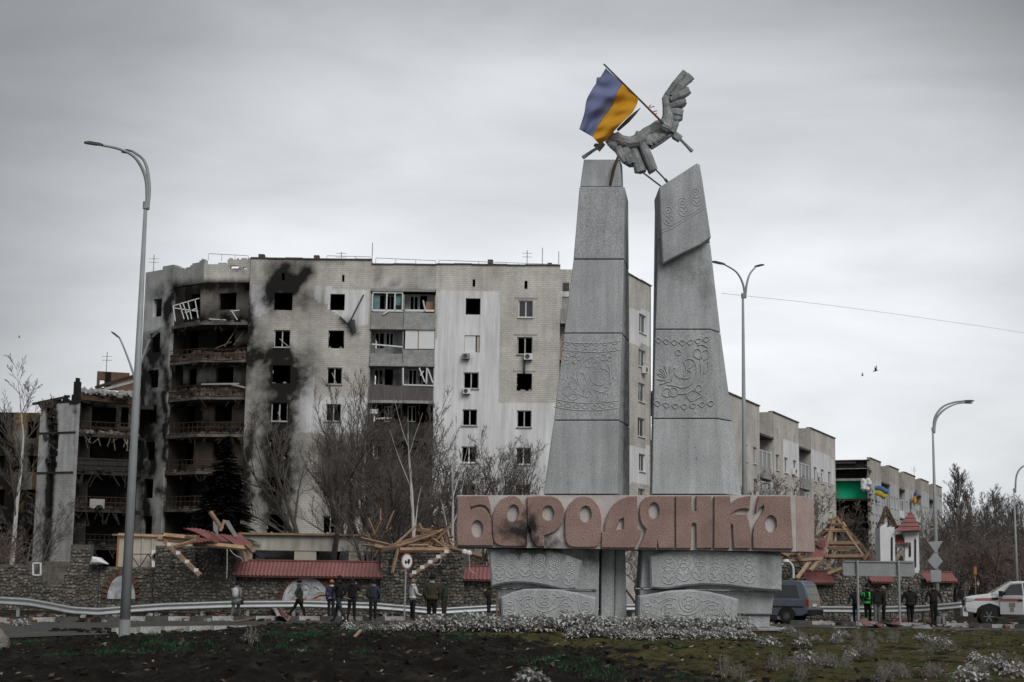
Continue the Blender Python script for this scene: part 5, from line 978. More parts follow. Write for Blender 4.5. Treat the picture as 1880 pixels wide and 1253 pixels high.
lbox('roof_slab', cut, E, (0, zE(846), Ew-.02, zE(844.5)), -.1, 6, MT['roofdark'])
lbox('green_room_wall', cut, E, (1.0, zE(918)+.14, Ew-.6, zE(881)-.14), .9, 1.05, MT['greenwall'], label='bright green room wall open to the air'); lbox('door', cut, E, (.4, zE(918)+.14, 1.0, zE(881)-.14), .6, .85, MT['orangew'])
lbox('room_wall', cut, E, (.2, zE(959)+.14, Ew*.42, zE(918)-.14), 1.6, 1.75, MT['orangew']); lbox('room_wall', cut, E, (Ew*.42, zE(959)+.14, Ew*.5, zE(918)-.14), .3, 1.7, MT['concrete']); lbox('room_wall', cut, E, (Ew*.5, zE(959)+.14, Ew-.4, zE(918)-.14), 3.6, 3.8, MT['char']); lbox('room_wall', cut, E, (0, 0, Ew-.3, zE(959)), 1.4, 1.6, MT['burntconc'])
m = MB()
for k in range(60): m.box(E.W(Ew-.25+random.uniform(-.15, .25), zE(852)-k*.22, .05+random.uniform(-.1, .2)), (.3, .3, .22), Matrix.Rotation(random.random(), 3, 'Z'))
obj('torn_brick_edge', m, MT['stone'], cut, kind='stuff')
m = MB(); q = E.W(Ew-.5, zE(888), -.3)
for k in range(7): m.lathe([(.05, -.5), (.35, -.2), (.3, .3), (.05, .5)], q+Vector((random.uniform(-.4, .4), random.uniform(-.2, .2), random.uniform(-.6, .5))), 7)
obj('hanging_bedding', m, MT['whitewash'], cut)
for px, py, lb in ((1606, 905, 'small blue and yellow flag hung from the torn building corner'), (1672, 915, 'small drooping flag on the far apartment front')):
    u, z = FN.loc(px, py); ff = thing('hung_flag', lb, 'flag', tuple(FN.W(u, z, -.6))); n = 8
    for nm, mt_, z0_, z1_ in (('blue_band', pmat('faded_flag_blue', (.12, .25, .45), None, 2, trans=.3) if px < 1650 else MT['fblue'], .1, 1.0), ('yellow_band', pmat('faded_flag_yellow', (.60, .50, .06), None, 2, trans=.3) if px < 1650 else MT['fyellow'], -.9, .1)):
        wd_ = 1.9 if px < 1650 else .5; vs = []; c0_ = FN.W(u, z, -.6)
        for i in range(n+1):
            for zz in (z0_, z1_): vs.append(c0_+Vector((wd_*(i/n-.5)+.3*zz, .3*math.sin(i*1.1), zz*(.62 if px < 1650 else 1.0)+.25*math.sin(i/n*4+.5))))
        m = MB(); m.add(vs, [(2*i, 2*i+2, 2*i+3, 2*i+1) for i in range(n)]); o = obj(nm, m, mt_, ff, smooth=True); o.modifiers.new('t', 'SOLIDIFY').thickness = .01
for px, py, lb in ((1455, 866, 'small air conditioner on the whitewashed band of the pale apartment row'), (1502, 872, 'air conditioner near the far end of the pale apartment row'), (1180, 680, 'air conditioner between the two monument pillars'), (1683, 934, 'white air conditioner on the cut apartment row'), (1694, 940, 'second white air conditioner from the lamp post on the cut row')):
    F_ = FD if px < 1200 else FN; u, z = F_.loc(px, py); r_ = thing('air_conditioner', lb, 'air conditioner', tuple(F_.W(u, z-.3, -.3)), 'air conditioners on the facade')
    m = MB(); m.box((u, -.22, z), (.8, .32, .58)); obj('casing', m, MT['white'], r_, M=F_.M); m = MB(); m.lathe([(.21, -.012), (.21, .012)], (u-.1, -.39, z), 12, 'Y'); obj('fan_grille', m, MT['darkmetal'], r_, M=F_.M)
q = P(1678, 856, 235); antenna(cut, q-Vector((0, 0, 2.2)), 2.2)
# ================================================================== LOW BEIGE SHOP BEHIND THE WALL
shop = thing('low_shop', 'low beige concrete shop with long dark windows behind the wall', 'building', tuple(COL(650, 96, 0)))
FP = Frame(COL(438, 95, 3), COL(885, 95, 3)); z1 = FP.loc(600, 984)[1]
mkwall('fascia', shop, FP, 0, FP.w, FP.loc(600, 1012)[1], z1, [], wallmat('beige_panel', (.42, .38, .32), (.40, .36, .31), (.38, .34, .29), plaster=(.56, .52, .46)), res=.4, plaster=[[(400, 980), (900, 980), (900, 1020), (400, 1020)]], soot=lambda p: .3*fbm(p[:, 0]*.04, p[:, 1]*.2, 3))
for x0, x1 in ((438, 462), (540, 580), (640, 668), (760, 790)): b_ = FP.box(x0, 1010, x1, 1040); lbox('pier', shop, FP, (b_[0], 0, b_[2], FP.loc(600, 1012)[1]), .05, .5, MT['beige'])
lbox('dark_window', shop, FP, (0, 0, FP.w, FP.loc(600, 1012)[1]), .8, .9, MT['glass']); lbox('roof_slab', shop, FP, (-.2, z1, FP.w+.2, z1+.12), -.25, 8, MT['wood'])
shop2 = thing('beige_kiosk', 'beige annex wall with a railing left of the collapsed red roof', 'building', tuple(COL(280, 90, 0)))
FP2 = Frame(COL(216, 90, 3), COL(352, 90, 3)); b_ = FP2.box(218, 985, 350, 1060); lbox('wall', shop2, FP2, (0, 0, FP2.w, b_[3]), 0, .3, MT['beige']); lbox('capping', shop2, FP2, (-.3, b_[3], FP2.w+.3, b_[3]+.1), -.2, .6, MT['wood'])
for x in (216.5, 243, 262, 280): q = FP2.box(x-1.2, 985, x+1.2, 1043); lbox('pier', shop2, FP2, q, -.1, -.02, MT['orangew'] if x < 240 else MT['beige'])
m = MB()
for a_, b_ in (((238, 1018), (290, 1018)), ((240, 1018), (256, 1042)), ((256, 1042), (272, 1018)), ((272, 1018), (288, 1042)), ((240, 1042), (240, 1016)), ((290, 1042), (290, 1016))): m.bar(P(*a_, 89.5), P(*b_, 89.5), .05)
obj('railing', m, MT['darkmetal'], shop2)
q = P(285, 1027, 89.6); m = MB(); m.poly(PL([(278, 1010), (290, 1010), (290, 1045), (279, 1045)], 89.4), [], 89.4, 89.45); obj('white_poster', m, MT['board'], shop2)
m = MB(); m.lathe([(.21, -.02), (.21, .02), (.13, .021), (.13, -.02)], P(286, 1022, 89.36), 18, 'Y'); obj('round_green_emblem', m, pmat('green_emblem', (.03, .12, .08), (.25, .03, .04), 12), shop2)
# ================================================================== RUBBLE-STONE WALLS AND TOWERS
def stonewall(name, label, F_, u0, u1, z1, z0=-.1, dep=0.0, thick=.5, top=None, holes=(), cell=.2, seed=1, group='rubble-stone walls', slits=()):
    """mortar core plus hundreds of stones laid one by one, proud of the joints"""
    rr = np.random.default_rng(seed); root = thing(name, label, 'wall' if 'wall' in name else 'tower', tuple(F_.W((u0+u1)/2, 0, dep+thick/2)), group)
    topf = top or (lambda U: np.full_like(U, z1))
    mkwall('core', root, F_, u0, u1, z0, z1, list(holes), MT['mortar'], thick=thick, dep=dep+.05, res=.25, top=lambda U: topf(U)-.03, back=True)
    vs = []; fs = []; k = 0; z = z0
    nz = max(1, int((z1-z0)/(cell*.72))); hh = (z1-z0)/nz
    for j in range(nz):
        u = u0-rr.random()*cell
        while u < u1:
            wd_ = cell*rr.uniform(.6, 1.5); ua, ub_ = max(u0, u), min(u1, u+wd_); u += wd_
            zc_ = z0+(j+.5)*hh+rr.uniform(-.3, .3)*hh; uc_ = (ua+ub_)/2
            if ub_-ua < .08 or float(topf(np.array([uc_]))[0]) < zc_+.02: continue
            if any(h[0]-.05 < uc_ < h[2]+.05 and h[1]-.05 < zc_ < h[3]+.05 for h in holes): continue
            n = 6; ring_ = []; pr = dep+rr.uniform(-.035, .02)
            for i in range(n):
                t_ = 2*math.pi*(i+.5)/n+rr.uniform(-.25, .25); cu, cz = math.cos(t_), math.sin(t_); s_ = 1/max(abs(cu), abs(cz))**.6*rr.uniform(.8, 1.15)
                ring_.append((uc_+cu*s_*(ub_-ua)/2, zc_+cz*s_*hh/2))
            for (a_, b_) in ring_: vs.append((a_, dep+.06, b_))
            for (a_, b_) in ring_: vs.append((uc_+(a_-uc_)*.8, pr, zc_+(b_-zc_)*.8))
            fs.append(tuple(k+n+i for i in range(n))); fs += [(k+i, k+(i+1) % n, k+n+(i+1) % n, k+n+i) for i in range(n)]; k += 2*n
    m = MB(); m.add(vs, fs); obj('stones', m, MT['stone'], root, M=F_.M, kind='stuff')
    for (a_, b_, c_, d_) in slits: lbox('slit', root, F_, (a_, b_, c_, d_), dep-.02, dep+.05, MT['char'])
    return root
def tileroof(name, parent, F_, u0, u1, zlow, zhigh, d0, d1, pitch=.19, steps=4, seed=0):
    """profiled metal tile sheet: waves across, small steps down the slope"""
    n = int((u1-u0)/pitch*4); vs = []; rows = []
    for s_ in range(steps+1):
        for e_ in ((0,) if s_ == 0 else ((0, 1) if s_ < steps else (0,))): rows.append((s_/steps, .03*(1 if e_ else 0)))
    for k, (v, up) in enumerate(rows):
        for i in range(n+1):
            u = u0+(u1-u0)*i/n; vs.append((u, d0+(d1-d0)*v, zlow+(zhigh-zlow)*v+.022*math.cos(2*math.pi*i/4)+(.03 if (k % 2 == 1) else 0)))
    m = MB(); m.add(vs, [(k*(n+1)+i, k*(n+1)+i+1, (k+1)*(n+1)+i+1, (k+1)*(n+1)+i) for k in range(len(rows)-1) for i in range(n)])
    o = obj(name, m, MT['rooftile'], parent, M=F_.M, smooth=False); o.modifiers.new('t', 'SOLIDIFY').thickness = .02
    m = MB(); m.box(((u0+u1)/2, d1, zhigh+.03), (u1-u0, .14, .07)); obj('ridge_cap', m, MT['rooftile'], parent, M=F_.M)
    m = MB(); m.box(((u0+u1)/2, d0+.03, zlow-.06), (u1-u0, .05, .07)); obj('eaves_board', m, MT['rust'], parent, M=F_.M)
    return o
YW = 77.0
FWL = Frame(COL(-10, 79, 2), COL(905, YW, 2))
def uw(px): return FWL.loc(px, 1060)[0]
def zw(py, px=600): return FWL.loc(px, py)[1]
# middle wall with red coping and mural arch
w1 = stonewall('stone_wall', 'rubble-stone wall under a long red tiled coping, with a painted arch', FWL, uw(432), uw(706), zw(1056), seed=2)
tileroof('tiled_coping', w1, FWL, uw(431), uw(705), zw(1058, 570), zw(1031, 570), -.35, .25)
w2 = stonewall('stone_wall', 'short stretch of stone wall with red coping beside the left monument foot', FWL, uw(852), uw(920), zw(1064, 880), seed=3); tileroof('tiled_coping', w2, FWL, uw(852), uw(920), zw(1064, 880), zw(1040, 880), -.35, .25)
tw1 = stonewall('stone_tower', 'stone tower block under a collapsed red roof left of the coping', FWL, uw(286), uw(436), zw(1003, 360), dep=-.3, thick=1.5, seed=4, slits=[FWL.box(x-2.5, 1016, x+2.5, 1043, -.3) for x in (318, 360, 407)], group='rubble-stone towers')
tw2 = stonewall('stone_tower', 'stone tower block heaped with splintered roof timbers beside the monument', FWL, uw(700), uw(853), zw(1012, 780), dep=-.3, thick=1.5, seed=5, slits=[FWL.box(x-2.5, 1026, x+2.5, 1052, -.3) for x in (717, 758, 808)], group='rubble-stone towers')
w3 = stonewall('stone_wall', 'low stone wall with a painted half-round behind the big lamp post', FWL, uw(182), uw(288), zw(1041, 240), seed=6)
w4 = stonewall('stone_wall', 'ruined stone wall broken into a jagged gap at far left', FWL, uw(-10), uw(181), zw(1000, 130), seed=7, top=lambda U: np.interp(U, [uw(-10), uw(40), uw(62), uw(75), uw(95), uw(112), uw(124), uw(128), uw(160), uw(165), uw(181)], [zw(1040, 0), zw(1035, 40), zw(1050, 62), zw(1064, 75), zw(1078, 95), zw(1066, 112), zw(1040, 124), zw(1003, 128), zw(1003, 160), zw(1030, 165), zw(1040, 181)]))
MT['mural'] = pmat('white_mural_with_grey_drawing', (.58, .60, .62), (.20, .21, .22), 2.6, .9, c3=(.50, .51, .52))
MT['archbrick'] = pmat('reddish_arch_brick', (.14, .07, .05), (.10, .06, .05), 6, .9, obj_rand=.35)
def arch(parent, cx, cy, rx, ry, n, dep):
    u, z = FWL.loc(cx, cy, dep); ux = FWL.loc(cx+rx, cy, dep)[0]-u; zy = FWL.loc(cx, cy-ry, dep)[1]-z
    m = MB(); m.poly([(u+ux*math.cos(t_), z+zy*math.sin(t_)) for t_ in np.linspace(0, math.pi, 20)], [], dep-.06, dep+.0); mu = obj('mural', m, MT['mural'], parent, M=FWL.M, label='white half-round mural with a loose grey drawing')
    mb = MB(); mb.box((0, 0, 0), (.24, .12, math.pi*(abs(ux)+abs(zy))/2/n*.92)); bm_ = mb.mesh('brick'); bm_.materials.append(MT['archbrick'])
    for k in range(n):
        t_ = math.pi*(k+.5)/n; q = Vector((u+(ux+.13)*math.cos(t_), dep-.04, z+(zy+.13)*math.sin(t_)))
        link('brick', bm_, [], parent, M=FWL.M @ Matrix.Translation(q) @ Matrix.Rotation(-t_, 4, 'Y'))
    return mu, u, z, ux, zy
mu, u, z, ux, zy = arch(w1, 562, 1106, 44, 46, 22, 0)
m = MB()
for a_, b_ in (((-.3, .5), (-.1, .75)), ((-.1, .75), (.2, .55)), ((.2, .55), (.1, .3)), ((-.6, .15), (-.2, .3)), ((.35, .3), (.75, .4)), ((.3, .6), (.55, .5)), ((-.15, .45), (.05, .5)), ((-.75, .35), (-.6, .5))): m.tube([(u+ux*a_[0], -.07, z+zy*a_[1]), (u+ux*(a_[0]+b_[0])/2, -.07, z+zy*((a_[1]+b_[1])/2+.05)), (u+ux*b_[0], -.07, z+zy*b_[1])], .03, 5)
obj('drawn_lines', m, MT['concrete'], mu, M=FWL.M)
m = MB(); m.tube([(u+ux*.35, -.075, z+zy*.18), (u+ux*.6, -.075, z+zy*.3), (u+ux*.95, -.075, z+zy*.32)], .05, 5); obj('orange_stroke', m, MT['orangew'], mu, M=FWL.M)
for k in range(14):
    if k % 4 == 3: continue
    m = MB(); x = u+ux*(-.45+.075*k); m.box((x, -.068, z+zy*.1), (.05, .012, .16)); m.box((x+.06, -.068, z+zy*.1+(.05 if k % 2 else -.03)), (.08, .012, .04)); obj('faded_red_lettering', m, pmat('faded_red_paint', (.42, .20, .19)) if k == 0 else bpy.data.materials['faded_red_paint'], mu, M=FWL.M)
mu, u, z, ux, zy = arch(w3, 223, 1100, 26, 44, 16, 0)
# window frame thrown on the rubble
m = MB()
for a_, b_ in (((61, 1034), (75, 1034)), ((75, 1034), (75, 1056)), ((75, 1056), (61, 1056)), ((61, 1056), (61, 1034))): m.bar(P(*a_, 77.5), P(*b_, 77.5), .12, .06)
obj('window_frame', m, MT['white'], label='empty white window frame standing on the rubble at far left', cat='window frame')
# --- collapsed red roof on the left tower
cr = thing('collapsed_roof', 'collapsed red tiled roof lying in pieces on the left stone tower', 'roof', tuple(P(395, 1000, 77)))
def sheet(name, parent, quad, Yd, mat='rooftile', n=14, bend=.1, seed=0, th=.02):
    """a torn profiled sheet spanned by four pixel corners with their own depths"""
    rr = random.Random(seed); c = [P(x, y, Y) for (x, y), Y in zip(quad, Yd)]; vs = []; k = 6
    for i in range(n+1):
        for j in range(k+1):
            a_, b_ = i/n, j/k; q = (c[0].lerp(c[1], a_)).lerp(c[3].lerp(c[2], a_), b_); vs.append(q+Vector((0, 0, .035*math.cos(i*math.pi)+bend*math.sin(a_*3+b_*2+seed)-bend*.5)))
    m = MB(); m.add(vs, [(i*(k+1)+j, i*(k+1)+j+1, (i+1)*(k+1)+j+1, (i+1)*(k+1)+j) for i in range(n) for j in range(k)])
    o = obj(name, m, MT[mat], parent); o.modifiers.new('t', 'SOLIDIFY').thickness = th; return o
sheet('roof_sheet', cr, [(337, 974), (412, 974), (455, 1002), (385, 990)], [76, 78, 77, 75.5], seed=1, n=20, bend=.2); sheet('roof_sheet', cr, [(402, 985), (440, 968), (464, 1002), (452, 1004)], [76, 78, 77.5, 75.8], seed=2, bend=.2); sheet('roof_sheet', cr, [(352, 985), (392, 982), (400, 996), (356, 990)], [75.4, 75.4, 75.2, 75.2], seed=3)
m = MB(); m.poly(PL([(391, 957), (400, 961), (401, 985), (392, 975)], 77.5), [], 77.5, 77.54); obj('grey_sheet', m, MT['aluminium'], cr); m = MB(); m.poly(PL([(410, 955), (420, 956), (437, 985), (430, 987)], 77.2), [], 77.2, 77.24); obj('grey_sheet', m, MT['aluminium'], cr)
def timbers(parent, L_, mat='wood', w_=.13, name='rafter'):
    for a_, b_, Ya, Yb in L_: m = MB(); m.bar(P(*a_, Ya), P(*b_, Yb), w_, w_*.6, random.random()); obj(name, m, MT[mat], parent)
timbers(cr, [((217, 983), (345, 988), 76, 76), ((290, 990), (452, 1006), 75.6, 75.8), ((300, 983), (350, 988), 75.5, 75.5), ((322, 1004), (360, 992), 75.3, 75.3), ((386, 940), (408, 972), 76.5, 76.5), ((404, 975), (412, 955), 76.2, 76.2), ((448, 1005), (453, 1032), 75.6, 75.4), ((380, 1000), (455, 1008), 75.5, 75.5), ((452, 1000), (466, 1015), 75.5, 75.2), ((340, 985), (400, 998), 75.4, 75.6)], w_=.2)
def beam(label, a_, b_, Ya, Yb, w_=.2, tags=0):
    q = P(*b_, Yb); o = thing('fallen_beam', label, 'beam', tuple(q), 'fallen timber beams'); m = MB(); m.bar(P(*a_, Ya), P(*b_, Yb), w_, w_*.7); obj('timber', m, MT['wood'], o)
    for k in range(tags): m = MB(); p_ = P(*a_, Ya).lerp(P(*b_, Yb), (k+.5)/tags); m.box(p_+Vector((.03, -.1, .05)), (.2, .08, .16)); obj('white_bracket', m, MT['ceram'], o)
beam('orange timber beam with white brackets hanging off the left tower', (302, 994), (368, 1057), 75.4, 75.0, .24, 4)
beam('orange timber beam with white brackets sloping across the stone tower', (826, 1010), (752, 1058), 75.2, 74.9, .24, 5)
beam('thin timber leaning on the stone tower above the round sign', (732, 1003), (720, 1052), 75.4, 75.1, .12)
# --- heap of splintered rafters on the middle tower
hp = thing('timber_heap', 'heap of splintered pale rafters on top of the middle stone tower', 'timber heap', tuple(P(790, 1005, 77)))
rr = random.Random(12); apex = P(772, 966, 77.5)
for k in range(34):
    x = rr.uniform(705, 868); q = P(x, np.interp(x, [700, 790, 870], [1008, 1006, 1014])+rr.uniform(-7, 3), rr.uniform(75.6, 78.5)); t_ = apex+Vector((rr.uniform(-.4, 1.6), rr.uniform(-.5, .8), rr.uniform(-.5, .1))); 
    if k > 12: t_ = q+Vector((rr.uniform(-1.8, 1.8), rr.uniform(-.6, .6), rr.uniform(.0, .5)))
    m = MB(); m.bar(q, t_, rr.uniform(.09, .16), .07, rr.random()); obj('rafter', m, MT['wood'], hp)
timbers(hp, [((700, 1008), (735, 1004), 75.4, 75.4), ((735, 1010), (826, 1010), 75.3, 75.3), ((826, 1006), (884, 1022), 75.2, 75.4), ((768, 962), (778, 982), 77, 77), ((764, 972), (790, 975), 77, 77), ((688, 1003), (706, 1007), 75.5, 75.5)], w_=.22)
for k, (x, y) in enumerate(((853, 1014), (861, 1016))): m = MB(); m.lathe([(.05, -.14), (.14, -.05), (.14, .05), (.05, .14)], P(x, y, 75.1), 8); obj('insulator', m, MT['ceram'], hp)
ds = thing('timber_debris', 'splintered brown planks piled between the bare trees and the tower', 'debris', tuple(COL(695, 80, .3)))
for k in range(26):
    x = rr.uniform(672, 712); y = rr.uniform(962, 1030); q = P(x, y, 79+rr.random()); m = MB(); m.bar(q, q+Vector((rr.uniform(-.5, .5), 0, rr.uniform(.2, 1.0))), rr.uniform(.06, .14), .05); obj('plank', m, MT['oldwood'] if k % 2 else MT['wood'], ds)
# loose cables hanging off the towers
for lb, pts in (('white cable dangling down the left stone tower', [(417, 1008), (417, 1040), (416, 1062)]), ('thin cable curling off the left tower roof', [(422, 1010), (432, 1020), (443, 1025), (446, 1032)]), ('pale cable looping under the fallen beam on the stone tower', [(812, 1018), (808, 1034), (800, 1038), (792, 1036)]), ('cable hanging from the rafters beside the monument foot', [(861, 1018), (862, 1040), (866, 1050), (875, 1054)])):
    m = MB(); m.tube([P(x, y, 75) for x, y in spline(pts, 5)], .025, 5); obj('loose_cable', m, MT['concrete'], label=lb, cat='cable')
# ------------------------------------------------------------------ right-hand wall, wrecked tower roof, white gate
YR = 80.0
FWR = Frame(COL(1150, 78, 2), COL(1765, 84, 2))
def ur(px, d=0): return FWR.loc(px, 1070, d)[0]
def zr(py, px=1550, d=0): return FWR.loc(px, py, d)[1]
w5 = stonewall('stone_wall', 'stone wall under a short red coping behind the van', FWR, ur(1474), ur(1530), zr(1062, 1500), seed=8); tileroof('tiled_coping', w5, FWR, ur(1475), ur(1528), zr(1070, 1500), zr(1049, 1500), -.35, .25)
w6 = stonewall('stone_wall', 'stone wall with red coping under the big blank sign', FWR, ur(1592), ur(1640), zr(1066, 1610), seed=9); tileroof('tiled_coping', w6, FWR, ur(1593), ur(1637), zr(1068, 1610), zr(1050, 1610), -.35, .25)
w7 = stonewall('stone_wall', 'end of the stone wall with red coping behind the lamp post signs', FWR, ur(1694), ur(1750), zr(1064, 1720), seed=10); tileroof('tiled_coping', w7, FWR, ur(1694), ur(1752), zr(1067, 1720), zr(1051, 1720), -.35, .25)
tw3 = stonewall('stone_tower', 'dark stone tower carrying a wrecked timber roof frame right of the monument', FWR, ur(1425), ur(1475), zr(1022, 1440), dep=-.1, thick=2.5, seed=11, group='rubble-stone towers')
tw4 = stonewall('stone_tower', 'stone wall base below the bare timber pyramid', FWR, ur(1528), ur(1594), zr(1050, 1560), dep=-.1, thick=2.5, seed=12, group='rubble-stone towers')
w8 = stonewall('stone_wall', 'stone gate base under the white towers', FWR, ur(1640), ur(1694), zr(1052, 1670), dep=.1, seed=13)
rf = thing('wrecked_roof', 'bare timber pyramid of a wrecked tower roof right of the monument', 'roof', tuple(P(1540, 1035, 81)))
Yp = 81
timbers(rf, [((1512, 1020), (1531, 952), Yp-1, Yp), ((1590, 1028), (1536, 952), Yp-1, Yp), ((1520, 1028), (1538, 955), Yp+1.5, Yp), ((1606, 1030), (1540, 954), Yp+1.5, Yp), ((1525, 1000), (1527, 970), Yp-.6, Yp-.2), ((1500, 1035), (1534, 950), Yp+1.2, Yp)], w_=.16)
timbers(rf, [((1514, 974), (1556, 974), Yp-.3, Yp-.3), ((1524, 963), (1548, 963), Yp-.2, Yp-.2), ((1518, 998), (1578, 998), Yp-.6, Yp-.6), ((1520, 1006), (1570, 1006), Yp-.7, Yp-.7), ((1513, 1022), (1585, 1022), Yp-1, Yp-1), ((1505, 985), (1530, 960), Yp+.4, Yp+.2), ((1552, 974), (1564, 983), Yp-.3, Yp-.3), ((1546, 960), (1552, 968), Yp-.1, Yp-.1), ((1530, 1010), (1560, 1008), Yp+1, Yp+1), ((1521, 955), (1546, 955), Yp, Yp), ((1526, 958), (1540, 949), Yp, Yp)], w_=.2)
timbers(rf, [((1586, 1028), (1594, 1014), Yp-1.2, Yp-1.2), ((1463, 1063), (1489, 1028), Yp-2.5, Yp-1.2), ((1488, 1048), (1508, 1025), Yp-2, Yp-1.2), ((1511, 1030), (1545, 1062), Yp-2, Yp-2), ((1520, 1054), (1546, 1044), Yp-2.2, Yp-2.2), ((1434, 1018), (1484, 1012), Yp-1.5, Yp-1.5), ((1450, 1030), (1505, 1027), Yp-1.4, Yp-1.4), ((1464, 1013), (1471, 1030), Yp-1.6, Yp-1.6), ((1440, 1024), (1480, 1018), Yp-1.3, Yp-1.3), ((1432, 1014), (1448, 1022), Yp-1.6, Yp-1.6), ((1502, 990), (1520, 975), Yp, Yp), ((1500, 985), (1508, 978), Yp, Yp)], w_=.18)
sheet('roof_sheet', rf, [(1499, 992), (1517, 992), (1512, 1022), (1487, 1028)], [Yp-1, Yp-.8, Yp-1.2, Yp-1.4], seed=5, n=10); sheet('roof_sheet', rf, [(1498, 998), (1512, 990), (1516, 996), (1505, 1010)], [Yp-1.2]*4, mat='rooftile', seed=6)
m = MB(); m.tube([P(x, y, Yp-3) for x, y in spline([(1436, 1037), (1443, 1030), (1450, 1033), (1456, 1042), (1457, 1062)], 5)], .05, 6); m.lathe([(.05, -.12), (.18, -.02), (.14, .1)], P(1443, 1031, Yp-3), 8); obj('torn_insulator_cable', m, MT['ceram'], rf)
gate = thing('white_gatehouse', 'small white gatehouse with a red pyramid roof and a burnt twin tower', 'gatehouse', tuple(COL(1652, 85, 0)))
YG = 85.0
def gtower(x0, x1, ytop, ysplit, Y, dp):
    a_, b_ = COL(x0, Y, 4).x, COL(x1, Y, 4).x; zt_ = P((x0+x1)/2, ytop, Y).z; m = MB(); m.box(((a_+b_)/2, Y+dp/2, zt_/2), (b_-a_, dp, zt_)); return obj('tower', m, MT['whitewash'], gate)
gtower(1616, 1643, 968, 0, YG, 1.1); gtower(1661, 1687, 975, 0, YG+.3, 1.1)
m = MB(); a_, b_ = COL(1643, YG, 3).x, COL(1662, YG, 3).x; zt_ = P(1652, 1000, YG+.5).z; m.box(((a_+b_)/2, YG+.7, zt_/2), (b_-a_+.05, .7, zt_)); obj('gate_wall', m, MT['whitewash'], gate)
m = MB(); ax = [(1646, 1030), (1646, 1022), (1648, 1015), (1652, 1009), (1657, 1009.5), (1661, 1015), (1663, 1022), (1663, 1030)]
m.poly(PL([(1644, 1032), (1645, 1022), (1648, 1013), (1654, 1006), (1660, 1012), (1664, 1021), (1665, 1032)], YG+.3), [], YG+.3, YG+.36); obj('arch_surround', m, MT['stone'], gate); m = MB(); m.poly(PL([(1650, 1032), (1651, 1025), (1654, 1019), (1658, 1024), (1659, 1032)], YG+.29), [], YG+.28, YG+.32); obj('arch_opening', m, MT['char'], gate)
sheet('porch_roof', gate, [(1644, 981), (1662, 981), (1673, 1000), (1644, 999)], [YG+.9, YG+.9, YG+.1, YG+.1], n=10, bend=.02); 
for x0, y0, y1, Y in ((1637.5, 985, 1030, YG), (1680.5, 988, 1042, YG+.3), (1645, 1003, 1022, YG+.34), (1671, 1000, 1022, YG+.28)):
    m = MB(); m.poly(PL([(x0-1.7, y1), (x0-1.7, y0+4), (x0, y0), (x0+1.7, y0+4), (x0+1.7, y1)], Y-.03), [], Y-.03, Y+.02); obj('slit_window', m, MT['char'], gate)
ap = P(1672, 937, YG+.8); cs = [P(1644, 976, YG-.3), P(1693, 975, YG-.1), P(1688, 970, YG+1.8), P(1652, 970, YG+1.8)]; m = MB()
for k in range(4):
    A_, B_ = cs[k], cs[(k+1) % 4]; nr = 5
    for j in range(nr):
        t0, t1 = j/nr, (j+1)/nr; off_ = Vector((0, 0, .03)); m.add([A_.lerp(ap, t0)+off_, B_.lerp(ap, t0)+off_, B_.lerp(ap, t1), A_.lerp(ap, t1)], [(0, 1, 2, 3)])
m.add(cs, [(3, 2, 1, 0)]); obj('pyramid_roof', m, MT['rooftile'], gate); m = MB(); m.tube([ap, ap+Vector((0, 0, .6))], .03, 5); obj('finial', m, MT['darkmetal'], gate)
for a_, b_ in (((1612, 968), (1627, 930)), ((1643, 970), (1627, 930)), ((1620, 962), (1625, 932)), ((1634, 965), (1628, 932)), ((1647, 968), (1630, 935)), ((1612, 966), (1618, 975)), ((1620, 978), (1633, 963)), ((1640, 972), (1650, 966)), ((1614, 962), (1622, 948)), ((1632, 948), (1642, 965)), ((1622, 950), (1634, 950))): m = MB(); m.bar(P(*a_, YG+.3), P(*b_, YG+.5), .13, .09); obj('charred_rafter', m, MT['oldwood'], gate)
m = MB(); m.poly(PL([(1616, 968.5), (1619, 962), (1622, 965), (1627, 958), (1634, 955), (1639, 962), (1643, 968.5)], YG+.4), [], YG+.4, YG+.6); obj('broken_gable', m, MT['whitewash'], gate)
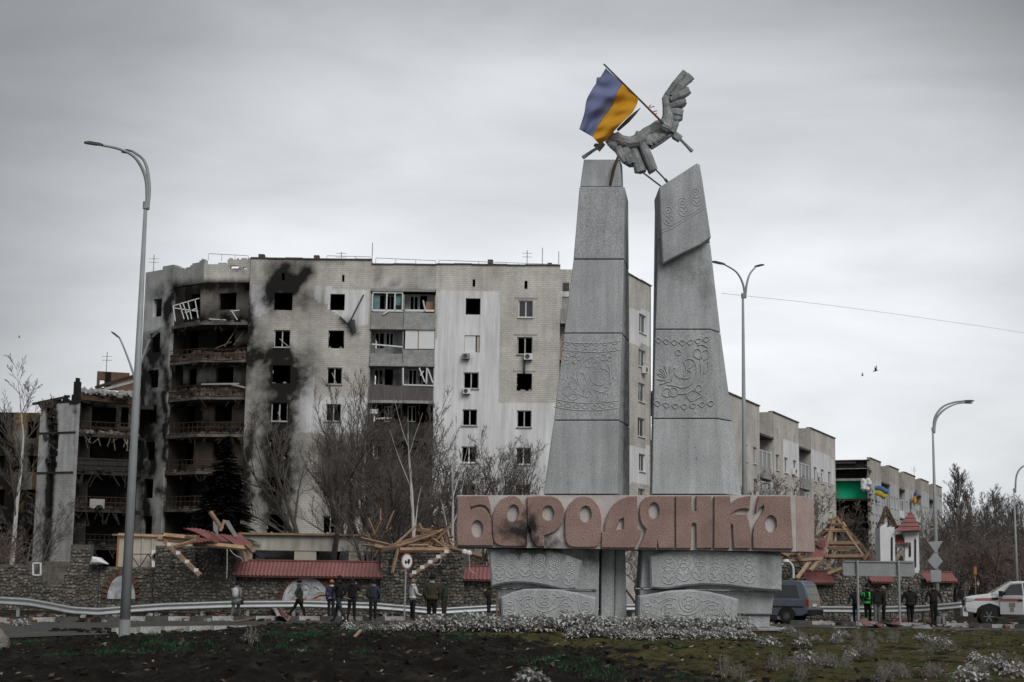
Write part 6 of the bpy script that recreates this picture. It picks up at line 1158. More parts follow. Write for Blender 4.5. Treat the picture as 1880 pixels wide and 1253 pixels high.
# ================================================================== LAMP POSTS
def lamp(label, px, Y, ztop, arms, z0=0.0, r=.09, group='street lamps round the junction', armr=.035, lens=1.0):
    b_ = COL(px, Y, z0); root = thing('street_lamp', label, 'street lamp', tuple(b_), group); m = MB(); zs = b_.z
    m.tube([(b_.x, b_.y, zs-.2), (b_.x, b_.y, zs+(ztop-zs)*.5), (b_.x, b_.y, ztop)], [r*1.4, r, r*.5], 12); obj('post', m, MT['pole'], root, smooth=True)
    m = MB(); m.tube([(b_.x, b_.y, ztop-.05), (b_.x, b_.y, ztop+.12)], r*.75, 10); obj('collar', m, MT['pole'], root); m = MB(); m.tube([(b_.x, b_.y, zs-.05), (b_.x, b_.y, zs+.35)], r*1.5, 12); obj('collar', m, MT['pole'], root)
    for pts, Ys, hd in arms:
        q = [P(x, y, Y_) for (x, y), Y_ in zip(pts, Ys)]; q = [Vector(v) for v in spline([tuple(v) for v in q], 6)]; m = MB(); m.tube(q, [armr*(1.3-.5*k/len(q)) for k in range(len(q))], 8); arm_ = obj('arm', m, MT['pole'], root, smooth=True)
        d = (q[-1]-q[-3]).normalized(); d.z *= .4; d.normalize(); s_ = hd; e_ = q[-1]; M_ = d.to_track_quat('X', 'Z').to_matrix().to_4x4(); M_.translation = e_+d*s_*.45
        m = MB(); m.poly([(-.5*s_, -.03*s_), (.5*s_, -.04*s_), (.52*s_, .03*s_), (.25*s_, .1*s_), (-.3*s_, .09*s_), (-.5*s_, .04*s_)], [], -.13*s_, .13*s_, .02*s_); hd_ = obj('lamp_head', m, MT['darkmetal'], arm_, M=M_)
        m = MB(); m.box((.1*s_, 0, -.045*s_), (.62*s_, .2*s_, .03*s_)); obj('lens', m, MT['concrete'], arm_, M=M_)
lamp('tall grey street lamp with two curved arms at the left edge of the island', 228, 36, P(270, 380, 36).z, [([(270, 385), (268, 330), (250, 292), (222, 275), (187, 267)], [36, 36, 35.9, 35.8, 35.6], .42), ([(271, 385), (274, 340), (266, 298), (246, 280), (238, 277)], [36, 36.1, 36.3, 36.6, 36.8], .42)], hz1(*COL(228, 36, .4)[:2]), .088, armr=.034)
lamp('distant lamp with two upswept arms, its post hidden behind the tall left lamp', 233, 68, P(249, 700, 68).z, [([(248, 698), (240, 672), (228, 640), (220, 622)], [68]*4, .5), ([(250, 698), (257, 672), (268, 640), (276, 622)], [68]*4, .5)], 0, .08, armr=.04)
lamp('street lamp with two V-shaped arms behind the right pillar', 1369, 57, P(1368, 545, 57).z, [([(1368, 548), (1364, 522), (1352, 500), (1330, 486)], [57]*4, .5), ([(1368, 548), (1371, 522), (1377, 503), (1388, 490)], [57, 57, 57.3, 57.6], .5)], 0.1, .085, armr=.035)
lamp('dark street lamp with two close curved arms beside the road signs at right', 1722, 76, P(1714, 790, 76).z, [([(1714, 795), (1716, 768), (1730, 748), (1752, 739), (1768, 737)], [76]*5, .55), ([(1715, 795), (1719, 770), (1733, 753), (1755, 742), (1770, 740)], [76, 76.2, 76.5, 77, 77.3], .55)], 0, .09, armr=.045)
lamp('far street lamp cut by the right edge of the picture', 1869, 124, P(1864, 900, 124).z, [([(1864, 905), (1866, 875), (1874, 860), (1885, 854), (1896, 852)], [124]*5, .6)], 0, .1, armr=.06)
# overhead wire and birds
m = MB(); m.tube([P(*q, Y_) for q, Y_ in zip(spline([(1325, 539), (1500, 558), (1700, 585), (1895, 614), (2200, 668), (2600, 742)], 6), np.linspace(62, 108, 31))], .007, 4); obj('overhead_wire', m, MT['steel'], label='thin overhead wire crossing the sky at right', cat='wire')
for px, py, s_, lb in ((1607, 681, .5, 'larger dark bird flying above the far apartment row'), (1583, 690, .28, 'smaller dark bird flying left of the other one'), (35, 620, .2, 'tiny bird low in the sky at far left')):
    q = P(px, py, 110); b_ = thing('flying_bird', lb, 'bird', tuple(q), 'birds in the sky'); m = MB(); m.tube([q+Vector((-.35*s_, 0, -.15*s_)), q, q+Vector((.4*s_, 0, .1*s_))], [.03*s_, .12*s_, .05*s_], 6); obj('body', m, MT['char'], b_)
    for sx in (-1, 1): m = MB(); m.add([q+Vector((-.1*s_, 0, 0)), q+Vector((.2*s_, 0, 0)), q+Vector((.05*s_+.1*sx*s_, -.3*sx*s_, .55*s_)), q+Vector((.05*s_, -.6*sx*s_, .7*s_))], [(0, 1, 2), (0, 2, 3)]); o = obj('wing', m, MT['char'], b_); o.modifiers.new('t', 'SOLIDIFY').thickness = .02
# ================================================================== SIGNS
sg_ = thing('road_sign', 'wide blank grey direction sign seen from behind on two posts', 'road sign', tuple(G(1618, 1150)))
Ys = G(1618, 1150).y
m = MB(); m.poly(PL([(1546.5, 1031), (1679, 1030), (1680, 1057), (1548, 1058.5)], Ys), [], Ys, Ys+.05, .01); obj('panel', m, MT['aluminium'], sg_)
for x0, x1 in ((1574, 1577), (1649.5, 1654)):
    a_ = P(x0, 1029, Ys-.08); b_ = P(x1, 1152, Ys-.08); b_.x = a_.x; m = MB(); m.tube([b_, a_], .055, 10); obj('post', m, MT['pole'], sg_)
m = MB()
for y in (1031.5, 1057): m.box((P(1613, y, Ys-.03).x, Ys-.03, P(1613, y, Ys).z), (3.05, .05, .05))
obj('frame_bar', m, MT['aluminium'], sg_)
s2 = thing('road_sign', 'cluster of grey triangular, diamond and square sign backs on the right lamp', 'road sign', tuple(COL(1716, 75.8, 2)))
for nm, pts in (('triangle_panel', [(1703, 995), (1731, 994), (1718, 1017)]), ('diamond_panel', [(1717, 1013), (1731.5, 1031), (1717.5, 1046), (1703, 1031)]), ('square_panel', [(1708, 1047), (1728, 1047), (1728, 1069), (1709, 1069)])):
    m = MB(); m.poly(PL(pts, 75.8), [], 75.8, 75.84, .01); obj(nm, m, MT['pole'], s2)
m = MB()
for y in (1005, 1031, 1058): m.box(P(1717, y, 75.87), (.35, .06, .05))
obj('clamp', m, MT['pole'], s2)
s3 = thing('road_sign', 'round white truck-restriction sign with red rim in front of the stone tower', 'road sign', tuple(COL(741, 73, 0)))
Y3 = 73.0; q = P(747, 1031, Y3); a_ = COL(741.5, Y3, 0); m = MB(); m.tube([(q.x-.06, Y3+.05, -.1), (q.x-.04, Y3+.05, q.z+.3)], .04, 8); obj('post', m, MT['steel'], s3)
MT['signred'] = pmat('faded_red_sign_rim', (.35, .14, .14), (.42, .18, .18), 3, .5); rot = Matrix.Translation(q) @ Matrix.Rotation(R_(48), 4, 'Z')
for nm, r_, d_, mt_ in (('red_rim', .36, 0, 'signred'), ('white_face', .30, -.012, 'board')):
    m = MB(); m.lathe([(r_, d_-.01), (r_, d_+.01)], (0, 0, 0), 28, 'Y'); obj(nm, m, MT[mt_], s3, M=rot)
m = MB(); m.poly([(-.16, -.06), (.16, -.06), (.16, .10), (.02, .10), (.02, -.02), (-.03, -.02), (-.07, .04), (-.16, .04)], [], -.045, -.024); m.lathe([(.035, -.045), (.035, -.024)], (-.09, 0, -.09), 10, 'Y'); m.lathe([(.035, -.045), (.035, -.024)], (.09, 0, -.09), 10, 'Y'); obj('truck_symbol', m, MT['black'], s3, M=rot)
m = MB(); q = P(1790, 1048, 90); m.box(q, (.16, .16, .45)); m.tube([q+Vector((0, 0, -.2)), Vector((q.x, q.y, 0))], .03, 6); obj('orange_marker', m, MT['orangew'], label='small orange marker post in front of the dark wood', cat='marker')
# ================================================================== TREES
def tree_segments(seed, H, stems=1, spread=.25, levels=4, kids=(9, 7, 5, 3), upw=.35, start=.25, lenr=(.55, .5, .5, .45), r0=.14, ang=(35, 60), wob=.12):
    rr = random.Random(seed); out = [[] for _ in range(levels+1)]
    def grow(p, d, L_, r, lv):
        n = 6 if lv == 0 else (4 if lv == 1 else 3); pts = [p]; rad = [r]; dd = d.normalized()
        for i in range(n):
            dd = (dd+Vector((rr.gauss(0, wob), rr.gauss(0, wob), rr.gauss(0, wob)+upw*.14))).normalized(); p = p+dd*(L_/n); pts.append(p); rad.append(max(.0085, r*(1-(i+1)/n*.85)))
        out[lv].append((pts, rad))
        if lv >= levels: return
        for k in range(kids[lv]):
            t_ = start+(1-start)*(k+rr.random())/kids[lv] if lv == 0 else .2+.8*(k+rr.random())/kids[lv]; x = min(t_, .999)*n; i = int(x); q = pts[i].lerp(pts[i+1], x-i); ax = (pts[i+1]-pts[i]).normalized()
            s_ = ax.orthogonal().normalized(); s_ = Matrix.Rotation(rr.random()*6.283, 3, ax) @ s_; a_ = R_(rr.uniform(*ang)); nd_ = ax*math.cos(a_)+s_*math.sin(a_); nd_.z += upw*.5
            grow(q, nd_, L_*lenr[lv]*(1.15-.6*t_)*rr.uniform(.7, 1.2), max(.011, rad[i]*rr.uniform(.42, .62)), lv+1)
    for s_ in range(stems):
        a_ = 6.283*s_/stems+rr.random(); d = Vector((math.cos(a_)*spread, math.sin(a_)*spread, 1)) if stems > 1 else Vector((rr.gauss(0, .04), 0, 1))
        grow(Vector((math.cos(a_)*.15*(stems > 1), math.sin(a_)*.15*(stems > 1), -.1)), d, H*(rr.uniform(.62, .8) if stems > 1 else .8), r0*(1 if stems == 1 else .75), 0)
    return out
def tubes_mesh(name, segs, sides):
    vs = []; fs = []; k0 = 0
    for pts, rad in segs:
        prev = None; n = sides
        for i, p in enumerate(pts):
            d = (pts[min(i+1, len(pts)-1)]-pts[max(i-1, 0)]); d.normalize(); u = d.orthogonal().normalized() if prev is None else (prev-d*prev.dot(d)).normalized(); prev = u; v = d.cross(u)
            for j in range(n): t_ = 6.2832*j/n; q = p+(u*math.cos(t_)+v*math.sin(t_))*rad[i]; vs.append((q.x, q.y, q.z))
            if i: fs += [(k0+(i-1)*n+j, k0+(i-1)*n+(j+1) % n, k0+i*n+(j+1) % n, k0+i*n+j) for j in range(n)]
        k0 += len(pts)*n
    me = bpy.data.meshes.new(name); me.from_pydata(vs, [], fs); me.update(); return me
PROTO = {}
def proto(key, seed, H, tm, cm, tl=1, **kw):
    sg = tree_segments(seed, H, **kw); a_ = tubes_mesh('trunk', [s for l in sg[:tl] for s in l], 7); b_ = tubes_mesh('crown', [s for l in sg[tl:] for s in l], 3); a_.materials.append(MT[tm]); b_.materials.append(MT[cm]); PROTO[key] = (a_, b_, H)
proto('multi', 3, 13.5, 'bark', 'twig', stems=5, spread=.36, kids=(9, 7, 5, 3), r0=.28, ang=(22, 48), upw=.5, tl=2, start=.3)
proto('open', 5, 13.5, 'bark', 'twig', stems=5, spread=.4, kids=(7, 6, 5, 2), r0=.28, ang=(22, 46), upw=.5, tl=2, start=.35)
proto('round', 8, 9.0, 'bark', 'twig', stems=3, spread=.32, kids=(9, 7, 5, 3), r0=.2, ang=(28, 60), upw=.4, tl=1)
proto('bushy', 15, 8.0, 'bark', 'twigred', stems=4, spread=.42, kids=(9, 7, 5, 3), r0=.13, ang=(30, 65), upw=.3)
proto('birch', 21, 13.0, 'birch', 'twig', stems=1, kids=(12, 6, 5, 3), r0=.17, ang=(25, 45), upw=.3, start=.4, lenr=(.36, .5, .5, .5), wob=.05)
proto('snag', 27, 12.0, 'birch', 'twig', stems=1, kids=(6, 3, 2, 2), r0=.15, ang=(22, 40), upw=.5, start=.4, lenr=(.42, .4, .4, .4), tl=2, wob=.06)
proto('wood', 33, 16.0, 'bark', 'twig', stems=2, spread=.12, kids=(16, 8, 6, 3), r0=.2, ang=(25, 50), upw=.5, start=.18, lenr=(.32, .5, .5, .5), wob=.05)
proto('wood2', 39, 15.0, 'birch', 'twig', stems=1, kids=(22, 8, 6, 3), r0=.18, ang=(22, 45), upw=.55, start=.12, lenr=(.3, .5, .5, .5), wob=.05)
def tree(kind, px, Y, H, label, group='bare trees', rz=None, lean=0, z=0.0, cat='tree', name='bare_tree', wx=1.0):
    b_ = COL(px, Y, z); a_, c_, H0 = PROTO[kind]; o = thing(name, label, cat, tuple(b_), group); o.rotation_euler = (0, R_(lean), rz if rz is not None else random.random()*6.28); s_ = H/H0; o.scale = (s_*wx, s_*wx, s_)
    for nm, me in (('trunk', a_), ('crown', c_)): q = bpy.data.objects.new(nm, me); C.objects.link(q); q.parent = o
tree('open', 606, 97, 16.2, 'large bare tree with spreading upswept stems in front of the burnt block', rz=.6)
tree('open', 648, 100, 15.6, 'bare tree with thick forked trunk right of the largest one', rz=2.4)
tree('multi', 690, 104, 14.4, 'dark bare tree rising against the loggia bay', rz=2.9); tree('round', 765, 101, 12.6, 'twiggy brown tree behind the white birch', rz=.9); tree('open', 900, 103, 12.0, 'bare tree before the plastered bay', rz=5.5)
tree('round', 700, 92, 9.6, 'dense bare tree before the blackened loggias', rz=1); tree('round', 742, 94, 12.2, 'bushy bare tree left of the white birch', rz=4)
tree('snag', 772, 88, 12.4, 'slender white birch with bare forked top behind the timber heap', 'birches', rz=.4); tree('snag', 822, 89, 11.2, 'second white birch nearer to the lettered slab', 'birches', rz=2.6, lean=4)
tree('round', 850, 97, 11.4, 'bare tree just left of the lettered slab', rz=.2); tree('bushy', 880, 92, 7.8, 'reddish bare shrub above the first carved letter', rz=3)
tree('round', 925, 96, 10.0, 'bare tree above the slab left of the left pillar', rz=2.2); tree('open', 978, 98, 11.2, 'dark bare tree against the foot of the left pillar', rz=4.4); tree('bushy', 948, 90, 7.6, 'low twiggy bush behind the slab left of the pillar', rz=1.3)
tree('birch', 14, 90, 14.5, 'leaning pale tree with broken branches at the left picture edge', rz=3.5, lean=2); tree('round', 35, 86, 6.5, 'scrubby bare bush at the foot of the left ruin', rz=.3); tree('bushy', -8, 84, 6.0, 'dark thicket at the lower left edge', rz=2)
tree('bushy', 1382, 105, 12.4, 'tall reddish bare shrub beside the right pillar', rz=.8); tree('round', 1430, 108, 9.4, 'bare tree behind the last carved letter', rz=2); tree('bushy', 1415, 100, 9.2, 'reddish shrub over the end of the lettered slab', rz=4); tree('bushy', 1478, 112, 8.8, 'pale twiggy tree before the apartment row end', rz=3); tree('round', 1500, 118, 7.6, 'bare tree between the slab end and the timber pyramid', rz=5); tree('bushy', 1178, 104, 7.4, 'twiggy bush seen between the pillars', rz=1.2)
tree('round', 1582, 125, 6.4, 'dark bush below the green room', rz=1); tree('bushy', 1612, 118, 6.8, 'bare bush left of the white gatehouse', rz=2); tree('round', 1700, 120, 6.2, 'dark bush right of the gatehouse', rz=3); tree('bushy', 1720, 130, 8.0, 'bare shrub behind the lamp signs', rz=.5)
wp = [(1742, 165, 13.5, 'wood2'), (1757, 160, 15.6, 'wood2'), (1770, 168, 14.4, 'wood2'), (1782, 160, 15.8, 'wood2'), (1796, 172, 12.5, 'wood'), (1808, 158, 11.0, 'wood'), (1822, 170, 13.2, 'wood2'), (1834, 160, 13.8, 'wood'), (1846, 168, 14.2, 'wood2'), (1858, 158, 13.0, 'wood'), (1872, 166, 12.4, 'wood2'), (1884, 158, 13.4, 'wood'), (1752, 140, 8.0, 'round'), (1775, 135, 7.4, 'bushy'), (1800, 138, 8.0, 'round'), (1825, 132, 7.6, 'bushy'), (1850, 136, 8.2, 'round'), (1875, 130, 7.4, 'bushy'), (1730, 150, 9.0, 'wood')]
ordn = ['first', 'second', 'third', 'fourth', 'fifth', 'sixth', 'seventh', 'eighth', 'ninth', 'tenth', 'eleventh', 'twelfth', 'thirteenth']
tall = sorted([w_ for w_ in wp if w_[2] > 8.5]); low = sorted([w_ for w_ in wp if w_[2] <= 8.5])
for k, (px, Y, H, kd) in enumerate(tall): tree(kd, px, Y, H, '%s tall bare tree from the left in the wood at far right' % ordn[k], 'trees of the far wood', wx=1.25)
for k, (px, Y, H, kd) in enumerate(low): tree(kd, px, Y, H, '%s low dark thicket from the left under the far wood' % ordn[k], 'undergrowth of the far wood', wx=1.3)
m = MB(); rr = random.Random(77); vs = []; fs = []
for k in range(9000):
    px = rr.uniform(1690, 1930); Y = rr.uniform(150, 215); q = COL(px, Y, 0); h = rr.random()**1.4*9; L_ = rr.uniform(.5, 1.8); a_ = Vector((q.x+rr.gauss(0, .5), q.y, h)); b_ = a_+Vector((rr.gauss(0, .45), 0, 1))*L_; w_ = .025
    n0 = len(vs); vs += [a_+Vector((-w_, 0, 0)), a_+Vector((w_, 0, 0)), b_]; fs.append((n0, n0+1, n0+2))
m.add(vs, fs); obj('distant_undergrowth', m, MT['twig'], kind='stuff')
# spruce
def spruce(px, Y, H, label):
    b_ = COL(px, Y, 0); o = thing('spruce_tree', label, 'tree', tuple(b_)); rr = random.Random(4); m = MB(); m.tube([b_+Vector((0, 0, -.2)), b_+Vector((0, 0, H))], [.2, .02], 7); obj('trunk', m, MT['bark'], o)
    vs = []; fs = []
    def needle_fan(p, d, L_, w_):
        s_ = d.cross(Vector((0, 0, 1))).normalized(); n = int(L_/.05)
        for i in range(n):
            t_ = i/n; q = p+d*L_*t_+Vector((0, 0, -.25*L_*t_*t_))
            for sd_ in (-1, 1):
                l_ = w_*(1-t_*.7)*rr.uniform(.6, 1.2); e_ = q+s_*sd_*l_+d*l_*.7+Vector((0, 0, rr.uniform(-.12, .05)*3*l_)); k = len(vs); vs.extend([q-d*.075, q+d*.075, e_]); fs.append((k, k+1, k+2))
    z = .6
    while z < H:
        R = (1-z/H)**.85*H*.35+.1; nb = 9 if z < H*.8 else 5; a0_ = rr.random()*6.28
        for k in range(nb):
            if rr.random() < .13: continue
            a_ = a0_+6.283*k/nb+rr.uniform(-.25, .25); L_ = R*rr.uniform(.65, 1.12); needle_fan(b_+Vector((0, 0, z+rr.uniform(-.1, .1))), Vector((math.cos(a_), math.sin(a_), .1)), L_, .42)
            for t_ in (.35, .55, .75): 
                q = b_+Vector((0, 0, z))+Vector((math.cos(a_), math.sin(a_), .1))*L_*t_+Vector((0, 0, -.25*L_*t_*t_)); needle_fan(q, Vector((math.cos(a_+.8), math.sin(a_+.8), -.05)), L_*.42, .3); needle_fan(q, Vector((math.cos(a_-.8), math.sin(a_-.8), -.05)), L_*.42, .3)
        z += .26*(1-.4*z/H)
    m = MB(); m.add(vs, fs); obj('crown', m, MT['needle'], o)
spruce(404, 96, 10.2, 'dark spruce standing before the burnt balconies')
# ================================================================== PEOPLE
PENDING = []
COLS = {}
def cmat(c, rough=.9):
    k = tuple(round(x, 3) for x in c)
    if k not in COLS: COLS[k] = pmat('cloth_%d' % len(COLS), c, tuple(x*.75 for x in c), 6, rough, .3, 18)
    return COLS[k]
SKIN = (.42, .27, .21)
def person(label, px, foot, head, yaw=180, jacket=(.03, .03, .035), trousers=(.02, .02, .025), hair=(.015, .013, .012), hat=None, stride=0.0, armL='down', armR='down', z=0.0, lean=0.0, coat=0.0, bulk=1.0, backpack=None, hood=None, extras=(), crop=0, group='people round the monument', turn=0):
    b_ = G(px, foot, z); Y = b_.y; H = P(px, head, Y).z-z; s = H/1.76
    root = thing('person', label, 'person', tuple(b_), group, R_(yaw)); V_ = []; E_ = []; Rd = []; T_ = []
    def v(p, r, tag, parent=None):
        V_.append(Vector(p)); Rd.append(r if hasattr(r, '__len__') else (r, r)); T_.append(tag)
        if parent is not None: E_.append((parent, len(V_)-1))
        return len(V_)-1
    B = bulk; fw = -1.0                       # local -Y is forward
    pel = v((0, .0, .95), (.155*B, .115*B), 'j'); spn = v((0, fw*lean*.4, 1.12), (.15*B, .115*B), 'j', pel); ch = v((0, fw*lean*.8, 1.32), (.175*B, .125*B), 'j', spn); nk = v((0, fw*lean, 1.47), (.075, .075), 'j', ch)
    hb = v((0, fw*(lean+.02), 1.56), (.062, .07), 's', nk); hm = v((0, fw*(lean+.03), 1.635), (.078, .096), 's', hb); ht = v((0, fw*(lean+.02), 1.715), (.06, .075), 's', hm)
    for sd_, st, arm in ((-1, stride, armL), (1, -stride, armR)):
        hp_ = v((sd_*.085, 0, .88), (.095*B, .1*B), 't', pel); kn = v((sd_*.095, fw*st*.42, .5+.02*abs(st)), (.068*B, .072*B), 't', hp_)
        an = v((sd_*.1, fw*st*.78+(.12 if st < 0 else 0), .09+(.05 if st < 0 else 0)), (.05, .052), 't', kn); toe = v((sd_*.11, fw*(st*.78+.15)+(.12 if st < 0 else 0), .045), (.042, .035), 'b', an)
        sh = v((sd_*.19*B, fw*lean*.85, 1.40), (.075*B, .075*B), 'j', ch)
        if arm == 'down': pts = [(.235, -.02, 1.13), (.225, .10, .90), (.22, .14, .83)]
        elif arm == 'swing': pts = [(.235, .16*(-1 if st > 0 else 1), 1.14), (.23, (.16 if st > 0 else -.05)*1.0+.2*(-1 if st > 0 else 1), .93), (.23, .3*(-1 if st > 0 else 1), .88)]
        elif arm == 'front': pts = [(.235, .06, 1.14), (.16, .27, 1.08), (.10, .34, 1.10)]
        elif arm == 'camera': pts = [(.24, .14, 1.26), (.12, .22, 1.5), (.06, .2, 1.57)]
        elif arm == 'pocket': pts = [(.27, -.05, 1.14), (.2, .12, .98), (.16, .15, .94)]
        elif arm == 'out': pts = [(.30, .0, 1.15), (.36, .1, .96), (.38, .13, .89)]
        el = v((sd_*pts[0][0]*B, fw*pts[0][1], pts[0][2]), (.055*B, .058*B), 'j', sh); wr = v((sd_*pts[1][0], fw*pts[1][1], pts[1][2]), (.038, .04), 'j', el); ha = v((sd_*pts[2][0], fw*pts[2][1], pts[2][2]), (.034, .022), 's', wr)
        dv = (Vector(V_[ha])-Vector(V_[wr])).normalized(); sv = Vector((0, 1, 0)) if abs(dv.y) < .7 else Vector((1, 0, 0))
        for f_ in range(4): kk = v(tuple(V_[ha]+dv*.035+sv*(f_-1.5)*.019), .0095, 's', ha); v(tuple(V_[kk]+dv*(.055, .062, .058, .045)[f_]+Vector((-sd_*.012, 0, 0))), .007, 's', kk)
        th_ = v(tuple(V_[ha]+sv*.04+dv*.0), .010, 's', ha); v(tuple(V_[th_]+dv*.045), .008, 's', th_)
    me = bpy.data.meshes.new('body'); me.from_pydata([q*s for q in V_], E_, []); o = bpy.data.objects.new('body', me); C.objects.link(o); o.parent = root
    sk = o.modifiers.new('skin', 'SKIN'); o.modifiers.new('sub', 'SUBSURF').levels = 1; o.modifiers['sub'].render_levels = 1
    if not me.skin_vertices: bpy.context.view_layer.objects.active = o
    PENDING.append((o, [Vector(q)*s for q in V_], E_, Rd, T_, s, (jacket, trousers, SKIN, (.012, .011, .01))))
    def part(nm, mb, c): return obj(nm, mb, cmat(c) if not hasattr(c, 'node_tree') else c, root, local=True, smooth=True)
    hc = Vector((0, fw*(lean+.02), 1.655))*s; m = MB()
    def cap(r, h0, h1, off=.012, sc=1.0):
        prof = []
        for k in range(7): t_ = k/6; a_ = math.pi/2*t_; prof.append((r*math.cos(a_)*sc, h0+(h1-h0)*math.sin(a_)))
        mm = MB(); mm.lathe([(max(.004, p[0])*s, p[1]*s) for p in prof], hc+Vector((0, off*s, 0)), 14); return mm
    if hat: part('hat', cap(.112, -.015, .125), hat)
    part('hair', cap(.108, -.075 if not hat else -.06, .1, .02), hair)
    fm = MB(); fm.tube([hc+Vector((0, fw*.088*s, .012*s)), hc+Vector((0, fw*.112*s, -.022*s))], [.01*s, .016*s], 6); part('nose', fm, SKIN)
    em = MB()
    for sx in (-1, 1): em.box(hc+Vector((sx*.034*s, fw*.093*s, .01*s)), (.022*s, .012*s, .012*s))
    part('eyes', em, (.02, .018, .016)); mm = MB(); mm.box(hc+Vector((0, fw*.088*s, -.06*s)), (.045*s, .012*s, .01*s)); part('mouth', mm, (.25, .11, .1))
    mm = MB(); mm.tube([Vector((0, fw*lean*.2, 1.0-coat))*s, Vector((0, fw*lean*.2, 1.02))*s], [(.2+.06*coat)*B*s, .175*B*s], 14, flat=.78, up=(0, 1, 0)); part('jacket_hem', mm, jacket)
    cm_ = MB(); cm_.tube([Vector((0, fw*lean*.9, 1.45))*s, Vector((0, fw*lean, 1.53))*s], [.115*s, .095*s], 12); part('collar', cm_, hood or jacket)
    if backpack: bm_ = MB(); bm_.lathe([(.04*s, -.24*s), (.13*s, -.2*s), (.15*s, -.05*s), (.145*s, .1*s), (.1*s, .2*s), (.03*s, .23*s)], Vector((0, .15, 1.24))*s, 12); part('backpack', bm_, backpack)
    if 'camera' in extras: bm_ = MB(); bm_.box(Vector((0, fw*.26, 1.58))*s, (.14*s, .09*s, .1*s)); bm_.lathe([(.045*s, 0), (.05*s, .14*s)], Vector((0, fw*.44, 1.58))*s, 10, 'Y'); part('camera', bm_, (.012, .012, .012))
    if 'bag' in extras: bm_ = MB(); bm_.box(Vector((.2, fw*.12, 1.08))*s, (.18*s, .14*s, .22*s), taper=.9); bm_.tube([Vector((.2, fw*.1, 1.18))*s, Vector((.02, fw*.16, 1.38))*s, Vector((-.12, 0, 1.46))*s], .018*s, 6); part('shoulder_bag', bm_, (.03, .03, .04))
    if 'handbag' in extras: bm_ = MB(); bm_.box(Vector((-.24, fw*.1, .8))*s, (.1*s, .2*s, .22*s)); part('hand_bag', bm_, (.02, .018, .018))
    if 'hivis' in extras:
        g_ = pmat('hi_vis_green', (.03, .75, .10), None, 3) if 'hi_vis_green' not in bpy.data.materials else bpy.data.materials['hi_vis_green']; bm_ = MB()
        bm_.tube([Vector((0, 0, .90))*s, Vector((0, 0, .99))*s], [.205*B*s, .2*B*s], 14, flat=.8, up=(0, 1, 0), caps=False); part('hi_vis_hem', bm_, g_); bm_ = MB(); bm_.tube([Vector((0, 0, .96))*s+Vector((0, fw*.155*s, 0)), Vector((0, fw*.165, 1.2))*s, Vector((0, fw*.15, 1.38))*s], .035*s, 6); part('hi_vis_strip', bm_, g_)
        for sx in (-1, 1): bm_ = MB(); bm_.tube([Vector((sx*.205, fw*.0, 1.34))*s, Vector((sx*.235, fw*.02, 1.2))*s], [.085*s, .075*s], 10, caps=False); part('hi_vis_sleeve', bm_, g_)
        bm_ = MB(); bm_.tube([Vector((-.1, 0, .2))*s, Vector((-.1, 0, .28))*s], .066*s, 10, caps=False); part('hi_vis_leg_band', bm_, g_)
    return root
GP = 'people in the left group'
person('person in grey coat with white backpack walking alone by the wall', 432, 1139, 1067, 172, (.19, .19, .195), (.11, .115, .12), stride=.30, armL='swing', armR='swing', coat=.28, backpack=(.52, .53, .54), hair=(.01, .01, .01), group=GP, bulk=1.05, extras=('handbag',))
person('person in green padded vest striding left with a bag', 547, 1138, 1063, 100, (.035, .055, .042), (.012, .012, .013), stride=.42, armL='swing', armR='swing', hat=(.015, .015, .016), group=GP, bulk=1.08, extras=('handbag',))
person('person with bright orange hat and blue coat behind the others', 607, 1137, 1065, 175, (.05, .052, .10), (.02, .02, .028), hat=(.50, .15, .05), group=GP, hood=(.5, .5, .5), coat=.1)
person('tall person in black jacket stepping towards the photographer', 621, 1143, 1056, 250, (.014, .014, .015), (.028, .032, .042), stride=.30, armL='swing', armR='swing', group=GP, bulk=1.12)
person('photographer in black raising a camera to the eye', 645, 1142, 1062, 165, (.012, .012, .014), (.014, .014, .016), armL='camera', armR='camera', extras=('camera',), group=GP, stride=.1, bulk=1.08)
person('person in dark blue hooded jacket standing with back turned', 684, 1141, 1064, 178, (.035, .04, .052), (.012, .012, .014), hair=(.01, .01, .01), hood=(.2, .2, .21), armL='pocket', armR='pocket', group=GP, bulk=1.05, hat=(.012, .012, .013))
person('person in white jacket with a shoulder bag beside the round sign', 757, 1142, 1062, 120, (.60, .605, .62), (.016, .015, .022), hair=(.30, .17, .11), armL='front', armR='down', extras=('bag',), group=GP, coat=.05)
person('tall person in olive parka seen from behind', 792, 1148, 1055, 185, (.062, .054, .034), (.012, .012, .011), hat=(.012, .012, .022), hood=(.36, .35, .32), coat=.12, group=GP, bulk=1.18)
person('person in green and camouflage jacket facing the olive parka', 815, 1142, 1060, 250, (.03, .05, .028), (.04, .033, .02), hat=(.035, .04, .03), armL='front', armR='front', group=GP, bulk=1.1)
person('person in black holding up a phone behind the left monument foot', 897, 1143, 1077, 255, (.016, .016, .017), (.02, .02, .024), armL='camera', armR='camera', group=GP, coat=.05)
GQ = 'people in the right group'
person('person in dark navy suit partly hidden by the sign post', 1572, 1146, 1078, 10, (.016, .017, .022), (.013, .013, .015), group=GQ, bulk=1.1, armL='out', armR='out', coat=.05)
person('firefighter in black suit with fluorescent green stripes', 1594, 1147, 1071, 15, (.014, .014, .015), (.012, .012, .013), hat=(.012, .012, .012), armL='front', armR='front', extras=('hivis',), group=GQ, bulk=1.08)
person('person in dark jacket and pale grey trousers beside the firefighter', 1611, 1149, 1073, 200, (.03, .03, .028), (.17, .165, .155), hair=(.02, .018, .016), armL='front', armR='down', group=GQ, bulk=1.1)
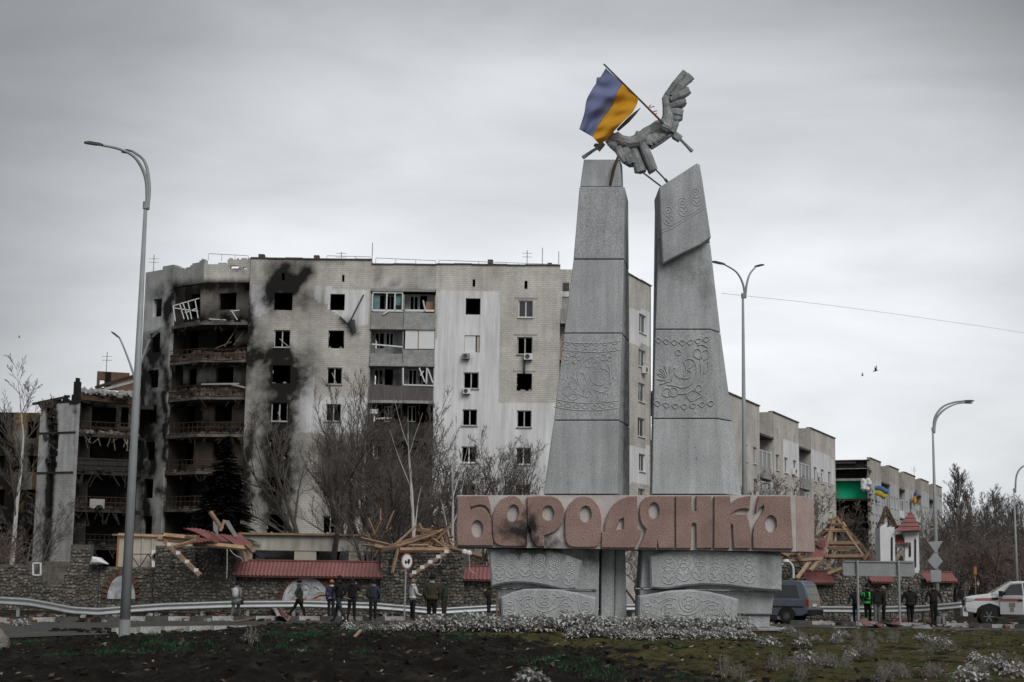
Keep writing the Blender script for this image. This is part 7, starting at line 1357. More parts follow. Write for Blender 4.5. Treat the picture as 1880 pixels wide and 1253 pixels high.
person('person in brown-black jacket turned sideways behind the grey trousers', 1623, 1148, 1075, 265, (.026, .023, .019), (.013, .013, .013), hair=(.2, .14, .11), group=GQ)
person('person in long black coat walking towards the camera holding papers', 1672, 1149, 1074, 0, (.012, .013, .014), (.014, .015, .018), stride=.12, armL='out', armR='down', hair=(.03, .028, .026), coat=.15, group=GQ, bulk=1.2)
person('person in black with a cap walking alone in front of the lamp', 1715, 1147, 1072, 5, (.015, .015, .013), (.012, .012, .012), stride=.08, hat=(.012, .012, .012), armL='out', armR='out', group=GQ, bulk=1.12)
person('far dark figure just left of the pickup bonnet', 1766, 1128, 1076, 30, (.018, .018, .02), (.014, .014, .015), group=GQ, hat=(.02, .02, .02))
person('far dark figure above the pickup headlight', 1790, 1127, 1070, 330, (.022, .02, .022), (.014, .014, .015), group=GQ)
bpy.context.view_layer.update()
for o, V_, E_, Rd, T_, s, cl_ in PENDING:
    me = o.data
    if not me.skin_vertices:
        bpy.context.view_layer.objects.active = o; o.select_set(True)
    sv = me.skin_vertices[0].data
    for i, r in enumerate(Rd): sv[i].radius = (r[0]*s, r[1]*s); sv[i].use_root = (i == 0)
dg = bpy.context.evaluated_depsgraph_get()
for o, V_, E_, Rd, T_, s, cl_ in PENDING:
    ev = o.evaluated_get(dg); nm_ = bpy.data.meshes.new_from_object(ev); old = o.data; o.modifiers.clear(); o.data = nm_; nm_.materials.clear()
    for c in cl_: nm_.materials.append(cmat(c))
    ix = {'j': 0, 't': 1, 's': 2, 'b': 3}; A = np.array([V_[a_] for a_, b_ in E_]); Bv = np.array([V_[b_] for a_, b_ in E_]); tg = [ix[T_[b_]] for a_, b_ in E_]; D = Bv-A; DD = (D*D).sum(1)+1e-9
    rE = np.array([max(Rd[b_])*s for a_, b_ in E_]); ce = np.zeros(len(nm_.polygons)*3); nm_.polygons.foreach_get('center', ce); ce = ce.reshape(-1, 3)
    t_ = np.clip(((ce[:, None]-A[None])*D[None]).sum(2)/DD[None], 0, 1); ds_ = np.linalg.norm(ce[:, None]-(A[None]+t_[..., None]*D[None]), axis=2)-rE[None]; bi = ds_.argmin(1)
    nm_.polygons.foreach_set('material_index', [tg[k] for k in bi]); nm_.polygons.foreach_set('use_smooth', [True]*len(nm_.polygons)); nm_.update(); bpy.data.meshes.remove(old); nm_.name = 'body'
# ================================================================== VEHICLES
def wheel(parent, c, r, w_, rimmat, axis, spokes=6):
    """tyre, rim and spokes; axis is the unit axle direction in the car's frame (local x across)"""
    o = obj('wheel', (lambda m: (m.lathe([(r*.62, -w_/2), (r*.93, -w_/2), (r, -w_/2*.7), (r, w_/2*.7), (r*.93, w_/2), (r*.62, w_/2)], c, 24, 'Y'), m)[1])(MB()), MT['black'], parent, local=True, smooth=False)
    m = MB(); m.lathe([(r*.6, -w_*.35), (r*.64, -w_*.48), (r*.58, -w_*.5), (r*.5, -w_*.36)], c, 20, 'Y'); obj('rim', m, rimmat, o, local=True)
    m = MB(); c = Vector(c); y = c.y+axis*w_*.42
    for k in range(spokes): t_ = 6.283*k/spokes; m.bar(Vector((c.x, y, c.z)), Vector((c.x+r*.57*math.cos(t_), y, c.z+r*.57*math.sin(t_))), r*.16, r*.1)
    m.lathe([(r*.15, -.03), (r*.15, .03)], (c.x, y, c.z), 10, 'Y'); obj('spokes', m, rimmat, o, local=True)
def shell(name, prof, half, parent, mat, tumble=(), inset=.0, seg=5):
    """car body: side outline (x,z), width varies with height: tumble=[(z,halfwidth)]"""
    zs = [t_[0] for t_ in tumble]; hs = [t_[1] for t_ in tumble]; m = MB(); n = len(prof); rows = []
    for f_ in (-1, -.93, 0, .93, 1):
        k = .035 if abs(f_) == 1 else 0; cx = sum(p[0] for p in prof)/n; cz = sum(p[1] for p in prof)/n; r_ = []
        for x, z in prof:
            hw = float(np.interp(z, zs, hs)) if zs else half; xx = x-(x-cx)/abs(x-cx+1e-6)*k; zz = z-(z-cz)/abs(z-cz+1e-6)*k; r_.append((xx, f_*hw, zz))
        rows.append(r_)
    vs = [p for r_ in rows for p in r_]; fs = [(i*n+j, i*n+(j+1) % n, (i+1)*n+(j+1) % n, (i+1)*n+j) for i in range(len(rows)-1) for j in range(n)]; m.add(vs, fs)
    for ri, rev in ((0, False), (len(rows)-1, True)):
        tri = tessellate_polygon([[Vector((x, z, 0)) for x, y, z in rows[ri]]]); 
        for t_ in tri:
            a_, b_, c_ = [Vector((rows[ri][i][0], rows[ri][i][2])) for i in t_]; ccw = (b_-a_).cross(c_-a_) > 0; f_ = t_ if (ccw != rev) else t_[::-1]; m.f.append(tuple(ri*n+i for i in f_)); m.m.append(0)
    o = obj(name, m, mat, parent, local=True); return o
def sidepanel(name, pts, parent, mat, tumble, sgn, proud=.008):
    zs = [t_[0] for t_ in tumble]; hs = [t_[1] for t_ in tumble]; m = MB(); q = [(x, sgn*(float(np.interp(z, zs, hs))+proud), z) for x, z in pts]; q2 = [(x, y-sgn*.03, z) for x, y, z in q]; n = len(q)
    tri = tessellate_polygon([[Vector((x, z, 0)) for x, y, z in q]]); m.add(q+q2, [t_ for t_ in tri]+[(i, (i+1) % n, (i+1) % n+n, i+n) for i in range(n)]); return obj(name, m, mat, parent, local=True)
MT['vanblue'] = pmat('dusty_blue_grey_paint', (.075, .09, .13), (.11, .12, .15), 2.5, .42, spec=.5); MT['dust'] = pmat('dust_covered_rear_paint', (.20, .195, .175), (.26, .25, .225), 2, .8); MT['tail'] = pmat('red_tail_light', (.25, .03, .02), None, 3, .3)
MT['vglass'] = pmat('dusty_van_glass', (.035, .037, .038), (.055, .056, .056), 2, .25, spec=.5); MT['dustglass'] = pmat('dust_filmed_rear_glass', (.17, .17, .16), (.21, .21, .195), 2, .5); MT['grimrim'] = pmat('grimy_alloy_rim', (.10, .097, .09), (.14, .135, .125), 5, .6)
vc = G(1484, 1146, 0); van = thing('van', 'dusty blue-grey panel van parked behind the right monument foot', 'van', (0, 0, 0))
# local x = forward, rear at x=0; the near rear corner stands at the photographed corner
th_ = R_(180-29); van.rotation_euler = (0, 0, th_)
TV = [(.3, .9), (.8, .92), (1.15, .91), (1.9, .80)]
corner = Vector((0, .90, 0)); off = Matrix.Rotation(th_, 3, 'Z') @ corner; van.location = (vc.x-off.x, vc.y-off.y, 0)
vp = [(.03, .45), (0, .62), (.0, 1.0), (.05, 1.3), (.17, 1.72), (.3, 1.88), (.6, 1.93), (2.9, 1.93), (3.3, 1.86), (3.95, 1.28), (4.55, 1.08), (4.72, .9), (4.75, .45), (4.3, .3), (.3, .33)]
shell('body', vp, .9, van, MT['vanblue'], TV)
for sg in (1, -1):
    for pts in ([(.38, 1.16), (.42, 1.2), (.55, 1.66), (.6, 1.72), (1.62, 1.72), (1.66, 1.68), (1.66, 1.2), (1.62, 1.16)], [(1.86, 1.16), (1.86, 1.72), (2.62, 1.72), (2.62, 1.16)], [(2.75, 1.16), (2.75, 1.7), (3.2, 1.7), (3.72, 1.2), (3.7, 1.16)]): sidepanel('side_window', pts, van, MT['vglass'], TV, sg)
    sidepanel('side_trim', [(.2, .72), (.2, .78), (4.4, .78), (4.4, .72)], van, MT['black'], TV, sg, .012)
    sidepanel('wheel_arch', [(1.0+.42*math.cos(t_), .34+.42*math.sin(t_)) for t_ in np.linspace(0, math.pi, 12)], van, MT['black'], TV, sg, .006)
    sidepanel('wheel_arch', [(3.9+.42*math.cos(t_), .34+.42*math.sin(t_)) for t_ in np.linspace(0, math.pi, 12)], van, MT['black'], TV, sg, .006)
    for x in (1.0, 3.9): wheel(van, (x, sg*.83, .33), .33, .2, MT['grimrim'], sg, 10)
    m = MB(); m.box((.045, sg*.85, .95), (.12, .13, .3)); obj('tail_light', m, MT['tail'], van, local=True)
def rearpanel(name, pts, mat, x_of, d):
    m = MB(); q = [(x_of(z)-d, y, z) for y, z in pts]; n = len(q); m.add(q+[(x+.05, y, z) for x, y, z in q], [tuple(range(n)), tuple(range(n, 2*n))[::-1]]+[(i, (i+1) % n, (i+1) % n+n, i+n) for i in range(n)]); return obj(name, m, mat, van, local=True)
xo = lambda z: float(np.interp(z, [.62, 1.0, 1.3, 1.72, 1.88], [0, 0, .05, .17, .3]))
rearpanel('tailgate_lower', [(-.80, .66), (.80, .66), (.82, 1.0), (-.82, 1.0)], MT['dust'], xo, .012); rearpanel('tailgate_middle', [(-.84, 1.02), (.84, 1.02), (.82, 1.28), (-.82, 1.28)], MT['dust'], xo, .012); rearpanel('rear_window', [(-.80, 1.3), (.80, 1.3), (.72, 1.76), (-.72, 1.76)], MT['dustglass'], xo, .014)
m = MB(); m.box((-.05, 0, .5), (.16, 1.78, .24)); obj('rear_bumper', m, MT['black'], van, local=True); m = MB(); m.box((-.04, .1, .82), (.03, .52, .12)); obj('number_plate', m, MT['board'], van, local=True)
# pickup: left side on, front to the left of the picture
MT['pwhite'] = pmat('white_car_paint', (.62, .63, .64), (.56, .57, .575), 2, .3, spec=.5); MT['pred'] = pmat('faded_red_stripe', (.36, .13, .13), (.29, .12, .115), 3, .5); MT['mud'] = pmat('mud_spray', (.20, .175, .14), (.34, .31, .28), 5, .9); MT['alloy'] = pmat('alloy_rim', (.17, .175, .18), (.24, .245, .25), 4, .4, metal=.5)
MT['lampglass'] = pmat('headlight_glass', (.35, .37, .38), (.5, .52, .53), 8, .15, spec=.7)
pc = G(1813, 1150.5, 0); pk = thing('pickup', 'white double-cab pickup with a red side stripe and open front door at the right edge', 'pickup', (0, 0, 0)); pk.rotation_euler = (0, 0, R_(-12))
pk.scale = (1.06, 1.05, 1.13); pk.location = (pc.x-.95+.2, pc.y+1.0, 0)       # local x to the rear of the vehicle; front wheel at x=.95
TP = [(.3, .86), (.7, .92), (1.1, .91), (1.8, .70)]
low_ = [(0.02, .55), (-.03, .72), (.0, .95), (.06, 1.12), (.4, 1.2), (1.05, 1.28), (1.2, 1.3), (3.6, 1.2), (5.2, 1.15), (5.25, .6), (4.75, .52), (4.7, .7), (4.5, .86), (4.2, .92), (3.9, .86), (3.7, .7), (3.65, .45), (1.5, .42), (1.45, .66), (1.28, .86), (.95, .95), (.62, .86), (.45, .66), (.4, .5)]
shell('body', low_, .9, pk, MT['pwhite'], TP)
cabp = [(1.15, 1.24), (1.6, 1.58), (1.95, 1.76), (2.3, 1.8), (3.1, 1.78), (3.45, 1.62), (3.6, 1.2)]
shell('cab', cabp, .8, pk, MT['pwhite'], TP)
for sg in (-1, 1):
    sidepanel('front_side_window', [(1.42, 1.3), (1.72, 1.54), (2.02, 1.7), (2.28, 1.73), (2.28, 1.3)], pk, MT['glass'], TP, sg, .012); sidepanel('rear_side_window', [(2.4, 1.3), (2.4, 1.73), (3.05, 1.7), (3.3, 1.58), (3.38, 1.3)], pk, MT['glass'], TP, sg, .012)
    sidepanel('red_stripe', [(.36, 1.01), (.42, 1.1), (1.25, 1.13), (1.25, 1.02), (.8, 1.02)], pk, MT['pred'], TP, sg, .01); sidepanel('fender_vent', [(1.06, 1.1), (1.1, 1.14), (1.36, 1.13), (1.34, 1.05), (1.12, 1.05)], pk, MT['black'], TP, sg, .014)
    sidepanel('mud_spray', [(1.4, .46), (1.46, .62), (1.7, .6), (2.6, .62), (3.6, .62), (3.6, .5)], pk, MT['mud'], TP, sg, .009)
    sidepanel('wheel_arch', [(.95+.5*math.cos(t_), .42+.53*math.sin(t_)) for t_ in np.linspace(-.2, math.pi+.2, 16)], pk, MT['black'], TP, sg, -.02)
    for x in (.95, 4.2): wheel(pk, (x, sg*.82, .39), .39, .25, MT['alloy'], sg, 6)
    m = MB(); m.poly([(.02, .98), (.05, 1.09), (.3, 1.1), (.42, 1.08), (.28, .99)], [], sg*.88-.06, sg*.88+.045); obj('headlight', m, MT['lampglass'], pk, local=True); m = MB(); m.box((.06, sg*.8, .66), (.2, .2, .12)); obj('fog_lamp', m, MT['darkmetal'], pk, local=True)
m = MB(); m.box((.0, 0, .56), (.2, 1.72, .34)); obj('front_bumper', m, MT['pwhite'], pk, local=True); m = MB(); m.box((-.03, 0, .92), (.06, 1.1, .22)); obj('grille', m, MT['darkmetal'], pk, local=True)
m = MB(); m.add([(1.2, -.7, 1.29), (1.2, .7, 1.29), (1.93, .6, 1.755), (1.93, -.6, 1.755)], [(0, 1, 2, 3)]); o = obj('windscreen', m, MT['glass'], pk, local=True); o.modifiers.new('t', 'SOLIDIFY').thickness = .015; o.location = (-.02, 0, .03)
m = MB(); m.bar((1.12, -.87, 1.27), (1.95, -.7, 1.77), .07); obj('windscreen_pillar', m, MT['pwhite'], pk, local=True); m = MB(); m.bar((1.12, .87, 1.27), (1.95, .7, 1.77), .07); obj('windscreen_pillar', m, MT['pwhite'], pk, local=True)
# open front door swung out toward the viewer, hinged at its front edge
hinge = Vector((1.42, -.93, 0)); dr = MB(); dm = Matrix.Translation(hinge) @ Matrix.Rotation(R_(-24), 4, 'Z')
dr.poly([(0, .48), (0, 1.22), (1.0, 1.22), (1.02, .48)], [], -.05, .04, .015); dro = obj('open_door', dr, MT['pwhite'], pk, local=True, M=dm, label='open white front door with red stripe')
m = MB(); m.bar((0, 0, 1.22), (.45, .02, 1.68), .05); m.bar((.45, .02, 1.68), (.95, .02, 1.72), .05); m.bar((.95, .02, 1.72), (1.0, 0, 1.22), .05); obj('window_frame', m, MT['pwhite'], dro, local=True)
m = MB(); m.add([(.05, 0, 1.24), (.97, 0, 1.24), (.92, .02, 1.69), (.45, .02, 1.65)], [(0, 1, 2, 3)]); o = obj('door_glass', m, MT['glass'], dro, local=True); o.modifiers.new('t', 'SOLIDIFY').thickness = .01
m = MB(); m.poly([(.03, 1.0), (.03, 1.11), (.95, 1.11), (.95, 1.0)], [], -.062, -.045); obj('red_stripe', m, MT['pred'], dro, local=True); m = MB(); m.poly([(.4, .78), (.4, .95), (.66, .95), (.66, .78)], [], -.062, -.045); m.poly([(.45, .6), (.45, .76), (.6, .76), (.6, .6)], [], -.062, -.045); obj('door_emblem', m, MT['mud'], dro, local=True); m = MB(); m.box((.9, -.07, 1.05), (.18, .04, .04)); obj('handle', m, MT['black'], dro, local=True)
m = MB(); m.box((.1, -.16, 1.3), (.12, .22, .2)); obj('mirror', m, MT['black'], dro, local=True); m = MB(); m.box((2.0, -.93, .36), (1.6, .16, .06)); obj('side_step', m, MT['darkmetal'], pk, local=True); m = MB(); m.box((2.0, -.75, .9), (.95, .1, .7)); obj('dark_door_opening', m, MT['black'], pk, local=True)
# ================================================================== SILVER-LEAVED PLANTS
def leaf_clump(seed, R, H, n, kind='broad'):
    rr = random.Random(seed); vs = []; fs = []; ms = []
    for k in range(n):
        a_ = rr.random()*6.283; rad = R*math.sqrt(rr.random()); z = H*(1-(rad/R)**2*.75)*rr.uniform(.35, 1.0); p = Vector((math.cos(a_)*rad, math.sin(a_)*rad, z)); o_ = Vector((math.cos(a_+rr.gauss(0, .8)), math.sin(a_+rr.gauss(0, .8)), rr.uniform(-.35, .9))).normalized()
        L_ = rr.uniform(.09, .19) if kind == 'broad' else rr.uniform(.05, .11); w_ = L_*(.30 if kind == 'broad' else .14); s_ = o_.cross(Vector((0, 0, 1))); s_ = (s_.normalized() if s_.length > .1 else Vector((1, 0, 0))); u = s_.cross(o_); q = p+o_*L_*.5+u*L_*.12; e_ = p+o_*L_-Vector((0, 0, L_*.25)); b0 = len(vs)
        vs += [p, q-s_*w_, q+u*(-w_*.35), q+s_*w_, e_]; mi = 1 if rr.random() < (.14 if z > H*.4 else .45) else 0
        for f_ in ((0, 2, 1), (0, 3, 2), (1, 2, 4), (2, 3, 4)): fs.append(tuple(b0+i for i in f_)); ms.append(mi)
    lv = bpy.data.meshes.new('leaves'); lv.from_pydata(vs, [], fs); lv.polygons.foreach_set('material_index', ms); lv.materials.append(MT['silver'] if kind == 'broad' else MT['silverdark']); lv.materials.append(MT['silverdead']); lv.update()
    sg = []
    for k in range(14): a_ = rr.random()*6.283; r_ = R*.7*rr.random(); sg.append(([Vector((r_*.3*math.cos(a_), r_*.3*math.sin(a_), -.05)), Vector((r_*.8*math.cos(a_), r_*.8*math.sin(a_), H*.4)), Vector((r_*math.cos(a_), r_*math.sin(a_), H*rr.uniform(.6, 1.1)))], [.008, .006, .003]))
    st = tubes_mesh('stems', sg, 4); st.materials.append(MT['silverdead']); return lv, st
CL = [leaf_clump(k, .32, .36, 130) for k in range(4)]+[leaf_clump(10+k, .20, .40, 130, 'narrow') for k in range(3)]
def plant(px, py, Y=None, s=1.0, kind=0, label='', group='silver-leaved plants in the bed'):
    if Y is None:
        q = G(px, py, .35)
        for _ in range(6): q = G(px, py, hz1(q.x, q.y))
    else: q = COL(px, Y, .35)
    z = hz1(q.x, q.y); o = thing('silver_plant', label, 'plant', (q.x, q.y, z-.02), group); o.rotation_euler = (0, 0, random.random()*6.28); o.scale = (s, s, s*random.uniform(.85, 1.15)); lv, st = CL[kind]
    for nm, me in (('leaves', lv), ('stems', st)): c = bpy.data.objects.new(nm, me); C.objects.link(c); c.parent = o
pr = random.Random(31)
GL = 'silver-leaved plants in the dense row below the monument'
for k in range(78): plant(780+(1356-780)*(k+pr.uniform(-.3, .3))/77, 0, 45.0+pr.uniform(-1.0, .8), pr.uniform(.95, 1.45), pr.randrange(4), 'silver felt-leaved plant in the dense row below the monument', GL)
for k in range(26): plant(1046+(1368-1046)*(k+pr.uniform(-.4, .4))/25, 0, 41.2+pr.uniform(-.5, .5), pr.uniform(.6, .95), pr.randrange(4), 'small silver plant in the thin front row below the monument', 'silver plants in the thin front row')
for k in range(26): plant(640+(800-640)*(k+pr.uniform(-.4, .4))/25, 0, 44.5+pr.uniform(-.8, 1.2), pr.uniform(.5, .85), pr.choice((0, 1, 4, 5)), 'sparse silver plant at the left end of the flower row', 'sparse silver plants left of the row')
for px, py, s, k, lb in ((460, 1183, .95, 4, 'lone silver plant on bare soil left of the walking figures'), (335, 1188, .45, 5, 'small withered plant on the dark soil at left'), (1330, 1238, .9, 4, 'silver plant low in the foreground right of centre'), (1358, 1250, .7, 5, 'withered tuft at the bottom edge right of centre'), (975, 1250, .7, 0, 'small silver plant at the bottom edge below the monument'), (1410, 1190, .8, 0, 'silver plant on the moss right of the monument foot'), (40, 1150, .8, 1, 'pale broken plant by the left kerb')): plant(px, py, None, s, k, lb, 'single silver plants')
pathA = [(1455, 1165), (1480, 1170), (1505, 1178), (1540, 1168), (1570, 1172), (1600, 1172), (1625, 1178), (1650, 1175), (1690, 1180), (1720, 1190), (1745, 1195), (1600, 1190), (1585, 1200), (1570, 1210), (1555, 1215), (1540, 1222), (1520, 1228), (1490, 1222), (1450, 1225), (1420, 1232), (1480, 1240), (1640, 1240), (1660, 1246), (1720, 1245), (1800, 1235), (1830, 1225), (1780, 1208), (1840, 1212), (1860, 1240), (1625, 1250), (1780, 1250), (1700, 1200), (1570, 1185), (1535, 1182), (1472, 1180)]
for k, (x, y) in enumerate(pathA):
    for j in range(2): plant(x+pr.uniform(-12, 12), y+pr.uniform(-4, 4), None, pr.uniform(.45, .75), pr.choice((4, 5, 6, 4, 5, 0)), 'withered silver plant along the winding bed at right', 'silver plants of the winding bed')
# ================================================================== GRASS, SOIL CLODS, DEBRIS
gr = np.random.default_rng(5); n = 330000; gx = gr.uniform(-15, 20, n); gy = gr.uniform(19, 53, n)
dens = np.clip(mossiness(gx, gy)*1.1, 0, 1); patch = fbm(gx*.9, gy*.9, 44, 4)
spots = np.zeros(n)
for px, py, r_ in ((60, 1160, .9), (200, 1195, .8), (330, 1185, 1.0), (505, 1180, .9), (520, 1195, .7), (320, 1158, .9), (640, 1158, .7), (680, 1208, .45), (830, 1168, .7), (880, 1172, .7), (1080, 1225, .6), (1000, 1215, .8), (150, 1198, .7), (1090, 1235, .5), (560, 1165, .8), (760, 1170, .8)):
    q = G(px, py, .35); spots = np.maximum(spots, np.exp(-((gx-q.x)/r_)**2-((gy-q.y)/(r_*1.6))**2))
right = np.clip((gx-2)/3, 0, 1)
keep = (gr.random(n) < np.maximum(spots*1.0, dens*np.clip((patch-.44)*6, 0.06, 1)*.9)) & (np.hypot(gx-CX, gy-CY) < RI-.4) & ~((np.abs(gx-4) < 6.2) & (np.abs(gy-48.3) < 2.2))
gx, gy, sp_ = gx[keep], gy[keep], spots[keep]; gz = hz(gx, gy); n = len(gx); h = gr.uniform(.02, .06, n)*(1+.5*sp_); a_ = gr.uniform(0, 6.283, n); w_ = .006
bx, by = np.cos(a_)*w_, np.sin(a_)*w_; lx, ly = gr.normal(0, .6, n)*h, gr.normal(0, .6, n)*h
v = np.stack([np.stack([gx-bx, gy-by, gz-.01], 1), np.stack([gx+bx, gy+by, gz-.01], 1), np.stack([gx+lx, gy+ly, gz+h], 1)], 1).reshape(-1, 3)
green = (sp_ > .25) | (fbm(gx*.7, gy*.7, 71) > .56) & (gr.random(n) < .8)
MT['grassg'] = pmat('fresh_grass', (.016, .10, .034), (.026, .15, .048), 1.5, .8, trans=.2); MT['grassy'] = pmat('mossy_yellow_grass', (.06, .058, .018), (.085, .072, .028), 1.2, .9, trans=.2)
me = np_mesh('grass', v, np.arange(len(v)).reshape(-1, 3)); me.materials.append(MT['grassy']); me.materials.append(MT['grassg']); me.polygons.foreach_set('material_index', green.astype(np.int32)); link('grass', me, [], kind='stuff')
# clods and stones in the turned soil, litter on the verge
def scatter(name, pts, smin, smax, mat, seed, flat=.7):
    rr = random.Random(seed); m = MB()
    for (x, y, z) in pts:
        s_ = smin+(smax-smin)*rr.random()**2; M_ = Matrix.Rotation(rr.random()*6.28, 3, 'Z') @ Matrix.Rotation(rr.uniform(-.4, .4), 3, 'X'); vs = []
        for i in range(8): vs.append(M_ @ Vector(((1 if i & 1 else -1)*rr.uniform(.5, 1), (1 if i & 2 else -1)*rr.uniform(.4, 1), (1 if i & 4 else -1)*rr.uniform(.4, 1)*flat))*s_+Vector((x, y, z+s_*flat*.3)))
        m.add(vs, [(0, 2, 3, 1), (4, 5, 7, 6), (0, 1, 5, 4), (2, 6, 7, 3), (0, 4, 6, 2), (1, 3, 7, 5)])
    return obj(name, m, MT[mat], kind='stuff')
MT['soil'] = pmat('soil_clod', (.005, .0045, .004), (.016, .0135, .011), 5, .95)
cx_ = gr.uniform(-14, 6, 5200); cy_ = gr.uniform(19, 51, 5200); ok = (gr.random(5200) > mossiness(cx_, cy_)*1.2) & (np.hypot(cx_-CX, cy_-CY) < RI-.4); cx_, cy_ = cx_[ok], cy_[ok]; scatter('soil_clods', list(zip(cx_, cy_, hz(cx_, cy_))), .012, .08, 'soil', 3)
cx_ = gr.uniform(-13, 14, 260); cy_ = gr.uniform(20, 50, 260); ok = np.hypot(cx_-CX, cy_-CY) < RI-.5; scatter('pale_stones', list(zip(cx_[ok], cy_[ok], hz(cx_[ok], cy_[ok]))), .008, .03, 'concrete', 4)
aa = gr.uniform(R_(48), R_(152), 1500); rr_ = gr.uniform(RO-1.2, RR+3.2, 1500); x_, y_ = CX+rr_*np.cos(aa), CY+rr_*np.sin(aa); zz = np.maximum(hz(x_, y_), np.where(rr_ < RO, .006, -1)); k_ = len(x_)//3
scatter('brick_rubble', list(zip(x_[:k_], y_[:k_], zz[:k_])), .03, .17, 'archbrick', 6); scatter('concrete_rubble', list(zip(x_[k_:2*k_], y_[k_:2*k_], zz[k_:2*k_])), .03, .16, 'concrete', 7); scatter('dark_litter', list(zip(x_[2*k_:], y_[2*k_:], zz[2*k_:])), .04, .22, 'burntconc', 8, .35)
aa = gr.uniform(R_(95), R_(150), 700); rr_ = gr.uniform(RI+.2, RI+3.5, 700); x_, y_ = CX+rr_*np.cos(aa), CY+rr_*np.sin(aa); scatter('road_mud', list(zip(x_, y_, np.full(700, .0))), .03, .16, 'soil', 9, .4)
def heap(label, px, py, R, H, mat, seed, cat='rubble heap', n=170, name='rubble_heap'):
    q = G(px, py, 0); rr = random.Random(seed); o = thing(name, label, cat, tuple(q)); m = MB()
    for k in range(n):
        a_ = rr.random()*6.283; r_ = R*math.sqrt(rr.random()); z = H*(1-r_/R)*rr.uniform(.4, 1); s_ = rr.uniform(.07, .3); m.box(q+Vector((r_*math.cos(a_), r_*.6*math.sin(a_), z)), (s_*rr.uniform(.8, 2), s_, s_*rr.uniform(.5, 1)), Matrix.Rotation(rr.random()*3, 3, (rr.random(), rr.random(), rr.random()+.1)))
    obj('chunks', m, MT[mat], o, kind='stuff')
heap('grey rubble heap below the gap in the ruined wall', 60, 1112, 2.4, 1.3, 'stone', 1); heap('broken stone spill left of the low wall', 20, 1110, 2.0, .9, 'concrete', 2, n=120); heap('dark debris pile at the foot of the low wall', 175, 1112, 1.6, .7, 'burntconc', 3, n=120)
rt = thing('roof_tile_heap', 'heap of broken red roof tile sheets behind the sagging rail', 'debris', tuple(G(125, 1117, 0))); q = G(125, 1117, 0).y
sheet('roof_sheet', rt, [(98, 1108), (125, 1092), (150, 1106), (120, 1116)], [q+.5, q+1.2, q+.6, q-.3], seed=9, n=10, bend=.25); sheet('roof_sheet', rt, [(118, 1100), (140, 1096), (152, 1110), (130, 1116)], [q+.2, q+1, q+.6, q-.4], seed=10, n=8, bend=.2); sheet('grey_sheet', rt, [(100, 1104), (116, 1100), (122, 1112), (108, 1114)], [q, q+.4, q, q-.3], mat='aluminium', seed=11, n=6)
def ground_sheet(label, quad, mat, seed, cat='sheet', name='metal_sheet', bend=.12, lift=.12):
    c = [G(x, y, .0) for x, y in quad]; o = thing(name, label, cat, tuple(sum(c, Vector())/4)); m = MB(); n = 8; vs = []
    for i in range(n+1):
        for j in range(n+1):
            a_, b_ = i/n, j/n; p_ = c[0].lerp(c[1], a_).lerp(c[3].lerp(c[2], a_), b_); z = max(hz1(p_.x, p_.y), .01)+.03+lift*abs(math.sin(a_*2.6+seed))*(1-b_*.4)+bend*.3*math.sin(b_*5+a_*3+seed); vs.append((p_.x, p_.y, z))
    m.add(vs, [(i*(n+1)+j, i*(n+1)+j+1, (i+1)*(n+1)+j+1, (i+1)*(n+1)+j) for i in range(n) for j in range(n)]); s_ = obj('sheet', m, MT[mat], o, smooth=True); s_.modifiers.new('t', 'SOLIDIFY').thickness = .015
ground_sheet('dark red crumpled roof sheet on the verge below the firefighter', [(1576, 1154), (1610, 1149), (1622, 1154), (1590, 1159)], 'rooftile', 1, lift=.3); ground_sheet('dark red curled sheet beside the sign post', [(1615, 1156), (1650, 1152), (1664, 1144), (1640, 1160)], 'rooftile', 2, lift=.4); ground_sheet('grey bent sheet lying behind the silver plants at right', [(1672, 1152), (1700, 1152), (1718, 1162), (1690, 1162)], 'aluminium', 3, lift=.1); ground_sheet('pale red and white panel lying on the road at left', [(494, 1121), (502, 1120), (526, 1140), (508, 1142)], 'kwhite', 4, lift=.35); ground_sheet('red strip fallen beside the pale panel', [(503, 1121), (510, 1121), (534, 1142), (522, 1143)], 'pred', 5, lift=.25); ground_sheet('flat grey stone slab beside the monument plinth', [(1430, 1157), (1470, 1156), (1462, 1162), (1430, 1163)], 'concrete', 6, lift=.02)
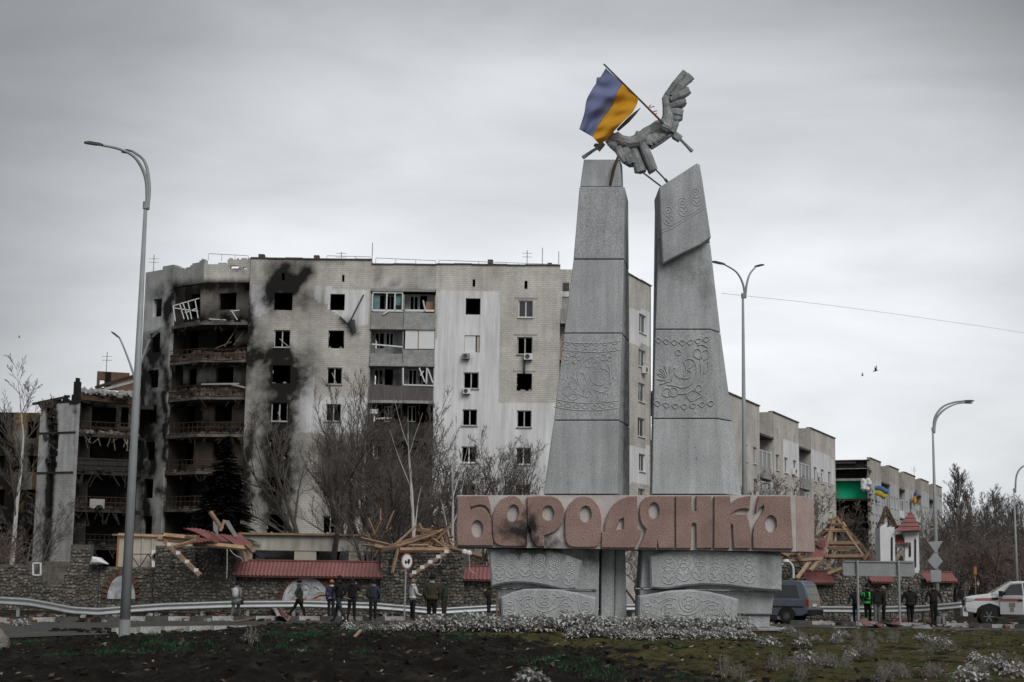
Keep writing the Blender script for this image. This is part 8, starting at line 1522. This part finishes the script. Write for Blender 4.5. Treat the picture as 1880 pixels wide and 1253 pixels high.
for k, (lb, a_, b_, w_) in enumerate((('short plank lying on the soil right of the left lamp', (308, 1170), (335, 1163), .1), ('thin stake standing by the left monument foot', None, None, .06), ('pale plank lying on the verge at left', (430, 1139), (468, 1135), .1), ('long batten across the road at left', (300, 1133), (345, 1136), .08), ('white plank leaning in the dirt behind the group', (655, 1118), (700, 1128), .09), ('splintered board near the kerb at left', (618, 1188), (630, 1194), .07), ('pale board fragment on the dark soil', (650, 1188), (662, 1184), .07))):
    m = MB()
    if a_ is None:
        q = G(912, 1142, .05); m.bar(q, q+Vector((0, 0, .85)), .07); q2 = G(918, 1142, .05); m.bar(q2, q2+Vector((.12, 0, .7)), .05)
    else:
        p1, p2 = G(*a_, .1), G(*b_, .1); p1.z = max(hz1(p1.x, p1.y), 0)+.05; p2.z = max(hz1(p2.x, p2.y), 0)+.1; m.bar(p1, p2, w_, .04)
    obj('plank', m, MT['wood'] if 'white' not in lb else MT['kwhite'], label=lb, cat='plank', group='loose planks')
# pale tarpaulin between the ruin and the wall, lower left
m = MB(); m.poly(PL([(164, 1036), (168, 1022), (180, 1024), (195, 1036)], 78), [], 78, 78.6, .1); obj('white_car_hood', m, MT['whitewash'], label='white rounded panel lying behind the low wall', cat='panel')
q = G(8, 1172, .4); m = MB(); m.lathe([(.05, -.3), (.3, -.15), (.32, .1), (.1, .3)], Vector((q.x-.2, q.y, hz1(q.x, q.y)+.12)), 9, 'X'); obj('boulder', m, MT['stone'], label='round boulder at the left picture edge', cat='stone')
# dead stalks, leaf litter and scraps over the island: too small to count
lt = np.random.default_rng(19); n = 5200; lx_ = lt.uniform(-14, 19, n); ly_ = lt.uniform(19, 52, n); ok = (np.hypot(lx_-CX, ly_-CY) < RI-.5) & ~((np.abs(lx_-4) < 6.4) & (np.abs(ly_-48.3) < 2.4)); lx_, ly_ = lx_[ok], ly_[ok]; lz_ = hz(lx_, ly_); n = len(lx_)
a_ = lt.uniform(0, 6.283, n); L_ = lt.uniform(.02, .09, n); w_ = L_*lt.uniform(.12, .6, n); tz = lt.uniform(0, .05, n)
dx, dy = np.cos(a_)*L_, np.sin(a_)*L_; sx, sy = -np.sin(a_)*w_, np.cos(a_)*w_
v = np.stack([np.stack([lx_-dx, ly_-dy, lz_+.012], 1), np.stack([lx_+sx, ly_+sy, lz_+.02+tz*.5], 1), np.stack([lx_+dx, ly_+dy, lz_+.012+tz], 1), np.stack([lx_-sx, ly_-sy, lz_+.015], 1)], 1).reshape(-1, 3)
me = np_mesh('leaf_litter', v, np.arange(len(v)).reshape(-1, 4)); k_ = lt.integers(0, 10, n)
for q in ('silverdead', 'oldwood', 'concrete'): me.materials.append(MT[q])
me.polygons.foreach_set('material_index', np.where(k_ < 2, 0, np.where(k_ < 10, 1, 2)).astype(np.int32)); link('leaf_litter', me, [], kind='stuff')
